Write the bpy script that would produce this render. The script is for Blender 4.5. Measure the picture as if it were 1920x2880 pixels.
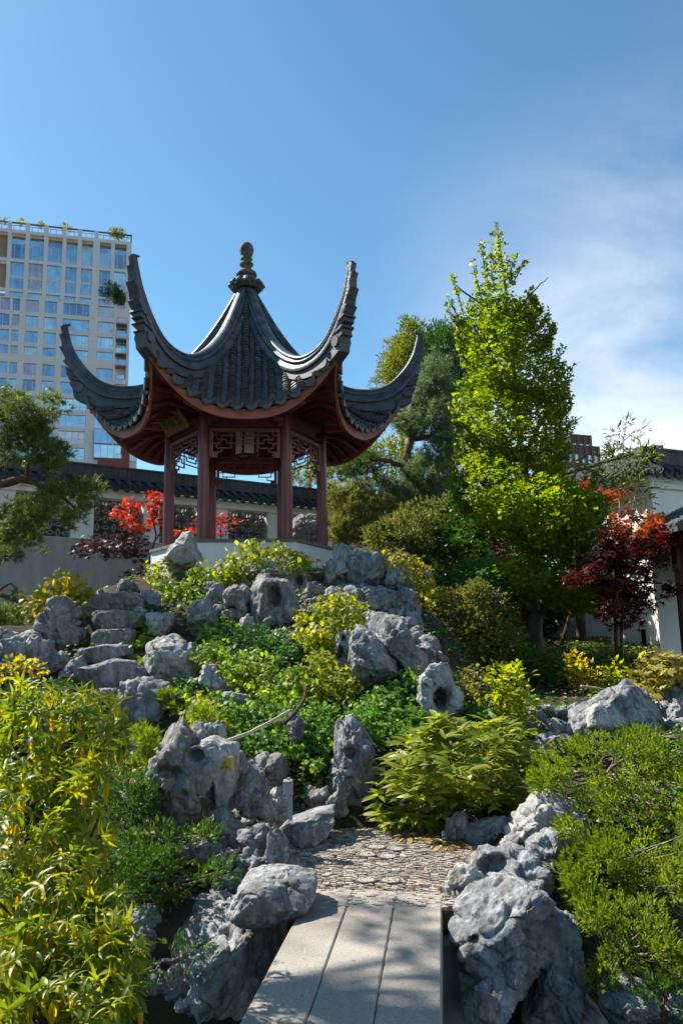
import bpy, bmesh, math, random, time
import numpy as np
from mathutils import Vector, Matrix
T_START = time.time()
R = math.radians
scene = bpy.context.scene
for o in list(bpy.data.objects):
    bpy.data.objects.remove(o)

# ---------------------------------------------------------------- camera
IMG_W, IMG_H, FOC = 1920.0, 2880.0, 2300.0
EYE = np.array([0.0, 0.0, 1.65])
PITCH = math.atan(375.0 / FOC)
ROLL = R(-1.0)
cam_data = bpy.data.cameras.new("camera")
cam_data.sensor_fit = 'VERTICAL'
cam_data.sensor_height = 36.0
cam_data.lens = FOC / IMG_H * 36.0
cam_data.clip_start = 0.05
cam_data.clip_end = 3000
cam = bpy.data.objects.new("camera", cam_data)
scene.collection.objects.link(cam)
_f = np.array([0, math.cos(PITCH), math.sin(PITCH)])
_r0 = np.array([1.0, 0, 0])
_u0 = np.array([0, -math.sin(PITCH), math.cos(PITCH)])
CR = _r0 * math.cos(ROLL) + _u0 * math.sin(ROLL)
CU = _u0 * math.cos(ROLL) - _r0 * math.sin(ROLL)
M = Matrix((
    (CR[0], CU[0], -_f[0], EYE[0]),
    (CR[1], CU[1], -_f[1], EYE[1]),
    (CR[2], CU[2], -_f[2], EYE[2]),
    (0, 0, 0, 1)))
cam.matrix_world = M
scene.camera = cam

# ---------------------------------------------------------------- world and sun
SUN_AZ = R(-57.0)      # measured from +Y towards +X
SUN_EL = R(45.0)
SUN_DIR = np.array([math.sin(SUN_AZ) * math.cos(SUN_EL), math.cos(SUN_AZ) * math.cos(SUN_EL), math.sin(SUN_EL)])
world = bpy.data.worlds.new("World")
scene.world = world
world.use_nodes = True
wt = world.node_tree
wt.nodes.clear()
w_out = wt.nodes.new('ShaderNodeOutputWorld')
w_bg = wt.nodes.new('ShaderNodeBackground')
w_bg.inputs['Strength'].default_value = 0.067
w_sky = wt.nodes.new('ShaderNodeTexSky')
w_sky.sky_type = 'NISHITA'
w_sky.sun_disc = False
w_sky.sun_elevation = SUN_EL
w_sky.sun_rotation = SUN_AZ
w_sky.air_density = 1.0
w_sky.dust_density = 0.4
w_sky.ozone_density = 1.6
w_sky.altitude = 0
# thin cirrus veil on the side of the sky away from the sun
w_tc = wt.nodes.new('ShaderNodeTexCoord')
w_map = wt.nodes.new('ShaderNodeMapping')
w_map.inputs['Rotation'].default_value = (0.15, 0.5, 0.3)
w_map.inputs['Scale'].default_value = (1.0, 1.0, 2.2)
w_noi = wt.nodes.new('ShaderNodeTexNoise')
w_noi.inputs['Scale'].default_value = 2.2
w_noi.inputs['Detail'].default_value = 6
w_noi.inputs['Roughness'].default_value = 0.55
w_noi.inputs['Distortion'].default_value = 0.6
w_sep = wt.nodes.new('ShaderNodeSeparateXYZ')
w_mrx = wt.nodes.new('ShaderNodeMapRange')
w_mrx.interpolation_type = 'SMOOTHSTEP'
w_mrx.inputs['From Min'].default_value = 0.0
w_mrx.inputs['From Max'].default_value = 0.36
w_mrz = wt.nodes.new('ShaderNodeMapRange')
w_mrz.interpolation_type = 'SMOOTHSTEP'
w_mrz.inputs['From Min'].default_value = 0.66
w_mrz.inputs['From Max'].default_value = 0.22
w_mrn = wt.nodes.new('ShaderNodeMapRange')
w_mrn.interpolation_type = 'SMOOTHSTEP'
w_mrn.inputs['From Min'].default_value = 0.24
w_mrn.inputs['From Max'].default_value = 0.64
w_m1 = wt.nodes.new('ShaderNodeMath'); w_m1.operation = 'MULTIPLY'
w_m2 = wt.nodes.new('ShaderNodeMath'); w_m2.operation = 'MULTIPLY'
w_m3 = wt.nodes.new('ShaderNodeMath'); w_m3.operation = 'MULTIPLY'
w_m3.inputs[1].default_value = 0.86
w_mix = wt.nodes.new('ShaderNodeMix'); w_mix.data_type = 'RGBA'
w_mix.inputs['B'].default_value = (7.6, 7.8, 8.3, 1)
w_tint = wt.nodes.new('ShaderNodeMix'); w_tint.data_type = 'RGBA'; w_tint.blend_type = 'MULTIPLY'
w_tint.inputs['Factor'].default_value = 1.0
w_tint.inputs['B'].default_value = (0.64, 0.96, 1.02, 1)
L = wt.links.new
L(w_tc.outputs['Generated'], w_map.inputs['Vector'])
L(w_map.outputs['Vector'], w_noi.inputs['Vector'])
L(w_tc.outputs['Generated'], w_sep.inputs[0])
L(w_sep.outputs['X'], w_mrx.inputs['Value'])
L(w_sep.outputs['Z'], w_mrz.inputs['Value'])
L(w_noi.outputs['Fac'], w_mrn.inputs['Value'])
L(w_mrx.outputs[0], w_m1.inputs[0]); L(w_mrz.outputs[0], w_m1.inputs[1])
L(w_m1.outputs[0], w_m2.inputs[0]); L(w_mrn.outputs[0], w_m2.inputs[1])
L(w_m2.outputs[0], w_m3.inputs[0])
L(w_sky.outputs[0], w_tint.inputs['A'])
L(w_tint.outputs['Result'], w_mix.inputs['A'])
L(w_m3.outputs[0], w_mix.inputs['Factor'])
L(w_mix.outputs['Result'], w_bg.inputs['Color'])
L(w_bg.outputs[0], w_out.inputs[0])

sun_data = bpy.data.lights.new("sun", 'SUN')
sun_data.energy = 4.7
sun_data.angle = R(0.53)
sun_data.color = (1.0, 0.93, 0.82)
sun = bpy.data.objects.new("sun", sun_data)
scene.collection.objects.link(sun)
sun.rotation_euler = Vector(-SUN_DIR).to_track_quat('-Z', 'Y').to_euler()
sun.location = (-20, 20, 30)

scene.view_settings.view_transform = 'Standard'
scene.view_settings.look = 'None'
scene.view_settings.exposure = 1.3
scene.view_settings.gamma = 1.0
scene.view_settings.use_curve_mapping = False
scene.cycles.max_bounces = 8
scene.cycles.diffuse_bounces = 6
scene.cycles.glossy_bounces = 2
scene.cycles.transmission_bounces = 3
scene.cycles.transparent_max_bounces = 4
scene.cycles.caustics_reflective = False
scene.cycles.caustics_refractive = False
scene.cycles.use_adaptive_sampling = True
scene.cycles.adaptive_threshold = 0.03
scene.cycles.use_denoising = True

# ---------------------------------------------------------------- pixel helpers
def rays(px, py):
    px = np.asarray(px, float); py = np.asarray(py, float)
    a = (px - IMG_W / 2) / FOC; b = (IMG_H / 2 - py) / FOC
    return _f + a[..., None] * CR + b[..., None] * CU

def P(px, py, Y):
    """points on the pixel rays at forward distance Y (metres along +Y)"""
    d = rays(px, py)
    return EYE + d * (np.asarray(Y, float) / d[..., 1])[..., None]

def proj(p):
    q = np.asarray(p, float) - EYE
    z = q @ _f
    return IMG_W / 2 + FOC * (q @ CR) / z, IMG_H / 2 - FOC * (q @ CU) / z

ZOOM = {'A': (0, 1460, 700 / 1568), 'B': (500, 1460, 820 / 1568), 'C': (380, 1960, 620 / 1568), 'D': (0, 1900, 640 / 1536),
        'E': (400, 2300, 900 / 1568), 'F': (980, 1880, 940 / 1568), 'G': (1200, 2100, 720 / 1568), 'H': (1300, 1200, 620 / 1568),
        'I': (800, 1500, 520 / 1568), 'N': (0, 560, 640 / 1568), 'Q': (820, 880, 520 / 1568), 'S': (0, 1260, 480 / 1568),
        'G2': (960, 600, 960 / 1568), 'T': (0, 600, 380 / 1568), 'U': (0, 940, 420 / 1568), 'V': (560, 1140, 300 / 1568),
        'W': (1560, 1180, 360 / 1568), 'X': (420, 1120, 540 / 1568), 'K': (820, 2280, 580 / 1568), 'Y': (1740, 1460, 180 / 920), 'px': (0, 0, 1.0)}
def Z(k, pts):
    ox, oy, s = ZOOM[k]
    return [(ox + x * s, oy + y * s) for x, y in pts]

# ---------------------------------------------------------------- noise
_perm = np.random.RandomState(7).permutation(256)
_perm = np.concatenate([_perm, _perm, _perm])
_grad = np.random.RandomState(8).normal(size=(256, 3)); _grad /= np.linalg.norm(_grad, axis=1)[:, None]
def _h(i, j, k):
    return _perm[_perm[_perm[i & 255] + (j & 255)] + (k & 255)]
def perlin(p):
    i = np.floor(p).astype(int); f = p - i
    w = f * f * f * (f * (f * 6 - 15) + 10)
    out = np.zeros(len(p))
    for a in (0, 1):
        for b in (0, 1):
            for c in (0, 1):
                g = _grad[_h(i[:, 0] + a, i[:, 1] + b, i[:, 2] + c)]
                d = f - np.array([a, b, c])
                wt_ = (w[:, 0] if a else 1 - w[:, 0]) * (w[:, 1] if b else 1 - w[:, 1]) * (w[:, 2] if c else 1 - w[:, 2])
                out += wt_ * (g * d).sum(1)
    return out * 1.5
def fbm(p, oct=4, gain=0.5):
    s = np.zeros(len(p)); a = 1.0
    for o in range(oct):
        s += a * perlin(p * (2.0 ** o) + o * 17.3); a *= gain
    return s
def ridged(p, oct=3):
    s = np.zeros(len(p)); a = 1.0
    for o in range(oct):
        s += a * (1 - 2 * np.abs(perlin(p * (2.0 ** o) + o * 9.1))); a *= 0.5
    return s / 1.75
def worley(p, two=False):
    i = np.floor(p).astype(int); f = p - i
    best = np.full(len(p), 9.0); sec = np.full(len(p), 9.0)
    for a in (-1, 0, 1):
        for b in (-1, 0, 1):
            for c in (-1, 0, 1):
                hsh = _h(i[:, 0] + a, i[:, 1] + b, i[:, 2] + c)
                off = np.abs(_grad[hsh]) 
                d = np.array([a, b, c]) + off - f
                q = (d * d).sum(1); sec = np.minimum(sec, np.maximum(best, q)); best = np.minimum(best, q)
    return (np.sqrt(best), np.sqrt(sec)) if two else np.sqrt(best)

# ---------------------------------------------------------------- object helpers
COL = scene.collection
def tag(o, label=None, cat=None, group=None, kind=None):
    if label: o['label'] = label
    if cat: o['category'] = cat
    if group: o['group'] = group
    if kind: o['kind'] = kind
    return o
def empty(name, loc=(0, 0, 0), rz=0.0, label=None, cat=None, group=None):
    o = bpy.data.objects.new(name, None); COL.objects.link(o)
    o.empty_display_size = 0.2
    o.location = loc; o.rotation_euler = (0, 0, rz)
    return tag(o, label, cat, group)
def link(name, me, mat=None, parent=None, smooth=None):
    o = bpy.data.objects.new(name, me); COL.objects.link(o)
    if mat is not None and len(me.materials) == 0: me.materials.append(mat)
    if parent is not None: o.parent = parent
    if smooth is not None and len(me.polygons): me.polygons.foreach_set('use_smooth', [smooth] * len(me.polygons))
    return o
def raw_mesh(name, verts, tris=None, quads=None, tint=None):
    me = bpy.data.meshes.new(name)
    verts = np.ascontiguousarray(verts, dtype=np.float32)
    nt = 0 if tris is None else len(tris); nq = 0 if quads is None else len(quads)
    me.vertices.add(len(verts)); me.vertices.foreach_set('co', verts.ravel())
    loops = []
    starts = []
    if nt:
        loops.append(np.asarray(tris, dtype=np.int32).ravel()); starts.append(np.arange(nt, dtype=np.int32) * 3)
    if nq:
        loops.append(np.asarray(quads, dtype=np.int32).ravel()); starts.append(nt * 3 + np.arange(nq, dtype=np.int32) * 4)
    loops = np.concatenate(loops); starts = np.concatenate(starts)
    me.loops.add(len(loops)); me.loops.foreach_set('vertex_index', loops)
    me.polygons.add(nt + nq); me.polygons.foreach_set('loop_start', starts)
    try:
        tot = np.concatenate([np.full(nt, 3, np.int32), np.full(nq, 4, np.int32)])
        me.polygons.foreach_set('loop_total', tot)
    except Exception:
        pass
    if tint is not None:
        at = me.attributes.new('tint', 'FLOAT', 'POINT'); at.data.foreach_set('value', np.asarray(tint, np.float32))
    me.update(calc_edges=True)
    return me
def copy_obj(o, parent=None, name=None):
    c = o.copy(); COL.objects.link(c)
    c.parent = parent
    return c

class MB:
    """collects boxes, beams, tubes and lathes; build() links them as one mesh"""
    def __init__(self): self.v = []; self.f = []
    def add(self, vs, fs):
        n = len(self.v); self.v.extend([tuple(map(float, p)) for p in vs]); self.f.extend([tuple(n + i for i in f) for f in fs]); return self
    def box(self, c, s, rot=None):
        hx, hy, hz = s[0] / 2, s[1] / 2, s[2] / 2
        vs = [Vector((x, y, z)) for x in (-hx, hx) for y in (-hy, hy) for z in (-hz, hz)]
        if rot is not None: vs = [rot @ p for p in vs]
        c = Vector(c)
        return self.add([p + c for p in vs], [(0, 1, 3, 2), (4, 6, 7, 5), (0, 4, 5, 1), (2, 3, 7, 6), (0, 2, 6, 4), (1, 5, 7, 3)])
    def b2(self, lo, hi):
        return self.box([(a + b) / 2 for a, b in zip(lo, hi)], [abs(b - a) for a, b in zip(lo, hi)])
    def beam(self, p0, p1, w, h, up=(0, 0, 1)):
        p0, p1 = Vector(p0), Vector(p1); d = (p1 - p0); ln = d.length; d.normalize()
        s = d.cross(Vector(up)); s.normalize(); u = s.cross(d)
        vs = [p + s * a * w / 2 + u * b * h / 2 for p in (p0, p1) for a, b in ((-1, -1), (1, -1), (1, 1), (-1, 1))]
        return self.add(vs, [(3, 2, 1, 0), (4, 5, 6, 7), (0, 1, 5, 4), (1, 2, 6, 5), (2, 3, 7, 6), (3, 0, 4, 7)])
    def tube(self, pts, rad, seg=8, cap=True):
        pts = [Vector(p) for p in pts]; n = len(pts); vs = []
        if not hasattr(rad, '__len__'): rad = [rad] * n
        ref = Vector((0.13, 0.31, 0.94))
        for i, p in enumerate(pts):
            d = (pts[min(i + 1, n - 1)] - pts[max(i - 1, 0)]); d.normalize()
            s = d.cross(ref)
            if s.length < 0.1: s = d.cross(Vector((1, 0, 0)))
            s.normalize(); u = s.cross(d)
            for k in range(seg):
                a = 2 * math.pi * k / seg
                vs.append(p + (s * math.cos(a) + u * math.sin(a)) * rad[i])
        fs = [(i * seg + k, i * seg + (k + 1) % seg, (i + 1) * seg + (k + 1) % seg, (i + 1) * seg + k) for i in range(n - 1) for k in range(seg)]
        if cap: fs += [tuple(range(seg))[::-1], tuple((n - 1) * seg + k for k in range(seg))]
        return self.add(vs, fs)
    def lathe(self, prof, seg=20, c=(0, 0, 0)):
        vs = []; fs = []; n = len(prof)
        for r, z in prof:
            for k in range(seg):
                a = 2 * math.pi * k / seg
                vs.append((c[0] + r * math.cos(a), c[1] + r * math.sin(a), c[2] + z))
        for i in range(n - 1):
            for k in range(seg):
                fs.append((i * seg + k, i * seg + (k + 1) % seg, (i + 1) * seg + (k + 1) % seg, (i + 1) * seg + k))
        fs += [tuple(range(seg))[::-1], tuple((n - 1) * seg + k for k in range(seg))]
        return self.add(vs, fs)
    def grid(self, pts, close=False):
        """pts[i][j] -> quad sheet"""
        n, m = len(pts), len(pts[0])
        vs = [p for row in pts for p in row]
        fs = [(i * m + j, i * m + (j + 1) % m, (i + 1) * m + (j + 1) % m, (i + 1) * m + j) for i in range(n - 1) for j in range(m if close else m - 1)]
        return self.add(vs, fs)
    def mesh(self, name):
        me = bpy.data.meshes.new(name); me.from_pydata(self.v, [], self.f); me.update()
        return me
    def build(self, name, mat, parent=None, smooth=False, bevel=0.0, fixn=True):
        me = self.mesh(name)
        if fixn or bevel:
            bm = bmesh.new(); bm.from_mesh(me)
            bmesh.ops.recalc_face_normals(bm, faces=bm.faces)
            if bevel:
                bmesh.ops.bevel(bm, geom=[e for e in bm.edges], offset=bevel, segments=1, affect='EDGES', clamp_overlap=True)
            bm.to_mesh(me); bm.free()
        return link(name, me, mat, parent, smooth)

# ---------------------------------------------------------------- materials
def mat_new(name):
    m = bpy.data.materials.new(name); m.use_nodes = True
    nt = m.node_tree; nt.nodes.clear()
    out = nt.nodes.new('ShaderNodeOutputMaterial')
    return m, nt, out
def nd(nt, t, **kw):
    n = nt.nodes.new(t)
    for k, v in kw.items():
        if k in n.inputs: n.inputs[k].default_value = v
        else: setattr(n, k, v)
    return n
def ramp(nt, fac, stops):
    r = nt.nodes.new('ShaderNodeValToRGB')
    el = r.color_ramp.elements
    while len(el) < len(stops): el.new(0.5)
    for e, (p, c) in zip(el, stops):
        e.position = p; e.color = (c[0], c[1], c[2], 1)
    nt.links.new(fac, r.inputs['Fac'])
    return r.outputs['Color']
def mixc(nt, fac, a, b, mode='MIX'):
    m = nt.nodes.new('ShaderNodeMix'); m.data_type = 'RGBA'; m.blend_type = mode
    for s, v in (('Factor', fac), ('A', a), ('B', b)):
        if isinstance(v, (int, float)): m.inputs[s].default_value = v
        elif isinstance(v, tuple): m.inputs[s].default_value = (v[0], v[1], v[2], 1)
        else: nt.links.new(v, m.inputs[s])
    return m.outputs['Result']
def noise(nt, scale, detail=4, rough=0.55, vec=None, dist=0.0, stretch=None):
    n = nd(nt, 'ShaderNodeTexNoise', Scale=scale, Detail=detail, Roughness=rough, Distortion=dist)
    tc = nt.nodes.new('ShaderNodeTexCoord')
    src = tc.outputs['Object'] if vec is None else vec
    if stretch:
        mp = nt.nodes.new('ShaderNodeMapping'); mp.inputs['Scale'].default_value = stretch
        nt.links.new(src, mp.inputs['Vector']); src = mp.outputs['Vector']
    nt.links.new(src, n.inputs['Vector'])
    return n.outputs['Fac']
def bump(nt, h, strength=0.3, dist=0.02, base=None):
    b = nd(nt, 'ShaderNodeBump', Strength=strength, Distance=dist)
    nt.links.new(h, b.inputs['Height'])
    if base is not None: nt.links.new(base, b.inputs['Normal'])
    return b.outputs['Normal']
def principled(nt, out, color, rough=0.7, spec=0.3, normal=None, metal=0.0):
    p = nt.nodes.new('ShaderNodeBsdfPrincipled')
    if isinstance(color, tuple): p.inputs['Base Color'].default_value = (color[0], color[1], color[2], 1)
    else: nt.links.new(color, p.inputs['Base Color'])
    if isinstance(rough, (int, float)): p.inputs['Roughness'].default_value = rough
    else: nt.links.new(rough, p.inputs['Roughness'])
    p.inputs['Specular IOR Level'].default_value = spec
    p.inputs['Metallic'].default_value = metal
    if normal is not None: nt.links.new(normal, p.inputs['Normal'])
    if out is not None: nt.links.new(p.outputs[0], out.inputs['Surface'])
    return p
def world_pos(nt):
    return nt.nodes.new('ShaderNodeNewGeometry').outputs['Position']
def simple(name, c, rough=0.6, spec=0.3, var=0.15, scale=6.0, bs=0.15, bd=0.01, metal=0.0, stretch=None):
    m, nt, out = mat_new(name)
    n = noise(nt, scale, 5, 0.6, stretch=stretch)
    lo = tuple(x * (1 - var) for x in c); hi = tuple(min(1, x * (1 + var)) for x in c)
    col = ramp(nt, n, [(0.3, lo), (0.7, hi)])
    principled(nt, out, col, rough, spec, bump(nt, noise(nt, scale * 6, 3), bs, bd), metal)
    return m

def mat_rock(name, dark, mid, light, lichen=0.35):
    m, nt, out = mat_new(name)
    pos = world_pos(nt)
    n1 = noise(nt, 2.2, 5, 0.66, vec=pos, dist=0.5)
    n2 = noise(nt, 17.0, 5, 0.72, vec=pos)
    n3 = noise(nt, 4.0, 4, 0.62, vec=pos, stretch=(3.0, 3.0, 0.4))
    c = ramp(nt, n1, [(0.30, dark), (0.5, mid), (0.68, light)])
    c = mixc(nt, 0.45, c, ramp(nt, n3, [(0.36, tuple(x * .6 for x in dark)), (0.64, light)]), 'MIX')
    c = mixc(nt, 0.85, c, ramp(nt, n2, [(0.30, (0.32, 0.32, 0.33)), (0.5, (0.5, 0.5, 0.5)), (0.70, (0.70, 0.70, 0.69))]), 'OVERLAY')
    # lichen flecks
    lf_ = ramp(nt, n2, [(0.60, (0, 0, 0)), (0.66, (lichen, lichen, lichen))])
    c = mixc(nt, lf_, c, (0.50, 0.51, 0.50))
    # brown stains
    bf = ramp(nt, n3, [(0.30, (0.6, 0.6, 0.6)), (0.46, (0, 0, 0))])
    c = mixc(nt, bf, c, (0.115, 0.098, 0.075))
    # cracks and small dark pits
    vo = nd(nt, 'ShaderNodeTexVoronoi', Scale=13.0); nt.links.new(pos, vo.inputs['Vector'])
    vf = ramp(nt, vo.outputs['Distance'], [(0.08, (0.22, 0.22, 0.22)), (0.20, (1, 1, 1))])
    c = mixc(nt, 0.7, c, vf, 'MULTIPLY')
    nrm_ = bump(nt, n1, 0.5, 0.10)
    nrm_ = bump(nt, n2, 0.7, 0.028, nrm_)
    nrm_ = bump(nt, vo.outputs['Distance'], 0.35, 0.03, nrm_)
    principled(nt, out, c, 0.85, 0.22, nrm_)
    return m

def mat_leaf(name, stops, trans=(0.3, 0.36, 0.05), tf=0.4, rough=0.42, spec=0.4, vein=False):
    """stops: colour ramp over the per-leaf tint; the leaf lets light through"""
    m, nt, out = mat_new(name)
    at = nd(nt, 'ShaderNodeAttribute', attribute_name='tint')
    stops = [(p_, (c_[0] * (1.35 if c_[1] > c_[0] * .8 else 1.1), c_[1] * 1.3, c_[2])) for p_, c_ in stops]
    c = ramp(nt, at.outputs['Fac'], stops)
    p = principled(nt, None, c, rough, spec)
    t = nt.nodes.new('ShaderNodeBsdfTranslucent')
    tc = mixc(nt, 1.0, c, trans, 'MULTIPLY')
    sc = mixc(nt, 1.0, tc, (9.0, 9.0, 9.0), 'MULTIPLY')
    nt.links.new(sc, t.inputs['Color'])
    mx = nt.nodes.new('ShaderNodeMixShader'); mx.inputs[0].default_value = min(.6, tf * 1.12)
    nt.links.new(p.outputs[0], mx.inputs[1]); nt.links.new(t.outputs[0], mx.inputs[2])
    nt.links.new(mx.outputs[0], out.inputs['Surface'])
    return m

def mat_stained(name, base, stain, amount, streak=(2.5, 2.5, 0.35)):
    m, nt, out = mat_new(name); pos = world_pos(nt)
    c = ramp(nt, noise(nt, 1.3, 6, 0.65, vec=pos, stretch=streak), [(0.35, base), (0.75, tuple(b * (1 - amount) + s * amount for b, s in zip(base, stain)))])
    c = mixc(nt, 0.35, c, ramp(nt, noise(nt, 7, 5, 0.6, vec=pos), [(0.3, (0.4, 0.4, 0.4)), (0.7, (0.6, 0.6, 0.6))]), 'OVERLAY')
    principled(nt, out, c, 0.88, 0.2, bump(nt, noise(nt, 18, 4, vec=pos), 0.25, 0.01))
    return m
MT = {}
MT['rock'] = mat_rock('limestone', (0.088, 0.094, 0.104), (0.185, 0.192, 0.205), (0.33, 0.334, 0.342))
MT['rock_pale'] = mat_rock('pale_limestone', (0.16, 0.158, 0.156), (0.30, 0.295, 0.285), (0.46, 0.45, 0.435), 0.3)
MT['rock_warm'] = mat_rock('weathered_limestone', (0.082, 0.079, 0.076), (0.18, 0.172, 0.163), (0.33, 0.32, 0.305), 0.45)
MT['slab'] = simple('bridge_granite', (0.30, 0.29, 0.28), 0.75, 0.3, 0.10, 2.0, 0.25, 0.004)
MT['tile'] = simple('grey_clay_tile', (0.070, 0.076, 0.086), 0.55, 0.45, 0.45, 5.0, 0.3, 0.01)
MT['tile_roll'] = simple('weathered_clay_tile', (0.085, 0.085, 0.086), 0.7, 0.3, 0.55, 7.0, 0.45, 0.02)
MT['ridge'] = simple('grey_ridge_plaster', (0.066, 0.076, 0.092), 0.42, 0.45, 0.65, 4.5, 0.45, 0.02)
MT['finial'] = simple('mossy_stone_finial', (0.115, 0.105, 0.085), 0.8, 0.2, 0.5, 9.0, 0.5, 0.02)
MT['fascia'] = simple('red_oxide_paint', (0.34, 0.105, 0.072), 0.6, 0.3, 0.22, 4.0, 0.15, 0.005)
MT['redwood'] = simple('maroon_lacquer', (0.19, 0.042, 0.040), 0.36, 0.5, 0.2, 3.0, 0.05, 0.003)
MT['darkwood'] = simple('dark_maroon_wood', (0.12, 0.036, 0.030), 0.55, 0.3, 0.4, 5.0, 0.2, 0.01)
MT['lattice'] = simple('maroon_lattice_paint', (0.22, 0.068, 0.062), 0.45, 0.4, 0.2, 5.0, 0.05, 0.003)
MT['plaster'] = mat_stained('white_plaster', (0.80, 0.80, 0.79), (0.55, 0.54, 0.50), 0.45, (3.0, 3.0, 0.3))
MT['cap'] = simple('grey_stone_cap', (0.17, 0.165, 0.155), 0.8, 0.2, 0.25, 6.0, 0.3, 0.01)
MT['bark'] = simple('brown_bark', (0.075, 0.052, 0.037), 0.9, 0.15, 0.5, 9.0, 0.9, 0.04, stretch=(1, 1, 0.25))
MT['bark_pine'] = simple('red_pine_bark', (0.15, 0.085, 0.055), 0.9, 0.15, 0.5, 9.0, 0.9, 0.04)
MT['bark_grey'] = simple('grey_ginkgo_bark', (0.16, 0.145, 0.125), 0.9, 0.15, 0.55, 7.0, 1.0, 0.06, stretch=(1, 1, 0.2))
MT['twig'] = simple('grey_twig', (0.17, 0.14, 0.115), 0.9, 0.15, 0.4, 9.0, 0.4, 0.01)
MT['bamboo'] = simple('dry_bamboo', (0.42, 0.35, 0.23), 0.55, 0.4, 0.25, 9.0, 0.2, 0.004)
# ---------------------------------------------------------------- terrain
def _sm(a, b, x):
    t = np.clip((x - a) / (b - a), 0, 1); return t * t * (3 - 2 * t)
_my = [0, 5.78, 6.02, 7.7, 8.35, 10.8, 13.8, 15.2, 17, 40, 400]
_mz = [-1.7, -1.7, -0.12, -0.03, 0.32, 1.62, 2.72, 2.98, 3.0, 2.9, 2.9]
_ry = [0, 5.0, 5.5, 6.2, 7.6, 9.5, 12, 16, 22, 40, 400]
_rz = [-1.7, -1.7, -0.55, 0.0, 0.16, 0.55, 1.0, 1.4, 1.9, 2.4, 2.6]
def terrain(x, y):
    x = np.asarray(x, float); y = np.asarray(y, float)
    m = np.interp(y, _my, _mz); r = np.interp(y, _ry, _rz)
    xb = 0.139 * np.maximum(y, 6.0)
    w = _sm(-0.45, 0.55, x - xb)
    z = m * (1 - w) + r * w
    z = z - .55 * _sm(-3.7, -4.7, x) * _sm(11.5, 13.5, y)
    # near bank on the left where the broad-leaved shrub roots
    nb = _sm(-1.5, -2.2, x) * _sm(5.6, 4.6, y)
    z = np.maximum(z, -1.7 + nb * 1.25)
    return z
def hit(px, py, ymin=5.0, ymax=40.0):
    """forward distance at which the pixel ray meets the terrain"""
    d = rays(px, py); ys = np.linspace(ymin, ymax, 701)
    p = EYE + d * (ys / d[1])[:, None]
    below = p[:, 2] <= terrain(p[:, 0], p[:, 1])
    return float(ys[np.argmax(below)]) if below.any() else ymax

m, nt, out = mat_new('dark_garden_soil')
pos = world_pos(nt)
c = ramp(nt, noise(nt, 6, 6, 0.65, vec=pos), [(0.3, (0.022, 0.018, 0.013)), (0.7, (0.075, 0.06, 0.045))])
c = mixc(nt, ramp(nt, noise(nt, 1.2, 4, vec=pos), [(0.45, (0, 0, 0)), (0.65, (0.8, 0.8, 0.8))]), c, (0.035, 0.05, 0.018))
principled(nt, out, c, 0.95, 0.1, bump(nt, noise(nt, 25, 5, vec=pos), 0.9, 0.05))
MT['soil'] = m
def soil_sheet():
    xs = np.concatenate([[-400, -120, -60, -30], np.arange(-16, 16.01, 0.16), [30, 60, 120, 400]])
    ys = np.concatenate([[-60, -10, 0], np.arange(2.0, 27.01, 0.16), [30, 40, 60, 120, 400, 900]])
    X, Y_ = np.meshgrid(xs, ys)
    p = np.stack([X.ravel(), Y_.ravel(), np.zeros(X.size)], 1)
    z = terrain(p[:, 0], p[:, 1])
    q = p.copy() * 0.9
    z = z + np.where((p[:, 1] > 6.2) & (np.abs(p[:, 0]) < 16), 0.10 * fbm(q, 4), 0)
    # keep the soil under the paved landing
    land = (np.abs(p[:, 0] - 0.28) < 1.0) & (p[:, 1] > 5.2) & (p[:, 1] < 7.9)
    z = np.where(land, np.minimum(z, -0.10), z)
    p[:, 2] = z
    n, k = X.shape
    idx = np.arange(n * k).reshape(n, k)
    q = np.stack([idx[:-1, :-1], idx[:-1, 1:], idx[1:, 1:], idx[1:, :-1]], -1).reshape(-1, 4)
    o = link('ground', raw_mesh('ground', p, quads=q), MT['soil'], None, True)
    tag(o, 'dark garden soil rising to the pavilion', None, kind='structure')
soil_sheet()

# ---------------------------------------------------------------- pond
m, nt, out = mat_new('dark_pond_water')
pos = world_pos(nt)
principled(nt, out, (0.006, 0.011, 0.013), 0.06, 0.5, bump(nt, noise(nt, 3.0, 3, vec=pos), 0.08, 0.05))
MT['water'] = m
WATER_Z = -0.95
o = link('pond_water', raw_mesh('pond_water', [(-12, -4, WATER_Z), (12, -4, WATER_Z), (12, 6.3, WATER_Z), (-12, 6.3, WATER_Z)], quads=[(0, 1, 2, 3)]), MT['water'])
tag(o, 'dark still pond water under the stone bridge', None, kind='structure')

# ---------------------------------------------------------------- footbridge of three long slabs
m, nt, out = mat_new('bridge_granite')
pos = world_pos(nt)
c = ramp(nt, noise(nt, 60, 3, 0.7, vec=pos), [(0.3, (0.21, 0.188, 0.162)), (0.7, (0.34, 0.312, 0.278))])
c = mixc(nt, 0.55, c, ramp(nt, noise(nt, 1.6, 5, 0.6, vec=pos), [(0.32, (0.30, 0.285, 0.26)), (0.5, (0.5, 0.5, 0.5)), (0.68, (0.66, 0.66, 0.65))]), 'OVERLAY')
c = mixc(nt, ramp(nt, noise(nt, 28, 2, vec=pos), [(0.66, (0, 0, 0)), (0.72, (0.7, 0.7, 0.7))]), c, (0.09, 0.085, 0.08))
principled(nt, out, c, 0.8, 0.25, bump(nt, noise(nt, 90, 3, vec=pos), 0.35, 0.004))
MT['slab'] = m
bridge = empty('footbridge', (0.0, 0.0, 0.0), 0, 'flat footbridge of three long granite slabs over the pond', 'bridge')
def gp(px, py, z):
    d = rays(px, py); return EYE + d * ((z - EYE[2]) / d[2])
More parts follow.
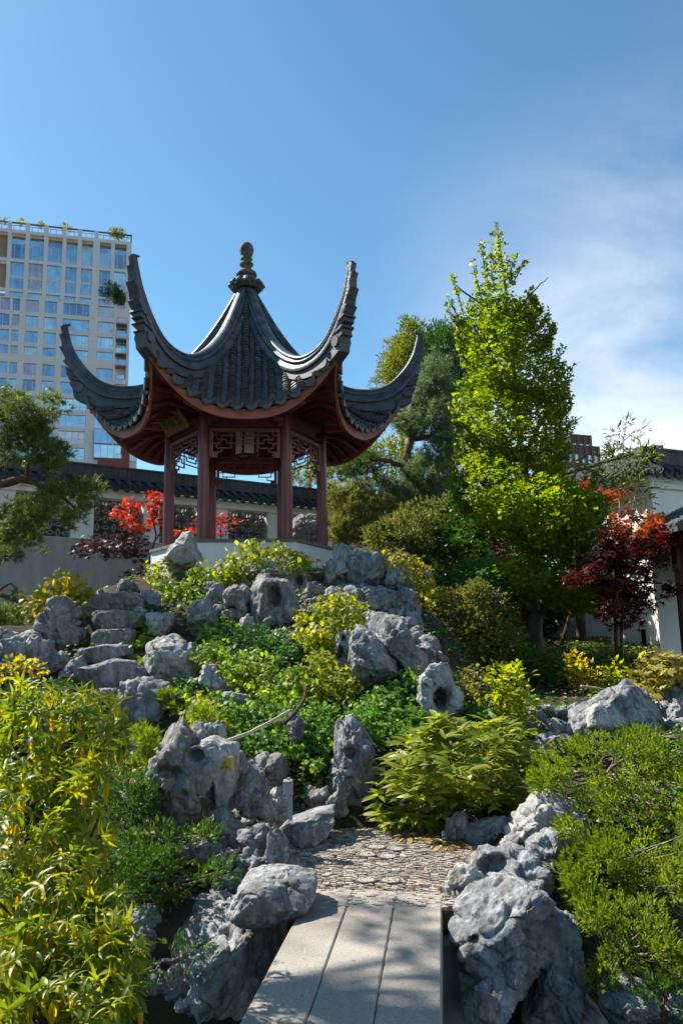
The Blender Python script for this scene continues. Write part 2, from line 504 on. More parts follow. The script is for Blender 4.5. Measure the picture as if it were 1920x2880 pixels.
_far = [gp(x, y, 0.0) for x, y in ((875, 2498), (993, 2501), (1116, 2505), (1243, 2508))]
_near = [gp(x, y, 0.0) for x, y in ((670, 2880), (857, 2880), (1048, 2880), (1242, 2880))]
for i in range(3):
    a, b = _far[i], _far[i + 1]; c_, d_ = _near[i], _near[i + 1]
    def ext(p, q, t): return p + (q - p) * t
    g = 0.002
    fa, fb = ext(c_, a, 1.0), ext(d_, b, 1.0)
    na, nb_ = ext(a, c_, 2.2), ext(b, d_, 2.2)
    s = (fb - fa) / np.linalg.norm(fb - fa) * g
    zz = -0.001 * i
    top = [fa + s, fb - s, nb_ - s, na + s]
    mb = MB()
    vs = [(p[0], p[1], zz) for p in top] + [(p[0], p[1], -0.17) for p in top]
    mb.add(vs, [(0, 1, 2, 3), (7, 6, 5, 4), (0, 4, 5, 1), (1, 5, 6, 2), (2, 6, 7, 3), (3, 7, 4, 0)])
    mb.build('slab', MT['slab'], bridge, False, bevel=0.009)
# low abutment under the far end of the slabs
mb = MB(); mb.b2((-0.30, 5.42, -1.6), (0.80, 5.75, -0.175)); 
mb.build('abutment', MT['cap'], bridge, False, bevel=0.02)

# ---------------------------------------------------------------- pebble paved landing
m, nt, out = mat_new('paving_bed')
principled(nt, out, ramp(nt, noise(nt, 40, 4), [(0.3, (0.045, 0.036, 0.028)), (0.7, (0.10, 0.085, 0.07))]), 0.95, 0.1, bump(nt, noise(nt, 80, 3), 0.6, 0.01))
MT['bed'] = m
m, nt, out = mat_new('split_paving_stone')
oi = nd(nt, 'ShaderNodeObjectInfo'); 
at = nd(nt, 'ShaderNodeAttribute', attribute_name='tint')
pos = world_pos(nt)
wn = nd(nt, 'ShaderNodeTexWhiteNoise', noise_dimensions='1D')
ad = nd(nt, 'ShaderNodeMath', operation='ADD'); nt.links.new(oi.outputs['Random'], ad.inputs[0]); nt.links.new(at.outputs['Fac'], ad.inputs[1])
nt.links.new(ad.outputs[0], wn.inputs['W'])
c = ramp(nt, wn.outputs['Value'], [(0.0, (0.12, 0.10, 0.085)), (0.5, (0.27, 0.235, 0.20)), (1.0, (0.44, 0.39, 0.34))])
c = mixc(nt, 0.5, c, ramp(nt, noise(nt, 30, 4, vec=pos), [(0.3, (0.35, 0.35, 0.35)), (0.7, (0.65, 0.65, 0.65))]), 'OVERLAY')
principled(nt, out, c, 0.8, 0.25, bump(nt, noise(nt, 60, 3, vec=pos), 0.4, 0.005))
MT['pave'] = m
MT['pave_white'] = simple('white_pebble', (0.36, 0.335, 0.29), 0.7, 0.3, 0.3, 20)
MT['pave_dark'] = simple('dark_pebble', (0.11, 0.10, 0.10), 0.6, 0.3, 0.2, 20)
landing = MB(); landing.b2((-0.25, 5.53, -0.14), (0.80, 5.999, -0.02)); landing.b2((-0.58, 6.0, -0.14), (1.12, 7.0, -0.02)); landing.b2((-0.9, 7.001, -0.14), (1.5, 7.95, -0.02))
path = landing.build('paved_landing', MT['bed'], None)
tag(path, 'landing paved with rows of split grey stones and pebble flowers', None, kind='structure')
def pebble_mesh(seed):
    rng = random.Random(seed)
    lx, ly, h = 0.5, 0.5, 1.0
    top = [(-0.42, -0.36), (0.40, -0.40), (0.46, 0.3), (0.1, 0.44), (-0.44, 0.36)]
    top = [(x + rng.uniform(-.07, .07), y + rng.uniform(-.09, .09)) for x, y in top]
    low = [(x * 1.14, y * 1.14) for x, y in top]
    n = len(top)
    vs = [(x, y, rng.uniform(0.75, 1.0)) for x, y in top] + [(x, y, 0.0) for x, y in low] + [(0, 0, 1.0)]
    fs = [(i, (i + 1) % n, 2 * n) for i in range(n)] + [(n + i, n + (i + 1) % n, (i + 1) % n, i) for i in range(n)]
    return vs, fs
def paving():
    rng = random.Random(5)
    protos = [pebble_mesh(k) for k in range(8)]
    meshes = []
    for v, f in protos:
        me = bpy.data.meshes.new('paving_stone'); me.from_pydata(v, [], f); me.materials.append(MT['pave']); me.update()
        a_ = me.attributes.new('tint', 'FLOAT', 'POINT')
        meshes.append(me)
    med = [(gp(*Z('K', [p])[0], 0.0), r) for p, r in (((563, 532), .07), ((752, 535), .07), ((645, 280), .075), ((575, 338), .07), ((730, 352), .07), ((795, 296), .06))]
    items = []
    y = 5.545
    while y < 7.9:
        d = rng.uniform(0.018, 0.029)
        x = (-.23 if y < 6 else -.56 if y < 7 else -.88) + rng.uniform(0, 0.05)
        while x < (.72 if y < 6 else 1.03 if y < 7 else 1.42):
            w = rng.uniform(0.032, 0.068)
            cx, cy = x + w / 2, y + d / 2 + 0.018 * math.sin(cx0 * 1.7 + 0.4) if False else y + d / 2
            if not any((cx - c[0]) ** 2 + (cy - c[1]) ** 2 < (r * 1.12) ** 2 for c, r in med):
                items.append((cx, cy, w, d, rng.randrange(8), rng.uniform(0.014, 0.028), rng.uniform(-.2, .2), rng.random()))
            x += w + 0.003
        y += d + 0.003
    # visible region in the picture; the nearest are the largest
    def vis(it):
        px, py = proj(np.array([it[0], it[1], 0.0])); return 790 < px < 1440 and 2320 < py < 2520
    vlist = sorted([i for i in items if vis(i)], key=lambda i: i[1])
    near = vlist[:300]; ids = set(map(id, near))
    for cx, cy, w, d, k, h, a, t in near:
        o = bpy.data.objects.new('paving_stone', meshes[k]); COL.objects.link(o); o.parent = path
        o.location = (cx, cy, -0.02); o.scale = (w, d, h); o.rotation_euler = (0, 0, a)
    V = []; F = []; T = []; n = 0
    for it in items:
        if id(it) in ids: continue
        cx, cy, w, d, k, h, a, t = it
        v, f = protos[k]; ca, sa = math.cos(a), math.sin(a)
        V += [(cx + x * w * ca - yy * d * sa, cy + x * w * sa + yy * d * ca, -0.02 + z * h) for x, yy, z in v]
        F += [tuple(n + i for i in ff) for ff in f]; T += [t * 7.0] * len(v); n += len(v)
    me = bpy.data.meshes.new('paving_stones'); me.from_pydata(V, [], F); me.update()
    at_ = me.attributes.new('tint', 'FLOAT', 'POINT'); at_.data.foreach_set('value', T)
    o = link('paving_stones', me, MT['pave'], path); tag(o, kind='stuff')
    # pebble flowers
    for c, r in med:
        mb = MB(); nseg = 14
        for k in range(nseg):
            a = 2 * math.pi * k / nseg
            mb.box((c[0] + math.cos(a) * r, c[1] + math.sin(a) * r, -0.016), (0.012, r * 0.42, 0.05), Matrix.Rotation(a, 3, 'Z'))
        ring = mb.build('pebble_flower', MT['pave_dark'], path)
        mb = MB()
        for rr, nn in ((r * 0.72, 12), (r * 0.38, 7)):
            for k in range(nn):
                a = 2 * math.pi * k / nn
                mb.box((c[0] + math.cos(a) * rr, c[1] + math.sin(a) * rr, -0.014), (r * 0.24, 0.028, 0.046), Matrix.Rotation(a + 0.4, 3, 'Z'))
        mb.box((c[0], c[1], -.014), (0.03, 0.03, 0.05))
        mb.build('pebble_fill', MT['pave_white'], ring)
paving()
# ---------------------------------------------------------------- hexagonal pavilion
PAV_D = 18.0
PZ = 2.95                                   # ground level at the pavilion
_pc = P(692, 1500, PAV_D)
pav = empty('hexagonal_pavilion', (_pc[0], _pc[1], PZ), R(6.0), 'red hexagonal pavilion with upswept grey tiled roof on the rockery', 'pavilion')
def L3(t, n, z): return (t, -n, z - PZ)     # face coordinates: along the face, outward, height above datum
def six(o):
    """copy a part of the front face to the other five faces"""
    res = [o]
    for k in range(1, 6):
        c = o.copy(); COL.objects.link(c); c.parent = pav; c.rotation_euler = (0, 0, k * math.pi / 3); res.append(c)
    return res
RC = 1.70; AP = RC * 0.8660254
# base wall: six plastered panels with stone caps and a plinth course
RB = 2.06; AB = RB * 0.8660254
mb = MB(); h = RB / 2
mb.add([L3(-h, AB, 2.3), L3(h, AB, 2.3), L3(h, AB, 3.72), L3(-h, AB, 3.72), L3(-h + .06, AB - .12, 2.3), L3(h - .06, AB - .12, 2.3), L3(h - .06, AB - .12, 3.72), L3(-h + .06, AB - .12, 3.72)],
       [(0, 1, 2, 3), (5, 4, 7, 6), (3, 2, 6, 7), (0, 4, 5, 1), (0, 3, 7, 4), (1, 5, 6, 2)])
w_ = mb.build('base_wall', MT['plaster'], pav)
_walls = six(w_)
def prism(a0, a1, z0, z1):
    mb = MB(); h0, h1 = a0 * 0.57735, a1 * 0.57735
    mb.add([L3(-h1, a1, z0), L3(h1, a1, z0), L3(h1, a1, z1), L3(-h1, a1, z1), L3(-h0, a0, z0), L3(h0, a0, z0), L3(h0, a0, z1), L3(-h0, a0, z1)],
           [(0, 1, 2, 3), (5, 4, 7, 6), (3, 2, 6, 7), (0, 4, 5, 1), (0, 3, 7, 4), (1, 5, 6, 2)])
    return mb
six(prism(AB - .19, AB + .035, 3.721, 3.785).build('wall_cap', MT['cap'], pav))
six(prism(AB - .1, AB + .05, 2.3, 3.08).build('plinth_course', MT['cap'], pav))
mb = MB(); mb.lathe([(AB / .866 * .93, 3.2 - PZ), (AB / .866 * .93, 3.28 - PZ)], 6); mb.build('floor', MT['cap'], pav)
# columns
for k in range(6):
    a = k * math.pi / 3
    mb = MB(); seg = 24
    mb.lathe([(.125, 3.28 - PZ), (.122, 3.9 - PZ), (.118, 5.0 - PZ), (.110, 6.2 - PZ), (.106, 6.72 - PZ)], seg, (RC * math.cos(a), RC * math.sin(a), 0))
    mb.build('column', MT['redwood'], pav, True)
    # timber bracket beam end that points to the corner
    mb = MB(); c, s = math.cos(a), math.sin(a)
    mb.beam((1.3 * c, 1.3 * s, 6.52 - PZ), (2.36 * c, 2.36 * s, 6.60 - PZ), .13, .16)
    mb.build('bracket_beam', MT['fascia'], pav, bevel=.01)
    mb = MB()
    mb.beam((RC * c - .34 * -s, RC * s - .34 * c, 6.32 - PZ), (RC * c + .34 * -s, RC * s + .34 * c, 6.32 - PZ), .10, .12)
    mb.beam((RC * c - .22 * -s, RC * s - .22 * c, 6.22 - PZ), (RC * c + .22 * -s, RC * s + .22 * c, 6.22 - PZ), .09, .1)
    mb.build('bracket_arm', MT['darkwood'], pav, bevel=.01)
# beams
hw = RC / 2
mb = MB(); mb.b2(L3(-hw, AP - .07, 6.20), L3(hw, AP + .05, 6.62)); six(mb.build('beam', MT['darkwood'], pav, bevel=.01))
# lattice valances: frame, zigzag bars, stepped foot blocks
def lattice_panel():
    k = (RC - 0.24) / 1085.0
    def q(x, y): return ((x - 672) * k, 6.135 - (y - 300) * k * 1.02)
    segs = [((180, 335), (1175, 335)), ((238, 335), (238, 465)), ((460, 335), (460, 600)), ((605, 335), (605, 400)), ((180, 400), (238, 400)), ((310, 400), (535, 400)),
            ((310, 400), (310, 525)), ((180, 525), (310, 525)), ((238, 465), (385, 465)), ((385, 465), (385, 525)), ((385, 525), (672, 525)), ((535, 400), (535, 465)),
            ((535, 465), (672, 465)), ((238, 600), (465, 600)), ((238, 525), (238, 600)), ((310, 600), (310, 660)), ((250, 660), (310, 660)), ((605, 400), (672, 400)), ((672, 335), (672, 400))]
    fr = MB()
    a = q(132, 300); b = q(1212, 300)
    fr.b2(L3(a[0], AP - .035, a[1] - .06), L3(b[0], AP + .035, a[1] + .01))
    for s in (-1, 1):
        x0 = s * (672 - 132) * k; x1 = s * (672 - 182) * k
        y0 = q(0, 300)[1] - .062; y1 = q(0, 750)[1]
        fr.b2(L3(min(x0, x1), AP - .035, y1), L3(max(x0, x1), AP + .035, y0))
        x2 = s * (672 - 250) * k
        fr.b2(L3(min(x1, x2) if s > 0 else x1 + .001, AP - .03, q(0, 745)[1]), L3(x1 - .001 if s > 0 else max(x1, x2), AP + .03, q(0, 660)[1]))
    frame = fr.build('lattice_valance', MT['lattice'], pav)
    br = MB()
    for (x0, y0), (x1, y1) in segs:
        for mir in (0, 1):
            X0, X1 = (x0, x1) if not mir else (1344 - x1, 1344 - x0)
            p = q(X0, y0); r_ = q(X1, y1); t = .011
            br.b2(L3(min(p[0], r_[0]) - t, AP - .014, min(p[1], r_[1]) - t), L3(max(p[0], r_[0]) + t, AP + .014, max(p[1], r_[1]) + t))
    bars = br.build('lattice_bars', MT['lattice'], frame)
    for k2 in range(1, 6):
        f2 = frame.copy(); COL.objects.link(f2); f2.parent = pav; f2.rotation_euler = (0, 0, k2 * math.pi / 3)
        b2 = bars.copy(); COL.objects.link(b2); b2.parent = f2
lattice_panel()

# ---- roof surface
HIP_R = np.array([0.10, 0.42, 0.80, 1.16, 1.70, 2.29, 2.80, 3.20, 3.65])
HIP_Z = np.array([9.80, 9.15, 8.55, 8.05, 7.52, 7.18, 7.06, 7.12, 7.34])
MID_A = np.array([0.09, 0.34, 0.64, 0.93, 1.36, 1.80, 2.17, 2.45, 2.72])
MID_Z = np.array([9.80, 9.05, 8.30, 7.72, 7.12, 6.72, 6.47, 6.33, 6.24])
VV = np.linspace(0, 1, len(HIP_R))
def roof_pt(t=None, v=1.0, u=None):
    hr, hz = np.interp(v, VV, HIP_R), np.interp(v, VV, HIP_Z)
    ma, mz = np.interp(v, VV, MID_A), np.interp(v, VV, MID_Z)
    half = hr * 0.5
    if u is None: u = t / half
    w = abs(u) ** 2.5
    return u * half, ma + (hr * 0.866 - ma) * w, mz + (hz - mz) * w
# smooth the profiles with a finer spline so that the slope has no kinks
def _spline(x, y, n=65):
    xs = np.linspace(x[0], x[-1], n)
    m_ = np.gradient(y, x)
    i = np.clip(np.searchsorted(x, xs) - 1, 0, len(x) - 2); h_ = x[i + 1] - x[i]; s = (xs - x[i]) / h_
    return (2 * s**3 - 3 * s**2 + 1) * y[i] + (s**3 - 2 * s**2 + s) * h_ * m_[i] + (-2 * s**3 + 3 * s**2) * y[i + 1] + (s**3 - s**2) * h_ * m_[i + 1]
_V2 = np.linspace(0, 1, 65)
HIP_R, HIP_Z, MID_A, MID_Z = (_spline(VV, a) for a in (HIP_R, HIP_Z, MID_A, MID_Z)); VV = _V2
mb = MB(); rows = []
steps = 34
for i in range(steps + 1):
    v = i / steps
    for lift in ((0.0, 0.035) if 0 < i < steps else (0.0,)):
        row = []
        for j in range(25):
            u = -1 + 2 * j / 24
            t, n, z = roof_pt(u=u, v=v)
            row.append(L3(t, n, z + (0.035 - lift)))
        rows.append(row)
mb.grid(rows)
slope = mb.build('roof_slope', MT['tile'], pav, False, fixn=False)
slopes = six(slope)
SP = 0.281
roll_me = []
for k in range(-6, 7):
    t0 = k * SP
    pts = []
    for v in np.linspace(0.02, 1.0, 240):
        half = np.interp(v, VV, HIP_R) * .5
        if abs(t0) > half - 0.07: continue
        pts.append(roof_pt(t=t0, v=v))
    if len(pts) < 4: continue
    pts = np.array(pts); seg = np.linalg.norm(np.diff(pts, axis=0), axis=1); s = np.concatenate([[0], np.cumsum(seg)])
    ln = s[-1]; nr = max(3, int(ln / 0.085)); rows = []
    rr_ = random.Random(k + 50)
    for i in range(nr):
        jit = rr_.uniform(.94, 1.06); lat = rr_.uniform(-.008, .008)
        for e, rad in ((0.02, 0.076 * jit), (0.55, 0.090 * jit), (0.97, 0.099 * jit), (0.985, 0.070)):
            q = np.array([np.interp((i + e) / nr * ln, s, pts[:, c]) for c in range(3)])
            q2 = np.array([np.interp(min(1, (i + e) / nr + .01) * ln, s, pts[:, c]) for c in range(3)]) - np.array([np.interp(max(0, (i + e) / nr - .01) * ln, s, pts[:, c]) for c in range(3)])
            q2 /= np.linalg.norm(q2) + 1e-9
            up = np.array([0, -q2[2], q2[1]]); up /= np.linalg.norm(up) + 1e-9
            if up[2] < 0: up = -up
            row = []
            for a in np.linspace(-0.25, math.pi + 0.25, 9):
                p_ = q + np.array([math.cos(a) * rad + lat, 0, 0]) + up * (math.sin(a) * rad + .01)
                row.append(L3(*p_))
            rows.append(row)
    mb = MB(); mb.grid(rows)
    mb.add(rows[-1], [tuple(range(9))])
    me = mb.mesh('tile_roll'); me.materials.append(MT['tile_roll'])
    me.polygons.foreach_set('use_smooth', [False] * len(me.polygons))
    roll_me.append(me)
for sl in slopes:
    for me in roll_me:
        link('tile_roll', me, None, sl)
# hanging drip tiles at the eave: pointed crescent, one mesh
mb = MB()
prof = [(-.135, .06), (-.12, -.015), (-.085, -.06), (-.04, -.085), (0, -.115), (.04, -.085), (.085, -.06), (.12, -.015), (.135, .06)]
inn = [(-.135, .06), (-.10, .03), (-.06, .0), (-.03, -.012), (0, -.018), (.03, -.012), (.06, .0), (.10, .03), (.135, .06)]
rowsF = [[(x, -.03, z) for x, z in prof], [(x, -.045, z) for x, z in inn], [(x, .10, z + .012) for x, z in inn], [(x, -.01, z) for x, z in prof]]
mb.grid(rowsF + [rowsF[0]])
drip_me = mb.mesh('drip_tile'); drip_me.materials.append(MT['tile'])
for sl in slopes:
    for k in range(-6, 6):
        t0 = (k + .5) * SP
        t, n, z = roof_pt(t=t0, v=1.0)
        t2, n2, z2 = roof_pt(t=t0 + .05, v=1.0)
        o = link('drip_tile', drip_me, None, sl)
        o.location = L3(t, n + .03, z + .02)
        o.rotation_euler = (0, -math.atan2(z2 - z, t2 - t), -math.atan2(n2 - n, t2 - t))
# fascia board under the eave
rows = []
for j in range(33):
    u = -1 + 2 * j / 32
    t, n, z = roof_pt(u=u, v=1.0)
    hgt = .22
    rows.append([L3(t * .992, n - .05, z - .03), L3(t * .992, n - .05, z - hgt), L3(t * .985, n - .11, z - hgt), L3(t * .985, n - .11, z - .03)])
mb = MB(); mb.grid(rows, close=True); six(mb.build('fascia_board', MT['fascia'], pav))
# soffit boards and rafters
rows = []
for j in range(25):
    u = -1 + 2 * j / 24
    t, n, z = roof_pt(u=u, v=1.0)
    rows.append([L3(t * .985, n - .10, z - .10), L3(t * .80 + .1 * u, (n + AP) * .52, (z * .45 + 6.66 * .55) + .04), L3(u * RC * .46, AP - .05, 6.66), L3(u * RC * .2, .55, 7.3)])
mb = MB(); mb.grid(rows); six(mb.build('soffit', MT['darkwood'], pav))
for kk in range(6):
    for j in range(11):
        u = -.95 + 1.9 * j / 10
        t, n, z = roof_pt(u=u, v=1.0)
        mb = MB()
        a = Vector(L3(u * RC * .47, AP - .05, 6.60)); m_ = Vector(L3(t * .80 + .1 * u, (n + AP) * .52, (z * .45 + 6.66 * .55) - .02)); b = Vector(L3(t * .985, n - .115, z - .15))
        mb.beam(a, m_, .075, .075); mb.beam(m_, b, .07, .065)
        if kk == 0:
            rf = mb.build('rafter', MT['redwood'], pav)
            if j == 0: _raf = []
            _raf.append(rf)
        else:
            c = _raf[j].copy(); COL.objects.link(c); c.parent = pav; c.rotation_euler = (0, 0, kk * math.pi / 3)
# corner hip beams
for k in range(6):
    a = k * math.pi / 3; c, s = math.cos(a), math.sin(a)
    mb = MB()
    pth = [(1.5, 6.72), (2.4, 6.74), (3.0, 6.86), (3.46, 7.08)]
    for (r0, z0), (r1, z1) in zip(pth[:-1], pth[1:]):
        mb.beam((r0 * c, r0 * s, z0 - PZ), (r1 * c * 1.005, r1 * s * 1.005, z1 - PZ), .15, .17)
    mb.build('hip_beam', MT['redwood'], pav)
# ---- ridges that sweep up into horns
RR = np.array([0.16, 0.40, 0.74, 1.16, 1.70, 2.29, 2.80, 3.22, 3.58, 3.84, 3.97, 4.01])
RZ = np.array([9.95, 9.52, 8.93, 8.36, 7.86, 7.55, 7.49, 7.60, 7.92, 8.31, 8.70, 8.90])
sp = np.linspace(0, 1, len(RR)); RR, RZ = _spline(sp, RR, 90), _spline(sp, RZ, 90)
SEC = [(.165, -1.0), (.175, -.86), (.160, -.72), (.118, -.64), (.112, -.52), (.140, -.47), (.148, -.40), (.128, -.33), (.098, -.30), (.098, -.24), (.118, -.20), (.118, -.10), (.085, -.02), (.0, .03)]
SECF = [(w, h_) for w, h_ in SEC] + [(-w, h_) for w, h_ in SEC[::-1][1:]]
def ridge_mesh():
    rows = []; n = len(RR)
    tips = []
    for i in range(n):
        s = i / (n - 1)
        j0, j1 = max(i - 1, 0), min(i + 1, n - 1)
        tx, tz = RR[j1] - RR[j0], RZ[j1] - RZ[j0]; l_ = math.hypot(tx, tz); tx, tz = tx / l_, tz / l_
        nx, nz = -tz, tx
        hgt = float(np.interp(s, [0, .15, .35, .62, .78, .90, 1.0], [.32, .34, .34, .33, .28, .17, .07]))
        wid = float(np.interp(s, [0, .2, .6, .78, .9, 1.0], [.78, 1.0, 1.0, .80, .46, .24]))
        row = []
        for w, h_ in SECF:
            row.append((RR[i] + nx * h_ * hgt, w * wid, RZ[i] + nz * h_ * hgt - PZ))
        rows.append(row)
        tips.append((RR[i], RZ[i], nx, nz, tx, tz, hgt, wid))
    mb = MB(); mb.grid(rows); m_ = len(SECF)
    for i in range(n - 1):           # flat underside
        b = len(mb.v)
        mb.add([rows[i][0], rows[i][-1], rows[i + 1][-1], rows[i + 1][0]], [(0, 1, 2, 3)])
    mb.add(rows[-1], [tuple(range(m_))]); mb.add(rows[0], [tuple(range(m_))])
    return mb, tips
mbR, TIPS = ridge_mesh()
ridge0 = mbR.build('roof_ridge', MT['ridge'], pav, True, fixn=True)
horn_parts = []
mb = MB(); rows = []
for i in range(8, 74, 3):
    r_, z_, nx, nz, tx, tz, hg, wd = TIPS[i]
    top_ = (r_ - nx * hg * .9, z_ - nz * hg * .9); zb = float(np.interp(r_, HIP_R, HIP_Z)) - .12
    if r_ > 3.62: zb = top_[1] - .10
    rows.append([(top_[0], -.115 * wd, top_[1] - PZ), (top_[0], -.15 * wd, min(zb, top_[1] - .02) - PZ), (top_[0], .15 * wd, min(zb, top_[1] - .02) - PZ), (top_[0], .115 * wd, top_[1] - PZ)])
mb.grid(rows, close=True); horn_parts.append(mb.build('ridge_skirt', MT['tile'], ridge0, False))
for q, (i, extra) in enumerate(((69, .05), (74, .042), (79, .034), (84, .026))):
    r_, z_, nx, nz, tx, tz, hg, wd = TIPS[i]
    mb = MB()
    base = np.array([r_ - nx * hg, 0, z_ - nz * hg - PZ]); up_ = np.array([tx, 0, tz]); outv = -np.array([nx, 0, nz])
    w = .165 * wd
    for sgn in (1,):
        p0 = base - up_ * .17; p1 = base + up_ * .10
        vs = []
        for p_, o_ in ((p0, .01), (p1, extra)):
            for yy in (-w, w):
                vs.append(p_ + np.array([0, yy, 0]) - outv * .03); vs.append(p_ + np.array([0, yy, 0]) + outv * o_)
        mb.add(vs, [(0, 1, 3, 2), (4, 6, 7, 5), (0, 4, 5, 1), (2, 3, 7, 6), (0, 2, 6, 4), (1, 5, 7, 3)])
    horn_parts.append(mb.build('horn_scale', MT['ridge'], ridge0))
# scroll block where the horn springs from the eave corner
mb = MB()
for dz, dr, w, h_ in ((7.50, 3.78, .26, .10), (7.62, 3.82, .30, .05), (7.74, 3.86, .24, .09), (7.82, 3.88, .30, .045)):
    mb.box((dr, 0, dz - PZ), (.22, w, h_), Matrix.Rotation(R(-18), 3, 'Y'))
mb.tube([(3.70, -.16, 7.40 - PZ), (3.70, .16, 7.40 - PZ)], .11, 12)
horn_parts.append(mb.build('horn_scroll', MT['tile'], ridge0))
mb = MB(); r_, z_, nx, nz, tx, tz, hg, wd = TIPS[-1]
mb.box((r_ + .03, 0, z_ - PZ + .005), (.17, .085, .03), Matrix.Rotation(R(12), 3, 'Y'))
horn_parts.append(mb.build('horn_tip_cap', MT['finial'], ridge0))
for k in range(6):
    if k == 0: o = ridge0
    else:
        o = ridge0.copy(); COL.objects.link(o); o.parent = pav
        for h_ in horn_parts:
            c = h_.copy(); COL.objects.link(c); c.parent = o
    o.rotation_euler = (0, 0, k * math.pi / 3)
# finial
mb = MB()
zt = 11.06
prof = [(0, 0), (.05, -.004), (.10, -.03), (.145, -.085), (.165, -.15), (.168, -.20), (.155, -.27), (.135, -.33), (.125, -.36), (.128, -.39), (.14, -.41), (.14, -.44), (.118, -.46), (.115, -.49), (.135, -.52), (.165, -.55), (.155, -.58), (.115, -.61), (.108, -.68), (.12, -.70), (.17, -.72), (.235, -.77), (.245, -.82), (.235, -.86)]
mb.lathe([(r_, zt + z_ - PZ) for r_, z_ in prof], 24)
fin = mb.build('finial', MT['finial'], pav, True)
mb = MB(); mb.lathe([(.20, zt - .85 - PZ), (.225, zt - .95 - PZ), (.30, zt - 1.04 - PZ), (.40, zt - 1.14 - PZ), (.34, zt - 1.20 - PZ)], 12)
mb.build('collar', MT['ridge'], fin, False)
mb = MB()
for k in range(12):
    a = k * math.pi / 6
    mb.tube([(.30 * math.cos(a), .30 * math.sin(a), zt - 1.0 - PZ), (.40 * math.cos(a), .40 * math.sin(a), zt - 1.13 - PZ)], .055, 8)
mb.build('collar_scrolls', MT['ridge'], fin, True)

# ---- lantern hanging in the middle
lc = P(694, 1252, PAV_D)
lan = empty('hanging_lantern', (lc[0], lc[1], lc[2] - .36), R(20), 'hexagonal frosted glass lantern hanging inside the pavilion', 'lantern')
mb = MB(); rl = .27
for k in range(6):
    a = k * math.pi / 3; c, s = math.cos(a), math.sin(a)
    mb.box((rl * c, rl * s, .40), (.045, .045, .66), Matrix.Rotation(a, 3, 'Z'))
    a2 = a + math.pi / 3
    for z_ in (.09, .70): mb.beam((rl * c, rl * s, z_), (rl * math.cos(a2), rl * math.sin(a2), z_), .04, .05)
    mb.beam((rl * c, rl * s, .08), (rl * 1.35 * c, rl * 1.35 * s, .13), .03, .035)
    mb.beam((rl * c, rl * s, .72), (rl * 1.5 * c, rl * 1.5 * s, .80), .03, .035)
    mb.beam((0, 0, .0), (rl * c, rl * s, .08), .025, .03)
mb.tube([(0, 0, .74), (0, 0, 2.2)], .012, 6)
mb.build('frame', MT['darkwood'], lan)
m, nt, out = mat_new('frosted_glass')
p_ = principled(nt, out, (0.86, 0.84, 0.68), 0.5, 0.4)
MT['frost'] = m
for k in range(6):
    a = k * math.pi / 3 + math.pi / 6; c, s = math.cos(a), math.sin(a)
    mb = MB(); mb.box((rl * .866 * c, rl * .866 * s, .395), (.012, .215, .54), Matrix.Rotation(a, 3, 'Z'))
    mb.build('glass_panel', MT['frost'], lan)

# ---- name board under the eave, leaning out between two columns
MT['board'] = simple('ochre_board', (0.22, 0.125, 0.035), 0.55, 0.3, 0.3, 9.0)
MT['glyph'] = simple('dark_green_paint', (0.03, 0.045, 0.03), 0.6)
# board axes in pavilion space: the face to the left of the front one
fa = -math.pi / 3
rotf = Matrix.Rotation(fa, 4, 'Z')
tilt = Matrix.Rotation(R(-38), 4, 'X')
board = empty('name_board', (0, 0, 0), 0, 'ochre name board with three dark characters tilted under the eave', 'sign')
board.matrix_world = Matrix.Translation(pav.location) @ Matrix.Rotation(R(6.0), 4, 'Z') @ rotf @ Matrix.Translation(Vector(L3(0.05, AP + .33, 6.40))) @ tilt.inverted() @ Matrix.Identity(4)
mb = MB(); mb.box((0, 0, 0), (1.08, .05, .46)); mb.build('panel', MT['board'], board, bevel=.01)
for i, ch in enumerate('亭偉雲'):
    cu = bpy.data.curves.new('character', 'FONT'); cu.body = ch; cu.size = .26; cu.extrude = .004; cu.align_x = 'CENTER'; cu.align_y = 'CENTER'
    tmp = bpy.data.objects.new('tmp_char', cu); COL.objects.link(tmp)
    dg = bpy.context.evaluated_depsgraph_get(); me = bpy.data.meshes.new_from_object(tmp.evaluated_get(dg))
    bpy.data.objects.remove(tmp)
    me.name = 'character'
    o = link('character', me, MT['glyph'], board)
    o.location = (-.31 + .31 * i, -.030, 0); o.rotation_euler = (R(90), 0, 0)
# ---------------------------------------------------------------- walls and buildings behind
class Plane:
    """vertical plane; local x runs along the wall, local y into it, z up"""
    def __init__(s, px, py, Y, d):
        s.O = P(px, py, Y); s.d = np.array([d[0], d[1], 0.0]); s.d /= np.linalg.norm(s.d)
        s.n = np.array([-s.d[1], s.d[0], 0.0]); s.rz = math.atan2(s.d[1], s.d[0])
    def uv(s, px, py, off=0.0):
        r_ = rays(px, py); o = s.O + s.n * off
        t = ((o - EYE) @ s.n) / (r_ @ s.n); q = EYE + r_ * t - s.O
        return float(q @ s.d), float(q[2] + s.O[2])
    def root(s, name, label, cat, group=None):
        return empty(name, (s.O[0], s.O[1], 0), s.rz, label, cat, group)

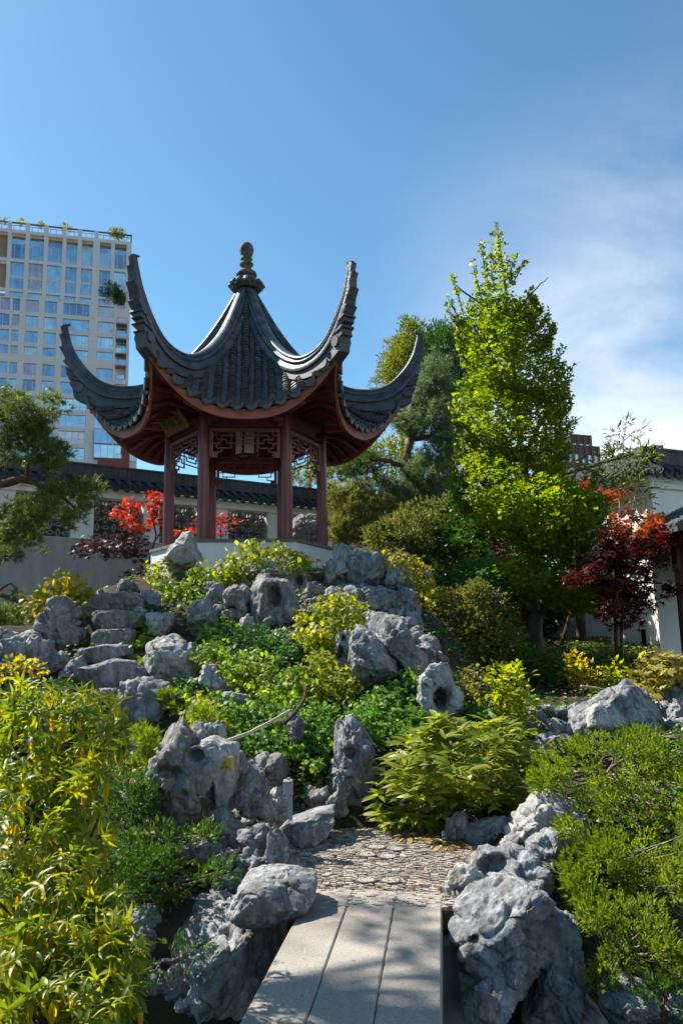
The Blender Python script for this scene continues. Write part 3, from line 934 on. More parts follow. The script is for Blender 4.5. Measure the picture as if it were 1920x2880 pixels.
def wall_with_holes(mb, s0, s1, z0, z1, holes, y0, thick):
    """front sheet with rectangular openings and their reveals"""
    ss = sorted({s0, s1, *[h[0] for h in holes], *[h[1] for h in holes]}); zs = sorted({z0, z1, *[h[2] for h in holes], *[h[3] for h in holes]})
    for a, b in zip(ss[:-1], ss[1:]):
        for c, d in zip(zs[:-1], zs[1:]):
            m1, m2 = (a + b) / 2, (c + d) / 2
            if any(h[0] < m1 < h[1] and h[2] < m2 < h[3] for h in holes): continue
            mb.add([(a, y0, c), (b, y0, c), (b, y0, d), (a, y0, d)], [(0, 1, 2, 3)])
    for a, b, c, d in holes:
        t = y0 + thick
        mb.add([(a, y0, c), (b, y0, c), (b, y0, d), (a, y0, d), (a, t, c), (b, t, c), (b, t, d), (a, t, d)], [(0, 4, 5, 1), (1, 5, 6, 2), (2, 6, 7, 3), (3, 7, 4, 0)])

MT['oldplaster'] = mat_stained('weathered_white_plaster', (0.86, 0.86, 0.85), (0.60, 0.59, 0.56), 0.4)
MT['greystucco'] = mat_stained('stained_grey_stucco', (0.42, 0.41, 0.395), (0.24, 0.235, 0.22), 0.7)
MT['coping'] = mat_stained('blackened_coping', (0.060, 0.062, 0.066), (0.19, 0.19, 0.19), 0.55, (9, 9, 0.6))
MT['rolltile'] = simple('dark_roll_tile', (0.050, 0.052, 0.056), 0.65, 0.3, 0.5, 8.0, 0.4, 0.02)

# shared pieces of the wall copings
mb = MB()
pr = [(-.13, .10), (-.115, -.02), (-.07, -.09), (0, -.125), (.07, -.09), (.115, -.02), (.13, .10)]
inn2 = [(-.13, .10), (-.09, .03), (-.05, -.005), (0, -.02), (.05, -.005), (.09, .03), (.13, .10)]
rw = [[(x, -.03, z) for x, z in pr], [(x, -.045, z) for x, z in inn2], [(x, .12, z + .03) for x, z in inn2], [(x, -.005, z) for x, z in pr]]
mb.grid(rw + [rw[0]]); wall_drip = mb.mesh('drip_tile'); wall_drip.materials.append(MT['rolltile'])
mb = MB(); rows = []
for i in range(9):
    for e, rad in ((0, .072), (.9, .085)):
        tt = (i + e) / 9
        rows.append([(math.cos(a) * rad, -.02 + .46 * tt, .03 + .25 * tt + math.sin(a) * rad) for a in np.linspace(-.2, math.pi + .2, 8)])
mb.grid(rows); mb.add(rows[0], [tuple(range(8))])
wall_roll = mb.mesh('tile_roll'); wall_roll.materials.append(MT['rolltile'])
def coping(root, s0, s1, zt, y_face, sp=0.29, both=False):
    """ridge band, tiled slope with rolls and drip tiles, and a plaster cornice; zt = top"""
    mb = MB(); yc = y_face + .18
    mb.b2((s0, yc - .11, zt - .30), (s1, yc + .11, zt - .05)); mb.b2((s0, yc - .14, zt - .05), (s1, yc + .14, zt)); mb.b2((s0, yc - .15, zt - .36), (s1, yc + .15, zt - .301))
    ridge = mb.build('coping_ridge', MT['coping'], root)
    mb = MB(); y0 = y_face - .30
    mb.add([(s0, y0, zt - .62), (s1, y0, zt - .62), (s1, yc, zt - .34), (s0, yc, zt - .34), (s0, y0, zt - .68), (s1, y0, zt - .68), (s1, yc + .3, zt - .55), (s0, yc + .3, zt - .55)],
           [(0, 1, 2, 3), (4, 7, 6, 5), (0, 4, 5, 1), (2, 6, 7, 3), (0, 3, 7, 4), (1, 5, 6, 2)])
    sl = mb.build('coping_slope', MT['rolltile'], root)
    n = int((s1 - s0) / sp)
    for i in range(n):
        o = link('tile_roll', wall_roll, None, sl); o.location = (s0 + (i + .5) * sp, y0 - .01, zt - .64)
        o = link('drip_tile', wall_drip, None, sl); o.location = (s0 + i * sp, y0 - .02, zt - .66)
    mb = MB(); mb.b2((s0, y_face - .10, zt - .92), (s1, y_face + .02, zt - .685)); mb.b2((s0, y_face - .16, zt - .80), (s1, y_face - .101, zt - .684))
    mb.build('cornice', MT['oldplaster'], root)
    return sl

MT['rear_shade'] = mat_stained('shaded_lattice_backing', (0.10, 0.10, 0.10), (0.05, 0.05, 0.05), 0.5)  # added backing behind the lattice; the corridor's shade is put into its dark colour
# ---- garden wall with leak windows
gw = Plane(700, 1400, 24.0, (.823, .568))
gwr = gw.root('garden_wall', 'long white garden wall with tiled coping and tile lattice windows', 'wall')
zt = gw.uv(640, 1345)[1]
gs0, gs1 = gw.uv(-260, 1300)[0], gw.uv(1330, 1400)[0]
holes = []
for (x0, y0, x1, y1) in ((40, 1412, 199, 1532), (263, 1408, 404, 1534), (448, 1416, 556, 1528), (640, 1430, 752, 1526), (824, 1440, 915, 1535)):
    a = gw.uv(x0, (y0 + y1) / 2); b = gw.uv(x1, (y0 + y1) / 2); t = gw.uv((x0 + x1) / 2, y0); c = gw.uv((x0 + x1) / 2, y1)
    holes.append((a[0], b[0], c[1], t[1]))
zw0 = np.mean([h[2] for h in holes]); zw1 = np.mean([h[3] for h in holes])
holes = [(a, b, zw0, zw1) for a, b, c, d in holes]
mb = MB(); wall_with_holes(mb, gs0, gs1, zw0 - .25, zt - .9, holes, 0.0, .22)
mb.build('wall', MT['oldplaster'], gwr)
mb = MB(); mb.b2((gs0, .55, 2.4), (gs1, .7, zt - .7)); mb.build('shade_backing', MT['rear_shade'], gwr)
mb = MB(); mb.b2((gs0, -.10, 2.3), (gs1, .22, zw0 - .02)); mb.build('lower_wall', MT['greystucco'], gwr)
coping(gwr, gs0, gs1, zt, 0.0)
# curved lattice pieces: one arc of roof tile
mb = MB(); rows = []
for a in np.linspace(-R(62), R(62), 9):
    r0, r1 = .115, .139
    rows.append([(r0 * math.sin(a), .03, r0 * math.cos(a) - .08), (r1 * math.sin(a), .03, r1 * math.cos(a) - .08), (r1 * math.sin(a), .17, r1 * math.cos(a) - .08), (r0 * math.sin(a), .17, r0 * math.cos(a) - .08)])
mb.grid(rows, close=True); mb.add(rows[0], [(0, 1, 2, 3)]); mb.add(rows[-1], [(3, 2, 1, 0)])
arc_me = mb.mesh('tile_arc'); MT['lat_tile'] = simple('grey_lattice_tile', (0.34, 0.32, 0.29), 0.8, 0.2, 0.3, 6.0); arc_me.materials.append(MT['lat_tile'])
for w, (a, b, c, d) in enumerate(holes):
    mb = MB(); f = .05
    for lo, hi in (((a - f, -.03, d), (b + f, .02, d + f)), ((a - f, -.03, c - f), (b + f, .02, c)), ((a - f, -.03, c), (a, .02, d)), ((b, -.03, c), (b + f, .02, d))): mb.b2(lo, hi)
    fr = mb.build('lattice_window', MT['oldplaster'], gwr)
    stp = .215; nx = max(2, int(round((b - a) / stp))); nz = max(2, int(round((d - c) / stp)))
    sx, sz = (b - a) / nx, (d - c) / nz
    for i in range(nx):
        for j in range(nz):
            cx, cz = a + (i + .5) * sx, c + (j + .5) * sz
            if w < 2: angs = ((i + j) % 2 * math.pi / 2, (i + j) % 2 * math.pi / 2 + math.pi)
            else: angs = (math.pi / 4 + (i + j) % 2 * math.pi / 2, math.pi / 4 + (i + j) % 2 * math.pi / 2 + math.pi)
            for an in angs:
                o = link('tile_arc', arc_me, None, fr); o.location = (cx, 0, cz); o.rotation_euler = (0, an, 0); o.scale = (.93, 1, .93)

# ---- apartment tower
tw = Plane(371, 700, 150.0, (math.cos(R(15.4)), math.sin(R(15.4))))
twr = tw.root('apartment_tower', 'tall cream apartment tower with blue glazed windows behind the garden', 'building')
MT['concrete'] = mat_stained('cream_concrete', (0.68, 0.64, 0.64), (0.57, 0.54, 0.54), 0.5, (.2, .2, .05))
MT['brickred'] = simple('red_brick_panel', (0.24, 0.075, 0.065), 0.8, 0.2, 0.15, 0.8)
MT['wframe'] = simple('white_window_frame', (0.55, 0.56, 0.57), 0.5, 0.4, 0.05, 2)
MT['terr'] = simple('tan_balcony_soffit', (0.33, 0.25, 0.18), 0.8, 0.2, 0.1, 1)
m, nt, out = mat_new('blue_window_glass')
oi = nd(nt, 'ShaderNodeObjectInfo'); pos = world_pos(nt)
c = ramp(nt, oi.outputs['Random'], [(0.0, (0.10, 0.22, 0.38)), (0.45, (0.20, 0.44, 0.62)), (0.8, (0.32, 0.60, 0.74)), (0.9, (0.36, 0.40, 0.43)), (1.0, (0.34, 0.27, 0.44))])
c = mixc(nt, 0.6, c, ramp(nt, noise(nt, 0.55, 2, vec=pos, stretch=(1, 1, .6)), [(0.35, (0.3, 0.32, 0.35)), (0.65, (0.7, 0.7, 0.68))]), 'OVERLAY')
pg = principled(nt, out, c, 0.06, 0.9, None, 0.72)
MT['glass'] = m
def Tz(k, x, y): return Z(k, [(x, y)])[0]
def zrow(k, xr, y): return tw.uv(*Tz(k, xr, y))[1]
def scol(k, x, yr): return tw.uv(*Tz(k, x, yr))[0]
win_cache = {}
def window(root, s0, s1, z0, z1, y, mull=2, name='window', transom=0.0, sash=True):
    w, h_ = round(s1 - s0, 2), round(z1 - z0, 2); key = (w, h_, mull, transom, sash)
    if key not in win_cache:
        fb = MB(); t = .09
        fb.b2((0, 0, 0), (w, .10, t)); fb.b2((0, 0, h_ - t), (w, .10, h_)); fb.b2((0, .002, t), (t, .098, h_ - t)); fb.b2((w - t, .002, t), (w, .098, h_ - t))
        fr_ = [0.28] if mull == 1 else ([0.24, 0.76] if mull == 2 else [k_ / (mull + 1) for k_ in range(1, mull + 1)])
        for q_ in fr_: fb.b2((w * q_ - .05, .01, t), (w * q_ + .05, .09, h_ - t))
        if transom: fb.b2((t, .012, h_ * transom - .3), (w - t, .088, h_ * transom + .3))
        if sash and mull: fb.b2((w * fr_[-1] + .05, .014, h_ * .34 - .05), (w - t, .086, h_ * .34 + .05)); fb.b2((w * (fr_[-1] + 1) / 2 - .04, .014, t), (w * (fr_[-1] + 1) / 2 + .04, .086, h_ * .34 - .051))
        fm = fb.mesh('window'); fm.materials.append(MT['wframe'])
        gb = MB(); gb.b2((0.03, .05, 0.03), (w - .03, .07, h_ - .03)); gm = gb.mesh('pane'); gm.materials.append(MT['glass'])
        win_cache[key] = (fm, gm)
    fm, gm = win_cache[key]
    o = link(name, fm, None, root); o.location = (s0, y, z0)
    g = link('pane', gm, None, o)
    return o
SL = -34.0
zr_roof = zrow('T', 1530, 300)
upT = [(-95, 75), (120, 283), (333, 503), (550, 718), (765, 896), (944, 1078), (1158, 1288), (1333, 1470)]
upC = [(scol('T', a, 450), scol('T', b, 450)) for a, b in upT]
rowsU = [(zrow('T', 630, 535), zrow('T', 630, 240)), (zrow('T', 620, 885), zrow('T', 620, 572)), (zrow('T', 610, 1010), zrow('T', 610, 915))]
# the upper block stands 1.2 m behind the lower one
holesU = [(a, b, z0, z1) for (a, b) in upC for (z0, z1) in rowsU]
zt2 = zrow('T', 900, 1035)
mb = MB(); wall_with_holes(mb, SL, 0.0, zt2 - 3, zr_roof, holesU, 1.2, .5)
mb.add([(0, 1.2, zt2 - 3), (0, 22, zt2 - 3), (0, 22, zr_roof), (0, 1.2, zr_roof), (SL, 22, zr_roof), (SL, 1.2, zr_roof)], [(0, 1, 2, 3), (3, 2, 4, 5)])
mb.build('upper_wall', MT['concrete'], twr, fixn=False)
for ci, (a, b) in enumerate(upC):
    for ri, (z0, z1) in enumerate(rowsU):
        if ci == 0:
            mb = MB(); mb.b2((a, 2.6, z0), (b, 2.7, z1)); mb.build('balcony_back', MT['terr'], twr); continue
        if ri == 0:   # recessed loggia above a window
            zm = z0 + (z1 - z0) * .60
            window(twr, a, b, z0, zm, 1.45, 2, transom=0.0)
            mb = MB(); mb.b2((a, 1.5, zm), (b, 1.6, zm + .9)); mb.build('balustrade', MT['glass'], twr)
            window(twr, a + (b - a) * .25, a + (b - a) * .78, zm, z1 - .4, 2.6, 0)
            mb = MB(); mb.b2((a, 2.71, zm), (b, 2.8, z1)); mb.build('loggia_back', MT['terr'], twr)
        elif ri == 1: window(twr, a, b, z0, z1, 1.45, 2, transom=.46)
        else: window(twr, a, b, z0, z1, 1.45, 2)
# rails around the roof with planter posts
zr = zrow('T', 1530, 215)
mb = MB(); mb.b2((SL, 1.25, zr - .22), (0.02, 1.55, zr + .02))
mb.b2((-.25, 1.26, zr_roof), (-.02, 1.5, zr - .22)); mb.b2((SL, 1.30, zr_roof + .85), (-.3, 1.36, zr_roof + .93))
for x in np.arange(SL, -.5, 1.1): mb.b2((x, 1.31, zr_roof), (x + .07, 1.35, zr_roof + .85))
for x in (-2.2, -1.5, -.9): mb.b2((x, 1.31, zr_roof + .93), (x + .1, 1.4, zr - .22))
mb.build('roof_railing', MT['coping'], twr)
for x in (107, 320, 540, 750, 930, 1124):
    s_ = scol('T', x, 120); mb = MB(); mb.b2((s_ - .4, 1.22, zr_roof), (s_ + .4, 2.0, zr_roof + 1.6)); mb.b2((s_ - .12, 1.4, zr_roof + 1.6), (s_ + .12, 1.7, zr)); mb.build('roof_planter', MT['concrete'], twr)
# lower block
loT = [(-170, -20, 1), (0, 112, 1), (140, 226, 1), (297, 446, 2), (514, 661, 2), (730, 1037, 3), (1135, 1326, 2)]
loC = [(scol('T', a, 1250), scol('T', b, 1250), k) for a, b, k in loT]
def lin(k, x, ys): return [zrow(k, x, y) for y in ys]
rowsL = []
for y1, y0 in ((1022, 1160), (1205, 1340), (1385, 1518), (1562, 1660)): rowsL.append((zrow('T', 590, y0), zrow('T', 590, y1)))
pitch_ = rowsL[0][1] - rowsL[1][1]
while len(rowsL) < 13: rowsL.append((rowsL[-1][0] - pitch_ if len(rowsL) > 4 else rowsL[2][0] - 2 * pitch_, rowsL[-1][1] - pitch_ if len(rowsL) > 4 else rowsL[2][1] - 2 * pitch_))
sr = scol('T', 1350, 1250); sb1 = scol('T', 1478, 1250)
zbase = 0.0
holesL = [(a, b, z0, z1) for a, b, k in loC for z0, z1 in rowsL if z0 > 1]
mb = MB(); wall_with_holes(mb, SL, sr, zbase, zt2, holesL, 0.0, .45)
mb.add([(sr, 0, zbase), (sr, 1.9, zbase), (sr, 1.9, zt2), (sr, 0, zt2)], [(0, 1, 2, 3)])
mb.add([(SL, 0, zt2), (sr, 0, zt2), (sr, 1.7, zt2), (SL, 1.7, zt2)], [(0, 1, 2, 3)])
mb.build('lower_wall', MT['concrete'], twr, fixn=False)
for a, b, k in loC:
    for z0, z1 in rowsL:
        if z0 > 1: window(twr, a, b, z0, z1, .25, k)
# spandrel shadow lines between the storeys
mb = MB()
for z0, z1 in rowsL: mb.b2((SL, -.03, z1 + .42), (sr - .001, .0, z1 + .5))
mb.build('string_course', MT['concrete'], twr)
# terrace rail on top of the lower block
mb = MB()
for (a, b) in upC[1:6]: 
    mb.b2((a, .1, zt2 + .75), (b, .16, zt2 + .83))
    for q_ in (0, .5, 1): mb.b2((a + (b - a) * q_ - .04, .1, zt2), (a + (b - a) * q_ + .04, .16, zt2 + .75))
mb.build('terrace_rail', MT['wframe'], twr)
# recessed balconies on the corner
mb = MB(); mb.b2((sr + .001, 2.4, zbase), (-.001, 2.6, zt2 - .2)); mb.b2((sb1, .9, zbase), (0.0, 21, zt2 - 3.001)); mb.build('corner_wall', MT['concrete'], twr)
for i, (z0, z1) in enumerate(rowsL):
    if z0 < 1: continue
    mb = MB(); mb.b2((sr + .002, .5, z0 - .75), (sb1 - .002, 2.39, z0 - .5)); bal = mb.build('balcony', MT['terr'], twr)
    mb = MB()
    for z_ in (z0 - .48, z0 + .55): mb.b2((sr + .05, .52, z_), (sb1, .60, z_ + .07))
    for q_ in (0.02, .5, .97): mb.b2((sr + (sb1 - sr) * q_, .53, z0 - .40), (sr + (sb1 - sr) * q_ + .08, .59, z0 + .55))
    mb.build('balcony_rail', MT['wframe'], bal)
    mb = MB(); mb.b2((sr + .05, .61, z0 - .41), (sb1 - .02, .63, z0 + .55)); mb.build('balcony_glass', MT['glass'], bal)
    window(twr, sr + .3, sb1 - .2, z0 - .4, z1 - .2, 2.25, 1)
# brick base at the foot of the tower and the lower glazed block
a = scol('U', 1030, 1310); b = scol('U', 1358, 1200); zt3 = zrow('U', 1000, 1305)
mb = MB(); mb.b2((a, -.9, 0), (b, -.05, zt3)); mb.b2((scol('U', 1280, 1200), -.899, zt3 + .001), (b, -.051, zrow('U', 1300, 1000))); mb.build('brick_base', MT['brickred'], twr)
s0_ = scol('U', 990, 1100); s1_ = scol('U', 1275, 1200)
window(twr, s0_, s1_ - .02, zt3 + .05, zrow('U', 1100, 1165), -.6, 3); window(twr, s0_, s1_ - .02, zrow('U', 1100, 1155), zrow('U', 1050, 1000), -.6, 3)
window(twr, b + .1, scol('U', 1435, 1200), zrow('U', 1400, 1340), zrow('U', 1400, 1130), -.4, 1)
mb = MB(); mb.b2((b + .05, -.2, 0), (scol('U', 1440, 1200), 6, zrow('U', 1400, 1120))); mb.build('annex', MT['concrete'], twr)

# ---- brick and glass block far behind the trees
t2 = Plane(1680, 1240, 220.0, (math.cos(R(20)), math.sin(R(20))))
t2r = t2.root('brick_tower', 'distant red brick and glass tower above the tiled roof', 'building')
MT['tbrick'] = simple('rust_brick', (0.22, 0.085, 0.06), 0.8, 0.2, 0.2, 0.5); MT['tdark'] = simple('charcoal_cladding', (0.05, 0.05, 0.06), 0.5, 0.3, 0.2, 0.5)
def blk(x0, x1, ytop, off, nx, z_low):
    a = t2.uv(*Tz('W', x0, 300))[0]; b = t2.uv(*Tz('W', x1, 300))[0]; z1 = t2.uv(*Tz('W', (x0 + x1) / 2, ytop))[1]
    mb = MB(); mb.b2((a, off + .2, 0), (b, off + 14, z1)); mb.build('block', MT['tdark'], t2r)
    cw = (b - a) / nx
    for i in range(nx + 1):
        mb = MB(); mb.b2((a + i * cw - .35, off, 0), (a + i * cw + .35, off + .3, z1)); mb.build('brick_pier', MT['tbrick'], t2r)
    zz = z1 - 2.2
    while zz > z_low:
        for i in range(nx): window(t2r, a + i * cw + .5, a + (i + 1) * cw - .5, zz - 2.8, zz - .5, off + .08, 2, sash=False)
        mb = MB(); mb.b2((a, off + .05, zz - 3.4), (b, off + .19, zz - 2.9)); mb.build('spandrel', MT['tbrick'], t2r)
        zz -= 3.6
blk(285, 525, 150, 3.0, 3, 42); blk(60, 530, 310, 0.0, 6, 38)

# ---- white hall at the side with hipped coping
hp = Plane(1832, 1400, 17.0, (.42, -.907))
hall = hp.root('white_hall', 'white plastered hall with dark tiled coping behind the maples', 'building')
zh = hp.uv(1826, 1252)[1]
hs0 = -8.4
mb = MB(); mb.b2((hs0, 0, .9), (0.0, .25, zh - .9)); mb.build('side_wall', MT['oldplaster'], hall)
coping(hall, hs0, 0.12, zh, 0.0)
# second face of the hall, turned a quarter
mb = MB(); mb.b2((-.24, .251, .9), (0.0, 7.0, zh - .9)); mb.build('end_wall', MT['oldplaster'], hall)
hall2 = empty('end_coping', (0, 0, 0)); hall2.parent = hall; hall2.rotation_euler = (0, 0, R(90))
coping(hall2, -0.12, 7.0, zh, 0.0)
# pilaster strip and four-slot vent of the side wall
ve = [hp.uv(*Tz('Y', 305, 1585)), hp.uv(*Tz('Y', 405, 1825))]
mb = MB()
MT['void'] = simple('vent_dark', (0.012, 0.012, 0.013), 0.9)
for i in range(4):
    zz = ve[0][1] + (ve[1][1] - ve[0][1]) * i / 4; mb.b2((ve[0][0] + .02, -.012, zz - .13), (ve[1][0] - .02, .0, zz))
mb.build('vent', MT['void'], hall)
pl = [hp.uv(*Tz('Y', 545, 1200))[0], hp.uv(*Tz('Y', 700, 1200))[0]]
mb = MB(); mb.b2((pl[0], -.10, .9), (min(pl[1], -.02), -.001, 4.3)); mb.build('pilaster', MT['oldplaster'], hall)

# ---- roofed walkway that enters at the edge of the picture
wk = P(1915, 1860, 13.4)
walk = empty('covered_walkway', (wk[0], wk[1], 1.0), 0, 'covered walkway with maroon post and dark tiled roof beside the hall', 'walkway')
def W3(p): return (p[0] - wk[0], p[1] - wk[1], p[2] - 1.0)
b0 = P(1917, 1880, 13.4); b1 = P(1894, 1530, 13.4)
mb = MB(); mb.tube([W3((b1[0] + .1, b0[1], .9)), W3((b1[0] + .08, b1[1], b1[2]))], .11, 16); mb.build('post', MT['redwood'], walk, True)
e = P(1858, 1500, 13.0)
mb = MB(); mb.b2(W3((b1[0] - .25, 12.4, b1[2] - .05)), W3((b1[0] + 2.4, 15.5, b1[2] + .12))); mb.build('ceiling_beam', MT['darkwood'], walk)
mb = MB(); mb.b2(W3((b1[0] - .02, 13.3, b1[2] - .45)), W3((b1[0] + 2.4, 13.5, b1[2] - .06))); mb.build('beam', MT['darkwood'], walk)
mb = MB()
za = b1[2] + .14; xa = b1[0] - .42
mb.add([W3((xa, 12.2, za)), W3((xa, 15.6, za)), W3((xa + 3, 15.6, za + 1.5)), W3((xa + 3, 12.2, za + 1.5)), W3((xa, 12.2, za - .08)), W3((xa, 15.6, za - .08)), W3((xa + 3, 15.6, za + .1)), W3((xa + 3, 12.2, za + .1))],
       [(0, 3, 2, 1), (4, 5, 6, 7), (0, 1, 5, 4), (3, 7, 6, 2), (0, 4, 7, 3), (1, 2, 6, 5)])
rs = mb.build('roof_slope', MT['rolltile'], walk)
mb = MB(); rows = []
for i in range(34):
    for e_, rad in ((0, .058), (.92, .072)):
        tt = (i + e_) / 34; rows.append([(3.0 * tt, math.cos(a) * rad, 1.5 * tt + math.sin(a) * rad + .01) for a in np.linspace(-.1, math.pi + .1, 7)])
mb.grid(rows); mb.add(rows[0], [tuple(range(7))]); rme = mb.mesh('tile_roll'); rme.materials.append(MT['rolltile'])
for i in range(15):
    o = link('tile_roll', rme, None, rs); o.location = W3((xa - .01, 12.3 + i * .23, za))
mb = MB()
lx = b1[0] + .2; lz = b1[2] - .5
for i in range(5): mb.b2(W3((lx, 13.38, lz - .09 * i * 1.6)), W3((lx + 2, 13.41, lz - .09 * i * 1.6 + .02)))
for i in range(12): mb.b2(W3((lx + i * .16, 13.381, lz - .57 + .14 * (i % 3))), W3((lx + i * .16 + .02, 13.409, lz - .0)))
mb.build('lattice', MT['darkwood'], walk)
mb = MB(); mb.b2(W3((b1[0] + .25, 15.0, .9)), W3((b1[0] + 3, 15.1, b1[2] - .1))); mb.build('back_wall', MT['oldplaster'], walk)
# ---------------------------------------------------------------- rocks
_ico = {}
def ico(sub):
    if sub not in _ico:
        bm = bmesh.new(); bmesh.ops.create_icosphere(bm, subdivisions=sub, radius=1.0)
        bm.verts.ensure_lookup_table()
        v = np.array([q.co[:] for q in bm.verts]); f = np.array([[q.index for q in p.verts] for p in bm.faces]); bm.free()
        _ico[sub] = (v / np.linalg.norm(v, axis=1)[:, None], f)
    return _ico[sub]
def star(poly, n=240):
    """centroid and radius by angle of an outline"""
    p = np.array(poly, float); q = np.roll(p, -1, 0)
    cr = p[:, 0] * q[:, 1] - q[:, 0] * p[:, 1]; A = cr.sum() / 2
    c = np.array([((p[:, 0] + q[:, 0]) * cr).sum(), ((p[:, 1] + q[:, 1]) * cr).sum()]) / (6 * A)
    th = np.linspace(-math.pi, math.pi, n, endpoint=False); d = np.stack([np.cos(th), np.sin(th)], 1)
    best = np.zeros(n)
    for a, b in zip(p - c, q - c):
        e = b - a; den = d[:, 0] * e[1] - d[:, 1] * e[0]
        den = np.where(np.abs(den) < 1e-12, 1e-12, den)
        t = (a[0] * e[1] - a[1] * e[0]) / den; s = (a[0] * d[:, 1] - a[1] * d[:, 0]) / den
        ok = (t > 0) & (s >= -1e-6) & (s <= 1 + 1e-6)
        best = np.where(ok & (t > best), t, best)
    best = np.where(best <= 0, np.median(best[best > 0]), best)
    k = np.array([.2, .6, .2]); best = np.convolve(np.concatenate([best[-1:], best, best[:1]]), k, 'valid')
    return c, th, best
ROCKS = []
def rock(label, zk, poly, Y=None, thick=None, sub=None, rough=1.0, groove=0.0, pits=(), mat='rock', dy=0.0, cuts=10, name='garden_rock', grow=1.10, blk=False):
    poly = Z(zk, poly); a = np.array(poly)
    if grow != 1: a = a.mean(0) + (a - a.mean(0)) * grow; poly = [tuple(q) for q in a]
    seed = abs(hash((round(a[0, 0]), round(a[0, 1]), len(poly)))) % 9973
    rs = np.random.RandomState((int(a[:, 0].sum()) * 31 + int(a[:, 1].sum())) % 99991)
    if Y is None:
        yb = a[:, 1].max(); hgt = np.ptp(a[:, 1])
        Y = hit(a[:, 0].mean(), yb - .22 * hgt) + dy
    else:
        yb = a[:, 1].max(); hgt = np.ptp(a[:, 1])
        if 8.4 < Y < 20: Y = min(Y, hit(a[:, 0].mean(), yb - .10 * hgt))
    w = P(a[:, 0], a[:, 1], Y); pl = [(q[0], q[2]) for q in w]
    c, th, rad = star(pl)
    wpx = max(np.ptp(a[:, 0]), np.ptp(a[:, 1]))
    if sub is None: sub = 4 if wpx < 60 else (5 if wpx < 215 else 6)
    u, f = ico(sub)
    wd, ht = np.ptp([p[0] for p in pl]), np.ptp([p[1] for p in pl]); size = math.sqrt(wd * ht)
    T = thick if thick else 0.5 * min(wd, ht) * 0.95 + 0.05 * size
    ang = np.arctan2(u[:, 2], u[:, 0]); rho = np.sqrt(u[:, 0] ** 2 + u[:, 2] ** 2)
    rr = np.interp(ang, np.concatenate([th, [math.pi]]), np.concatenate([rad, rad[:1]]))
    pr = rho ** (0.42 if blk else 0.72)
    sy = np.sign(u[:, 1]) * np.abs(u[:, 1]) ** (0.5 if blk else 0.85)
    v = np.stack([c[0] + rr * pr * np.cos(ang), Y + T * sy, c[1] + rr * pr * np.sin(ang)], 1)
    ctr = np.array([c[0], Y, c[1]])
    # planar breaks on the faces turned to the viewer and up
    for k in range(cuts):
        n = rs.normal(size=3); n[1] = -abs(n[1]) - .35; n /= np.linalg.norm(n)
        dd = (v - ctr) @ n; lim = np.percentile(dd, 99.5) * rs.uniform(.55, .84)
        over = np.maximum(dd - lim, 0); v -= n * (over * .92)[:, None]
    d = (v - ctr); d /= np.linalg.norm(d, axis=1)[:, None] + 1e-9
    off = rs.uniform(0, 90, 3)
    p = v / size
    disp = .055 * fbm(p * 1.6 + off, 3) + .075 * ridged(p * 2.6 + off, 3) - .04
    st = np.array([1.0, 1.0, 0.30])
    disp += (.028 + .06 * groove) * (ridged(p * st * 4.2 + off, 3) - .35)
    # fissures between blocks
    wp = p * 2.1 + off + .35 * np.stack([perlin(p * 3 + off), perlin(p * 3 + off + 31), perlin(p * 3 + off + 67)], 1)
    f1, f2 = worley(wp * np.array([1, 1, .75]), True); ed = f2 - f1
    disp -= .075 * np.exp(-(ed / .07) ** 2) ; disp += .05 * np.clip(ed, 0, .5)
    f1, f2 = worley(wp * 2.7 + 3, True); ed = f2 - f1
    disp -= .028 * np.exp(-(ed / .09) ** 2)
    # eaten hollows
    wo = worley(p * 2.9 + off)
    disp -= .085 * np.exp(-(wo / .26) ** 2)
    wo2 = worley(p * 6.5 + off + 5)
    disp -= .04 * np.exp(-(wo2 / .24) ** 2)
    disp += .020 * fbm(p * 9 + off, 3) + .022 * ridged(p * 7 + off, 3)
    v = v + d * (disp * size * rough)[:, None]
    # fine crags of a constant metric size
    fine = .012 * fbm(v * 14 + off, 3) + .016 * (ridged(v * 8 + off, 3) - .3)
    v = v + d * (fine * rough)[:, None]
    for (hx, hy, rx, ry, dep) in pits:
        (hx, hy), = Z(zk, [(hx, hy)]); s_ = ZOOM[zk][2]
        px, py = proj(v)
        q = ((px - hx) / (rx * s_)) ** 2 + ((py - hy) / (ry * s_)) ** 2
        fr = v[:, 1] < Y + T * .2
        k_ = np.where(fr, 1 / (1 + q ** 3), 0)
        v[:, 1] += k_ * dep
    me = raw_mesh(name, v - ctr, tris=f)
    o = link(name, me, MT[mat], None, True); o.location = ctr
    tag(o, label, 'rock', 'rockery stones')
    ROCKS.append((o, np.array(poly), Y, T))
    return o

# stair and terrace on the left shoulder of the mound
rock('pale pointed rock with a thin stone arch standing against the grey wall', 'A', [(300, 355), (345, 270), (385, 235), (405, 190), (440, 175), (470, 190), (480, 260), (485, 370), (400, 380)], mat='rock_pale', groove=.5)
rock('slim stone arch leaning on the pale pointed rock', 'A', [(296, 360), (318, 255), (335, 240), (378, 243), (390, 262), (340, 262), (326, 290), (310, 362)], cuts=0, rough=.4)
rock('tall pitted pillar rock at the head of the stone stair', 'A', [(520, 300), (550, 255), (590, 245), (610, 280), (640, 330), (690, 360), (720, 440), (700, 490), (640, 500), (560, 490), (530, 400)], groove=.6, pits=((575, 370, 14, 10, .2), (605, 392, 12, 12, .2)), mat='rock_pale')
rock('low domed rock behind the pitted pillar rock', 'A', [(640, 322), (690, 310), (740, 330), (752, 385), (700, 400), (650, 380)], mat='rock_pale')
rock('rounded grey boulder below the shaded maple', 'A', [(730, 430), (770, 385), (840, 395), (862, 440), (845, 485), (740, 480)])
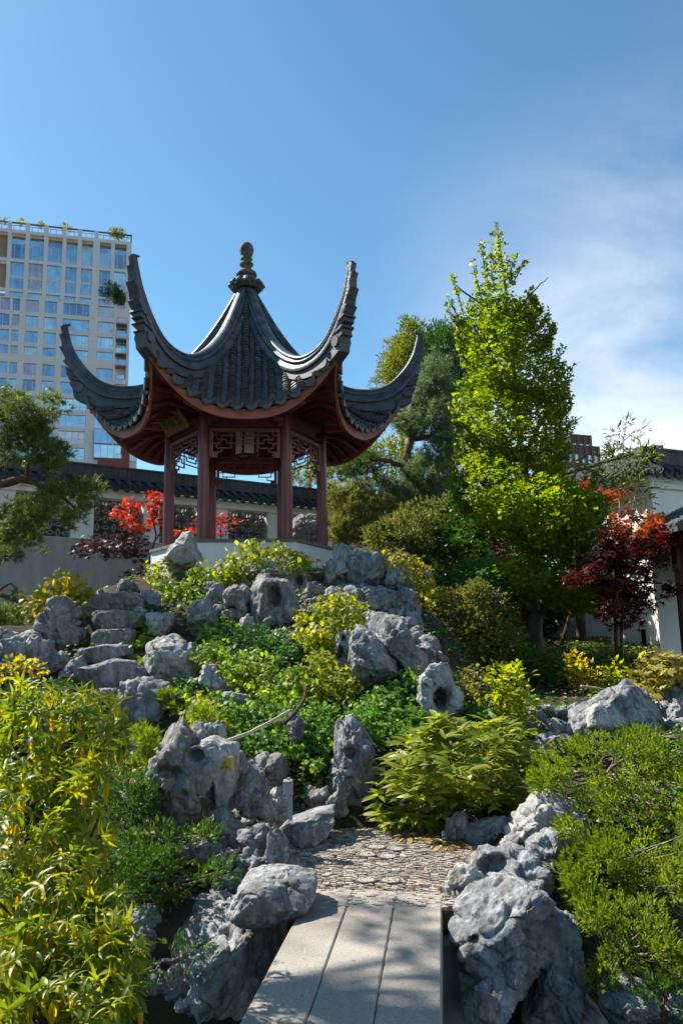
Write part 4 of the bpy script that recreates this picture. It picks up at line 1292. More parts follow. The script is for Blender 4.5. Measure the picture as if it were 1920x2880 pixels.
rock('big tan pointed rock tilted in front of the pavilion corner', 'A', [(1010, 300), (1040, 200), (1090, 130), (1140, 90), (1150, 55), (1190, 60), (1215, 130), (1255, 200), (1255, 290), (1220, 340), (1190, 390), (1120, 395), (1070, 410), (1030, 395), (1035, 330)], Y=14.0, mat='rock_pale', rough=.7, thick=.42)
rock('knobbly stone forming the topmost stair edge', 'A', [(575, 570), (590, 510), (640, 485), (740, 480), (840, 460), (880, 470), (895, 580), (840, 600), (700, 590), (600, 595)], mat='rock_warm', blk=True, cuts=3, rough=.45, dy=-.12, thick=.32)
rock('pointed grey slab closing the topmost stair edge', 'A', [(878, 440), (940, 450), (1005, 482), (990, 545), (930, 600), (888, 590)])
rock('second stair stone from the top with lit front edge', 'A', [(575, 600), (640, 585), (750, 580), (880, 600), (870, 665), (800, 705), (700, 700), (610, 710), (590, 645)], mat='rock_warm', blk=True, cuts=3, rough=.45, dy=-.12, thick=.32)
rock('third stair stone from the top, smooth and dark', 'A', [(598, 725), (650, 705), (830, 700), (820, 785), (780, 812), (650, 812), (600, 808)], mat='rock_warm', blk=True, cuts=3, rough=.45, dy=-.12, thick=.32)
rock('fourth stair stone, broad oval with white flecks', 'A', [(500, 850), (560, 820), (690, 795), (780, 800), (803, 855), (720, 895), (640, 925), (560, 895)], blk=True, cuts=3, rough=.45, dy=-.12, thick=.32)
rock('wide cracked stone at the foot of the stair', 'A', [(520, 940), (640, 920), (720, 890), (820, 900), (880, 950), (885, 1015), (800, 1060), (650, 1075), (550, 1065), (530, 990)], blk=True, cuts=3, rough=.45, dy=-.12, thick=.32)
rock('blocky stone beside the foot of the stair', 'A', [(390, 960), (440, 900), (500, 870), (535, 920), (545, 1050), (470, 1075), (400, 1040)])
rock('long rounded boulder at the picture edge below the yellow ivy', 'A', [(-90, 830), (40, 790), (180, 770), (270, 780), (340, 830), (390, 930), (395, 1030), (300, 1050), (150, 1060), (0, 1070), (-100, 1060)])
rock('small rough rock behind the long rounded boulder', 'A', [(95, 765), (140, 700), (200, 690), (245, 700), (265, 790), (180, 800), (105, 800)])
rock('vase shaped rock carrying the yellow ivy dome', 'A', [(300, 525), (330, 500), (440, 530), (490, 530), (497, 585), (450, 640), (470, 700), (545, 685), (530, 740), (440, 795), (380, 840), (290, 800), (258, 740), (270, 640), (320, 600)], mat='rock_warm')
rock('square pale block beside the ivy on the stair', 'A', [(938, 600), (970, 590), (1085, 595), (1080, 655), (1040, 720), (990, 755), (950, 725)], mat='rock_pale', rough=.6, blk=True, cuts=3)
rock('large smooth boulder with a lit flank above the folded rock', 'A', [(888, 1000), (895, 900), (930, 820), (990, 750), (1080, 745), (1150, 780), (1235, 830), (1230, 1000), (1190, 1060), (1000, 1040)], mat='rock_pale', rough=.8)
rock('dark folded rock with deep creases beside the glossy shrub', 'A', [(650, 1210), (720, 1160), (780, 1100), (790, 1060), (830, 1050), (880, 995), (1000, 1020), (1057, 1065), (1040, 1150), (990, 1230), (900, 1270), (830, 1310), (760, 1300), (690, 1290)], groove=.9)
rock('flat stone tucked under the foot of the stair', 'A', [(560, 1070), (700, 1058), (790, 1062), (775, 1120), (690, 1110)], blk=True, cuts=3, rough=.45, dy=-.12, thick=.32)
rock('white pointed rock sticking out of the ivy bed', 'A', [(1268, 1035), (1290, 930), (1335, 915), (1380, 990), (1440, 1040), (1465, 1085), (1380, 1105), (1310, 1100)], mat='rock_pale', dy=-.25)
rock('low white ledge in the ivy under the white pointed rock', 'A', [(1310, 1115), (1400, 1095), (1540, 1110), (1600, 1175), (1500, 1180), (1330, 1180)], mat='rock_pale', dy=-.25)
# crest in front of the pavilion
rock('rough grey rock at the edge of the ivy below the tan pointed rock', 'B', [(62, 640), (60, 560), (70, 480), (130, 430), (160, 440), (192, 500), (198, 575), (140, 600), (90, 650)])
rock('short curved rock beside the fluted rocks', 'B', [(150, 435), (190, 370), (230, 350), (252, 370), (254, 490), (200, 500), (170, 470)], groove=.4)
rock('fluted dark rock between ivy and the holed slab', 'B', [(250, 385), (280, 350), (330, 345), (372, 400), (378, 570), (330, 592), (270, 570), (250, 480)], groove=1.0, pits=((290, 500, 22, 28, .25),), mat='rock_warm')
rock('tall upright slab pierced by a round hole near the crest', 'B', [(368, 590), (370, 480), (380, 380), (420, 320), (470, 310), (520, 325), (600, 330), (612, 400), (652, 450), (642, 520), (600, 606), (520, 596), (430, 598)], groove=.7, rough=.7, pits=((510, 415, 34, 52, .4), (505, 375, 10, 12, .15)), mat='rock_warm')
rock('overhanging rock shelf below the ivy dome', 'B', [(310, 310), (320, 260), (400, 230), (500, 225), (590, 270), (608, 330), (500, 322), (400, 340), (350, 350)], mat='rock_pale')
rock('dark hollow rock at the end of the ivy dome', 'B', [(605, 400), (598, 310), (650, 282), (702, 298), (706, 375), (672, 430), (630, 432)], pits=((655, 328, 16, 24, .3),), mat='rock_warm')
rock('knob of rock below the pavilion plinth', 'B', [(660, 440), (700, 360), (740, 340), (792, 370), (785, 430), (720, 460), (660, 480)], mat='rock_warm')
rock('low rubble rock between holed slab and jagged crest', 'B', [(640, 480), (700, 440), (800, 415), (865, 430), (810, 490), (700, 515)], mat='rock_warm')
# jagged crest on the right of the mound
rock('smooth pale head rock at the end of the pavilion wall', 'I', [(355, 410), (368, 250), (410, 210), (420, 120), (470, 105), (560, 110), (592, 160), (592, 230), (545, 330), (505, 455), (430, 515), (340, 520), (330, 450)], groove=.4, mat='rock_pale', Y=13.2)
rock('jagged fluted crest rock with sharp fins', 'I', [(500, 460), (540, 300), (600, 190), (640, 140), (690, 150), (750, 125), (800, 170), (850, 200), (870, 280), (910, 400), (870, 445), (700, 465), (600, 470)], groove=1.3, Y=13.0)
rock('sloping shoulder rock below the yellow climber', 'I', [(840, 275), (920, 255), (990, 260), (1040, 330), (1104, 430), (1095, 500), (1000, 515), (900, 455), (830, 375)], groove=.6, Y=12.8, mat='rock_pale')
rock('fluted middle rock under the jagged crest', 'I', [(405, 570), (480, 500), (560, 465), (700, 475), (800, 445), (885, 480), (905, 570), (895, 650), (800, 670), (700, 670), (600, 710), (560, 750), (500, 650)], groove=1.1, Y=12.4)
rock('round knob rock in the dark gap of the crest', 'I', [(938, 565), (1000, 533), (1062, 560), (1074, 655), (1000, 698), (948, 655)], Y=12.3)
rock('shadowed backing rock of the crest', 'I', [(890, 510), (1100, 480), (1145, 620), (1155, 730), (1050, 730), (900, 660)], Y=12.75, mat='rock_warm')
rock('long diagonal ridge rock running down to the holed stone', 'I', [(718, 775), (780, 700), (880, 710), (992, 760), (1015, 850), (1085, 960), (1150, 1010), (1205, 1080), (1222, 1165), (1180, 1235), (1100, 1225), (1050, 1155), (980, 1085), (920, 1025), (830, 975), (778, 905)], groove=.3, Y=10.9, thick=.45)
rock('great smooth leaning slab above the dark ivy bed', 'I', [(588, 855), (620, 800), (680, 740), (725, 800), (785, 910), (865, 1000), (925, 1060), (975, 1175), (945, 1250), (860, 1260), (740, 1345), (655, 1365), (618, 1250), (578, 1100), (578, 960)], groove=.3, rough=.65, Y=11.1, thick=.5)
rock('thin pierced rock between ivy curtain and leaning slab', 'I', [(423, 1000), (440, 880), (500, 840), (545, 850), (555, 1000), (584, 1080), (572, 1175), (520, 1190), (470, 1160), (428, 1155)], groove=.5, pits=((460, 1050, 20, 20, .25), (497, 888, 12, 14, .2), (480, 1000, 18, 30, .2)), Y=11.0)
rock('angular rock half covered by the bright ivy', 'I', [(172, 885), (240, 800), (335, 775), (345, 880), (295, 945), (230, 1020), (198, 965)], Y=11.0)
rock('rounded rock on the outer flank of the crest', 'I', [(1035, 745), (1130, 695), (1155, 780), (1125, 835), (1065, 825)], Y=11.9)
rock('small stone wedged under the outer flank rock', 'I', [(1055, 870), (1110, 815), (1155, 830), (1145, 920), (1085, 945)], Y=11.6)
rock('faceted stone beside the lower end of the ridge rock', 'I', [(1128, 985), (1200, 958), (1262, 1010), (1275, 1085), (1232, 1140), (1180, 1070)], Y=10.7)
rock('small triangular stone on top of the big holed stone', 'I', [(1253, 1000), (1292, 985), (1395, 1080), (1375, 1125), (1265, 1125)], Y=10.5)
rock('big pale stone with a deep oval hole', 'I', [(1155, 1500), (1150, 1260), (1180, 1220), (1250, 1130), (1380, 1105), (1425, 1150), (1445, 1220), (1505, 1320), (1525, 1420), (1505, 1570), (1440, 1660), (1330, 1660), (1225, 1610)], rough=.6, Y=9.9, pits=((1335, 1410, 52, 80, .55), (1200, 1300, 12, 12, .1), (1280, 1280, 10, 8, .08)), mat='rock_pale', thick=.32)
rock('pale leaning stone in the brown shrubs', 'I', [(1375, 600), (1402, 585), (1455, 705), (1432, 728), (1385, 660)], Y=12.4, mat='rock_pale')
rock('grey rock top showing above the yellow climber', 'I', [(905, 175), (960, 142), (1035, 160), (1065, 195), (930, 215)], Y=13.7)
rock('grey rock on the far side of the yellow climber', 'I', [(1175, 315), (1232, 298), (1258, 385), (1210, 410)], Y=13.3)
rock('rough standing rock behind the pavilion columns', 'X', [(1180, 1160), (1178, 990), (1240, 945), (1310, 960), (1390, 955), (1395, 1160)], Y=21.5)
# near group left of the landing
rock('massive upright rock with round head beside the plaque', 'C', [(122, 880), (130, 600), (140, 240), (180, 170), (250, 140), (320, 175), (350, 240), (402, 290), (395, 380), (470, 370), (520, 430), (572, 500), (560, 580), (525, 640), (532, 720), (547, 830), (542, 910), (450, 965), (380, 975), (280, 950), (170, 935)], groove=.45, Y=7.0, pits=((425, 420, 60, 40, .14), (250, 540, 70, 30, .12), (345, 690, 22, 18, .1)), mat='rock_warm', thick=.36, rough=.8)
rock('dark narrow rock wedged behind the massive upright rock', 'C', [(385, 240), (430, 185), (472, 200), (494, 300), (476, 370), (505, 430), (400, 490), (368, 455)], Y=7.25)
rock('blunt rock above the plaque stone', 'C', [(473, 260), (500, 218), (580, 178), (622, 230), (638, 305), (590, 340), (488, 325)], Y=7.55)
plaque_rock = rock('smooth upright stone that bears the brass plaque', 'C', [(488, 335), (560, 300), (650, 345), (728, 350), (718, 500), (718, 640), (692, 770), (660, 820), (600, 780), (575, 600), (560, 500), (530, 420)], Y=7.05, rough=.30, cuts=2, blk=True, thick=.2, mat='rock_pale')
rock('slender dark stone behind the plaque stone', 'C', [(713, 430), (760, 403), (797, 460), (794, 560), (775, 660), (730, 692), (713, 580)], Y=7.3, mat='rock_warm')
rock('square topped rock with a lit shoulder', 'C', [(788, 560), (820, 533), (912, 543), (935, 640), (955, 740), (965, 850), (955, 940), (880, 932), (800, 912), (778, 760)], Y=7.0, mat='rock_warm')
rock('thin stone filling the gap under the plaque stone', 'C', [(722, 705), (770, 676), (795, 760), (790, 860), (750, 872), (728, 795)], Y=6.9)
rock('sunlit sloping stone behind the utility box', 'C', [(925, 620), (1000, 655), (1065, 720), (1086, 770), (1075, 835), (1033, 930), (980, 970), (948, 890), (938, 740)], Y=7.25, mat='rock_pale')
rock('lumpy stone under the massive upright rock', 'C', [(576, 835), (640, 806), (700, 848), (758, 910), (744, 975), (724, 1070), (660, 1062), (588, 1010), (566, 925)], Y=6.75, mat='rock_warm')
rock('upper of two stacked lumpy stones by the landing', 'C', [(765, 955), (830, 926), (920, 921), (978, 958), (970, 1005), (935, 1065), (880, 1110), (760, 1110), (738, 1035)], Y=6.5)
rock('lower of two stacked lumpy stones by the landing', 'C', [(736, 1120), (830, 1088), (930, 1090), (954, 1160), (945, 1270), (850, 1295), (770, 1315), (716, 1250), (726, 1165)], Y=6.4)
rock('leaning wedge stone at the edge of the landing', 'C', [(956, 1005), (1010, 966), (1062, 998), (1104, 1110), (1154, 1200), (1170, 1268), (1080, 1294), (970, 1272), (948, 1155)], Y=6.35)
rock('flat step stone at the back of the landing', 'C', [(1035, 965), (1100, 895), (1300, 826), (1403, 806), (1400, 875), (1365, 948), (1280, 1020), (1170, 1052), (1075, 1010)], Y=7.45, rough=.4, thick=.35, blk=True, cuts=3)
rock('grey rock peeping out under the bamboo pole', 'C', [(1078, 165), (1130, 116), (1194, 170), (1186, 250), (1195, 335), (1120, 380), (1098, 265)], Y=8.5)
rock('dark rubble stone in the hollow under the ivy', 'C', [(795, 440), (900, 415), (1055, 436), (1090, 545), (1000, 665), (900, 675), (795, 530)], Y=8.2, mat='rock_warm')
rock('twisted pillar rock at the back of the landing', 'px', [(944, 2052), (975, 2033), (1010, 2050), (1038, 2100), (1034, 2160), (1050, 2205), (1030, 2262), (985, 2285), (938, 2250), (922, 2185), (948, 2140)], Y=8.1, groove=.7, pits=((985, 2120, 18, 16, .15),))
rock('short dark rock at the foot of the twisted pillar', 'C', [(1355, 770), (1420, 700), (1450, 645), (1485, 720), (1505, 830), (1430, 865), (1370, 850)], Y=7.75)
rock('low rock behind the heap of fallen leaves', 'C', [(1190, 710), (1350, 655), (1370, 755), (1290, 800), (1200, 790)], Y=8.0)
rock('broad rock below the creeping juniper', 'C', [(240, 1160), (400, 1058), (520, 1026), (605, 1060), (625, 1135), (560, 1150), (400, 1165)], Y=6.55)
rock('rounded rock beside the lower juniper', 'C', [(556, 1170), (640, 1098), (714, 1100), (724, 1185), (684, 1270), (616, 1262)], Y=6.4)
# bank of the pond, left of the bridge
rock('flat topped block beside the end of the bridge', 'E', [(452, 432), (480, 370), (520, 310), (600, 280), (740, 285), (832, 300), (822, 372), (780, 442), (700, 462), (600, 488), (500, 474)], Y=5.6, cuts=2, blk=True, rough=.45, thick=.33)
rock('great bank boulder that meets the water beside the bridge', 'E', [(180, 660), (196, 480), (250, 430), (330, 420), (400, 462), (470, 465), (600, 478), (740, 470), (765, 540), (720, 640), (680, 720), (620, 820), (560, 910), (450, 900), (350, 880), (310, 915), (250, 890), (172, 820)], Y=5.8, rough=.6, thick=.55)
rock('shadowed bank boulder under the lower juniper', 'E', [(-40, 680), (-40, 460), (60, 430), (130, 470), (165, 560), (186, 650), (100, 700)], Y=6.15, thick=.4)
rock('split stone at the waterline under the great bank boulder', 'E', [(108, 840), (130, 760), (190, 715), (228, 800), (262, 890), (180, 915)], Y=5.75, thick=.25)
rock('small pale stone touching the water', 'E', [(160, 920), (180, 892), (230, 890), (255, 915), (235, 950), (185, 955)], Y=5.6, mat='rock_pale')
rock('grey rock above the flat topped block', 'E', [(340, 380), (370, 305), (420, 280), (478, 285), (488, 372), (400, 392)], Y=6.3)
rock('low flecked rock on top of the great bank boulder', 'E', [(316, 395), (400, 372), (474, 395), (470, 440), (340, 440)], Y=6.15)
rock('dark bank stone partly hidden by the glossy shrub', 'D', [(1000, 2060), (1060, 2010), (1130, 2040), (1150, 2130), (1060, 2160), (990, 2130)], Y=5.7)
rock('bank stone under the stems of the glossy shrub', 'D', [(-40, 2200), (100, 2130), (250, 2180), (270, 2300), (180, 2420), (-40, 2420)], Y=4.3, thick=.3)
# right of the bridge
rock('large ridged rock between bamboo grass and juniper', 'G', [(505, 620), (520, 540), (570, 440), (640, 380), (700, 310), (790, 278), (850, 310), (940, 318), (985, 350), (975, 425), (945, 490), (860, 530), (760, 555), (700, 605), (600, 655), (528, 648)], Y=6.75, mat='rock_pale', rough=.85, thick=.42)
rock('pointed rock below the large ridged rock', 'G', [(636, 615), (700, 558), (770, 532), (822, 560), (858, 640), (860, 745), (790, 790), (740, 805), (690, 745), (648, 690)], Y=6.2, thick=.25)
rock('scooped rock with a wide hollow facing the landing', 'G', [(336, 765), (328, 700), (380, 648), (470, 658), (560, 636), (622, 668), (705, 730), (746, 795), (720, 880), (560, 850), (470, 860), (380, 830)], Y=5.85, pits=((430, 740, 85, 60, .14),), thick=.32)
rock('pale lumpy stone at the bridge end below the scooped rock', 'G', [(126, 885), (150, 800), (210, 742), (290, 768), (345, 790), (338, 860), (308, 930), (246, 995), (168, 1015)], Y=5.75, pits=((240, 880, 50, 18, .08),), mat='rock_pale')
rock('low rough ledge under the scooped rock', 'G', [(306, 905), (330, 838), (420, 806), (520, 808), (600, 848), (742, 848), (756, 940), (640, 945), (480, 910), (400, 940)], Y=5.7)
rock('great domed rock over the water with dark caves', 'G', [(182, 1155), (210, 1035), (280, 928), (400, 886), (510, 842), (622, 888), (722, 958), (755, 1040), (748, 1200), (738, 1295), (655, 1350), (575, 1475), (490, 1450), (450, 1360), (412, 1430), (308, 1430), (256, 1345), (206, 1255)], Y=5.2, rough=.6, thick=.42, pits=((300, 1190, 20, 22, .1), (540, 1060, 40, 10, .05)))
rock('tall streaked rock flank below the juniper', 'G', [(690, 1010), (860, 1085), (965, 1125), (938, 1250), (938, 1400), (950, 1520), (1035, 1600), (1040, 1700), (900, 1760), (640, 1760), (640, 1640), (690, 1500), (715, 1350)], Y=5.3, groove=.5, rough=.7, thick=.4)
rock('squat rock standing in the water under the domed rock', 'G', [(228, 1475), (300, 1430), (420, 1440), (565, 1462), (566, 1560), (510, 1690), (400, 1750), (270, 1740), (244, 1590)], Y=5.05, groove=.4, thick=.3)
rock('cracked block hanging under the domed rock', 'G', [(484, 1345), (560, 1316), (605, 1350), (596, 1440), (520, 1462), (476, 1405)], Y=5.0)
rock('low rock in the water below the juniper branch', 'G', [(1090, 1590), (1150, 1480), (1220, 1448), (1345, 1488), (1408, 1575), (1388, 1650), (1240, 1690), (1130, 1660)], Y=4.95, thick=.28)
rock('waterside rock at the lower corner under the juniper', 'G', [(1470, 1610), (1520, 1525), (1568, 1512), (1660, 1540), (1660, 1660), (1520, 1690)], Y=4.95)
rock('dark rough bank stone against the side of the bridge', 'G', [(95, 1000), (180, 1015), (226, 1200), (246, 1400), (200, 1500), (105, 1540), (95, 1300)], Y=5.75, mat='rock_warm')
rock('small crag at the edge of the juniper', 'G', [(815, 535), (900, 512), (1016, 545), (1005, 580), (850, 592)], Y=6.35, mat='rock_pale')
rock('low grey rock shaded by the bamboo grass', 'G', [(196, 530), (280, 478), (420, 446), (565, 446), (570, 570), (515, 620), (420, 652), (300, 612), (214, 592)], Y=7.2, rough=.5)
rock('upright stone among the bamboo grass stems', 'G', [(95, 550), (130, 458), (200, 415), (265, 418), (240, 530), (170, 585)], Y=7.25)
# right middle distance
rock('large smooth boulder with a polished bulge across the stream', 'F', [(1050, 345), (1056, 230), (1100, 150), (1170, 138), (1250, 88), (1310, 62), (1380, 88), (1424, 130), (1426, 225), (1400, 285), (1330, 330), (1250, 358), (1130, 375)], rough=.6, groove=.3)
rock('polished egg shaped bulge on the large smooth boulder', 'F', [(1108, 275), (1114, 210), (1160, 168), (1222, 173), (1256, 200), (1296, 262), (1200, 290)], rough=.22, cuts=1, dy=-.55, mat='rock_pale', thick=.22)
rock('dark craggy rock under the pale leaved maple shrub', 'F', [(1418, 230), (1450, 150), (1500, 98), (1568, 88), (1660, 110), (1660, 290), (1500, 305)])
rock('flat block at the far end of the dry stream', 'F', [(956, 235), (964, 188), (1010, 178), (1084, 193), (1076, 246), (1000, 252)])
rock('broken slab in the dry stream', 'F', [(876, 298), (930, 248), (1000, 248), (1066, 290), (1068, 350), (1000, 342), (930, 332)])
rock('front ledge stone of the dry stream', 'F', [(852, 370), (900, 318), (1000, 326), (1088, 340), (1100, 390), (1000, 412), (940, 436), (885, 412)])
rock('leaning stone beside the round leafy bush', 'F', [(846, 262), (858, 188), (892, 198), (936, 230), (908, 292)])
rock('pitted rock at the foot of the large smooth boulder', 'F', [(1326, 312), (1340, 208), (1400, 188), (1456, 270), (1490, 320), (1400, 342)], dy=-.2)
rock('low dark stone at the picture edge above the juniper', 'F', [(1476, 310), (1500, 248), (1640, 248), (1670, 320)], dy=-.1)

# filler stones packed between the big ones
def fillers():
    rs = np.random.RandomState(404); big = [(o, p.mean(0)) for o, p, y_, t_ in ROCKS]; made = []
    regions = [('A', [(400, 1050), (430, 880), (560, 800), (570, 560), (890, 560), (880, 700), (790, 900), (880, 1050), (700, 1110)], 10, (34, 56)),
               ('A', [(-60, 760), (100, 700), (260, 780), (400, 860), (390, 950), (200, 800), (-60, 830)], 7, (40, 70)),
               ('A', [(280, 640), (330, 420), (560, 480), (720, 480), (860, 480), (860, 560), (560, 600), (300, 800)], 12, (34, 60)),
               ('B', [(180, 360), (380, 330), (640, 380), (800, 400), (800, 480), (640, 520), (380, 590), (200, 500)], 14, (36, 66)),
               ('I', [(330, 520), (520, 480), (900, 480), (1100, 500), (1160, 760), (1250, 1000), (1220, 1130), (1000, 1080), (800, 960), (600, 780), (420, 640)], 30, (40, 78)),
               ('I', [(440, 860), (600, 800), (680, 1000), (660, 1200), (560, 1200), (430, 1160)], 8, (40, 60)),
               ('C', [(400, 240), (640, 300), (800, 460), (960, 620), (1090, 760), (1000, 960), (760, 900), (560, 900)], 14, (40, 70)),
               ('C', [(560, 820), (760, 860), (980, 960), (1120, 1180), (1000, 1290), (730, 1300), (580, 1180)], 16, (40, 74)),
               ('px', [(930, 2060), (1040, 2060), (1060, 2240), (1180, 2260), (1180, 2300), (1000, 2290), (900, 2290), (860, 2230)], 12, (36, 66)),
               ('G', [(320, 660), (640, 580), (860, 600), (860, 900), (700, 1000), (300, 960), (150, 900)], 14, (46, 90)),
               ('F', [(850, 200), (1080, 180), (1080, 380), (900, 430), (850, 330)], 12, (36, 64)),
               ('F', [(1320, 220), (1640, 180), (1660, 310), (1400, 340)], 8, (36, 60))]
    where = ['in the stone stair', 'behind the long rounded boulder', 'at the head of the stair', 'along the crest below the ivy dome', 'in the jagged crest', 'beside the thin pierced rock', 'behind the plaque stone', 'at the edge of the landing', 'around the twisted pillar rock', 'around the scooped rock', 'in the dry stream', 'beside the large smooth boulder']
    for ri, (zk, pl, n, (s0, s1)) in enumerate(regions):
        for q in poly_pts_r(Z(zk, pl), n, rs):
            s = rs.uniform(s0, s1); k = 8; an = np.sort(rs.uniform(0, 2 * math.pi, k)); an = np.linspace(0, 2 * math.pi, k, endpoint=False) + rs.uniform(-.25, .25, k)
            asp = rs.uniform(.75, 1.5)
            out = [(q[0] + math.cos(t) * s * .5 * rs.uniform(.75, 1.15) * math.sqrt(asp), q[1] + math.sin(t) * s * .5 * rs.uniform(.75, 1.15) / math.sqrt(asp)) for t in an]
            Yb = hit(q[0], q[1] + .25 * s)
            if Yb < 6.0: Yb = 6.0
            o = rock('small filler stone wedged ' + where[ri], 'px', out, Y=Yb, sub=4, mat=('rock', 'rock_warm', 'rock', 'rock_pale')[rs.randint(4)], grow=1.0, name='filler_rock')
            o['group'] = 'filler stones ' + where[ri]; made.append((o, q))
    near = {}
    for o, q in made:
        k = min(range(len(big)), key=lambda i: np.hypot(*(big[i][1] - q))); near.setdefault(k, []).append((q[1], o))
    order = ['uppermost', 'second', 'third', 'fourth', 'fifth', 'sixth', 'seventh', 'eighth', 'ninth', 'tenth', 'eleventh', 'twelfth', 'thirteenth']
    for k, lst in near.items():
        lst.sort(key=lambda t: t[0]); base_ = ' '.join(big[k][0]['label'].split()[:10]); n = len(lst)
        while base_.split()[-1] in ('the', 'a', 'of', 'and', 'in', 'under', 'below', 'above', 'with', 'to', 'between', 'at', 'beside', 'behind', 'by', 'on', 'from', 'that', 'over', 'its', 'into', 'foot', 'end', 'edge', 'outer', 'great', 'big', 'large'): base_ = ' '.join(base_.split()[:-1])
        for i, (_, o) in enumerate(lst):
            w = '' if n == 1 else (('upper', 'lower')[i] + ' ' if n == 2 else (order[i] if i < n - 1 or i == 0 else 'lowest') + ' ')
            o['label'] = w + 'filler stone next to ' + base_
def poly_pts_r(poly, n, rs):
    p = np.array(poly, float); lo, hi = p.min(0), p.max(0); out = []
    while len(out) < n:
        best = None
        for _ in range(60):
            q = rs.uniform(lo, hi); ins = False
            for (a, b), (c, d) in zip(p, np.roll(p, -1, 0)):
                if (b > q[1]) != (d > q[1]) and q[0] < (c - a) * (q[1] - b) / (d - b) + a: ins = not ins
            if not ins: continue
            m_ = min([np.hypot(*(q - o_)) for o_ in out], default=1e9)
            if best is None or m_ > best[0]: best = (m_, q)
        out.append(best[1])
    return out
fillers()
# ---------------------------------------------------------------- foliage tools
def poly_pts(poly, n, rs):
    p = np.array(poly, float); lo, hi = p.min(0), p.max(0); out = []
    got = 0
    x0, y0 = p[:, 0], p[:, 1]; x1, y1 = np.roll(x0, -1), np.roll(y0, -1)
    while got < n:
        q = rs.uniform(lo, hi, size=(max(256, n * 2), 2))
        ins = np.zeros(len(q), bool)
        for a, b, c, d in zip(x0, y0, x1, y1):
            cond = ((b > q[:, 1]) != (d > q[:, 1]))
            if b != d: ins ^= cond & (q[:, 0] < (c - a) * (q[:, 1] - b) / (d - b) + a)
        q = q[ins]; out.append(q); got += len(q)
    return np.concatenate(out)[:n]
def poly_area(poly):
    p = np.array(poly); q = np.roll(p, -1, 0); return abs((p[:, 0] * q[:, 1] - q[:, 0] * p[:, 1]).sum()) / 2
def edge_dist(poly, pts):
    p = np.array(poly, float); q = np.roll(p, -1, 0); best = np.full(len(pts), 1e9)
    for a, b in zip(p, q):
        e = b - a; t = np.clip(((pts - a) @ e) / (e @ e + 1e-9), 0, 1)
        best = np.minimum(best, np.linalg.norm(pts - (a + t[:, None] * e), axis=1))
    return best
def nrm(v): return v / (np.linalg.norm(v, axis=1)[:, None] + 1e-9)
# leaf templates: x along the leaf, y across, z normal
def tm(v, f): return np.array(v, float), np.array(f, int)
def blade(w, droop=0.0, n=4, fold=.12, pw=1.0):
    v = []; 
    for i in range(n + 1):
        t = i / n; x = t; z = -droop * t * t; ww = w * (math.sin(math.pi * min(1, (t * .92 + .05)) ** pw)) if 0 < i < n else 0
        if 0 < i < n: v += [(x, ww, z + fold * ww), (x, 0, z), (x, -ww, z + fold * ww)]
        else: v += [(x, 0, z)]
    f = [(0, 2, 1), (0, 3, 2)]
    for i in range(1, n - 1):
        a = 1 + (i - 1) * 3; b = a + 3
        f += [(a, a + 1, b + 1), (a, b + 1, b), (a + 1, a + 2, b + 2), (a + 1, b + 2, b + 1)]
    a = 1 + (n - 2) * 3; e = len(v) - 1
    f += [(a, a + 1, e), (a + 1, a + 2, e)]
    return tm(v, f)
TPL = {}
TPL['oval'] = tm([(0, 0, 0), (.35, .30, .05), (.35, -.30, .05), (.72, .26, .03), (.72, -.26, .03), (1, 0, -.08)], [(0, 2, 1), (1, 2, 4), (1, 4, 3), (3, 4, 5)])
TPL['ginkgo'] = tm([(0, 0, 0), (.75, .52, .06), (.98, .22, 0), (.80, .0, .03), (.98, -.22, 0), (.75, -.52, .06)], [(0, 2, 1), (0, 3, 2), (0, 4, 3), (0, 5, 4)])
TPL['lance'] = blade(.125, .48, 5, .28, .9)
TPL['bamboo'] = blade(.105, .18, 3, .15, .8)
TPL['sasa'] = blade(.135, .30, 4, .18, .85)
def star_leaf(l=5, inner=.34, ang=250):
    v = [(.12, 0, 0)]; f = []
    for i in range(2 * l + 1):
        a = R(-ang / 2 + ang * i / (2 * l)); r_ = (1.0 - .32 * abs(i / (2 * l) - .5) * 2) if i % 2 else inner
        v.append((.12 + r_ * math.cos(a) * .88, r_ * math.sin(a) * .9, -.10 * r_ * r_))
    f = [(0, i + 1, i + 2) for i in range(2 * l)]
    return tm(v, f)
TPL['maple'] = star_leaf(5, .26, 250)
TPL['maple_broad'] = star_leaf(5, .55, 260)
def tuft(n, spread, w, seed, curve=0.0):
    rs = np.random.RandomState(seed); v = []; f = []
    for i in range(n):
        a = 2 * math.pi * i / n + rs.uniform(-.4, .4); b = spread * math.sqrt(rs.uniform(.05, 1)); l_ = rs.uniform(.75, 1.0)
        d = np.array([math.cos(b), math.sin(b) * math.cos(a), math.sin(b) * math.sin(a)])
        s_ = np.cross(d, rs.normal(size=3)); s_ /= np.linalg.norm(s_)
        k = len(v); o = d * .02 + np.array([rs.uniform(-.25, .2), 0, 0])
        v += [tuple(o - s_ * w), tuple(o + s_ * w), tuple(o + d * l_)]; f.append((k, k + 1, k + 2))
    return tm(v, f)
TPL['pine'] = tuft(13, 1.15, .040, 3)
TPL['pine2'] = tuft(12, 1.0, .044, 9)
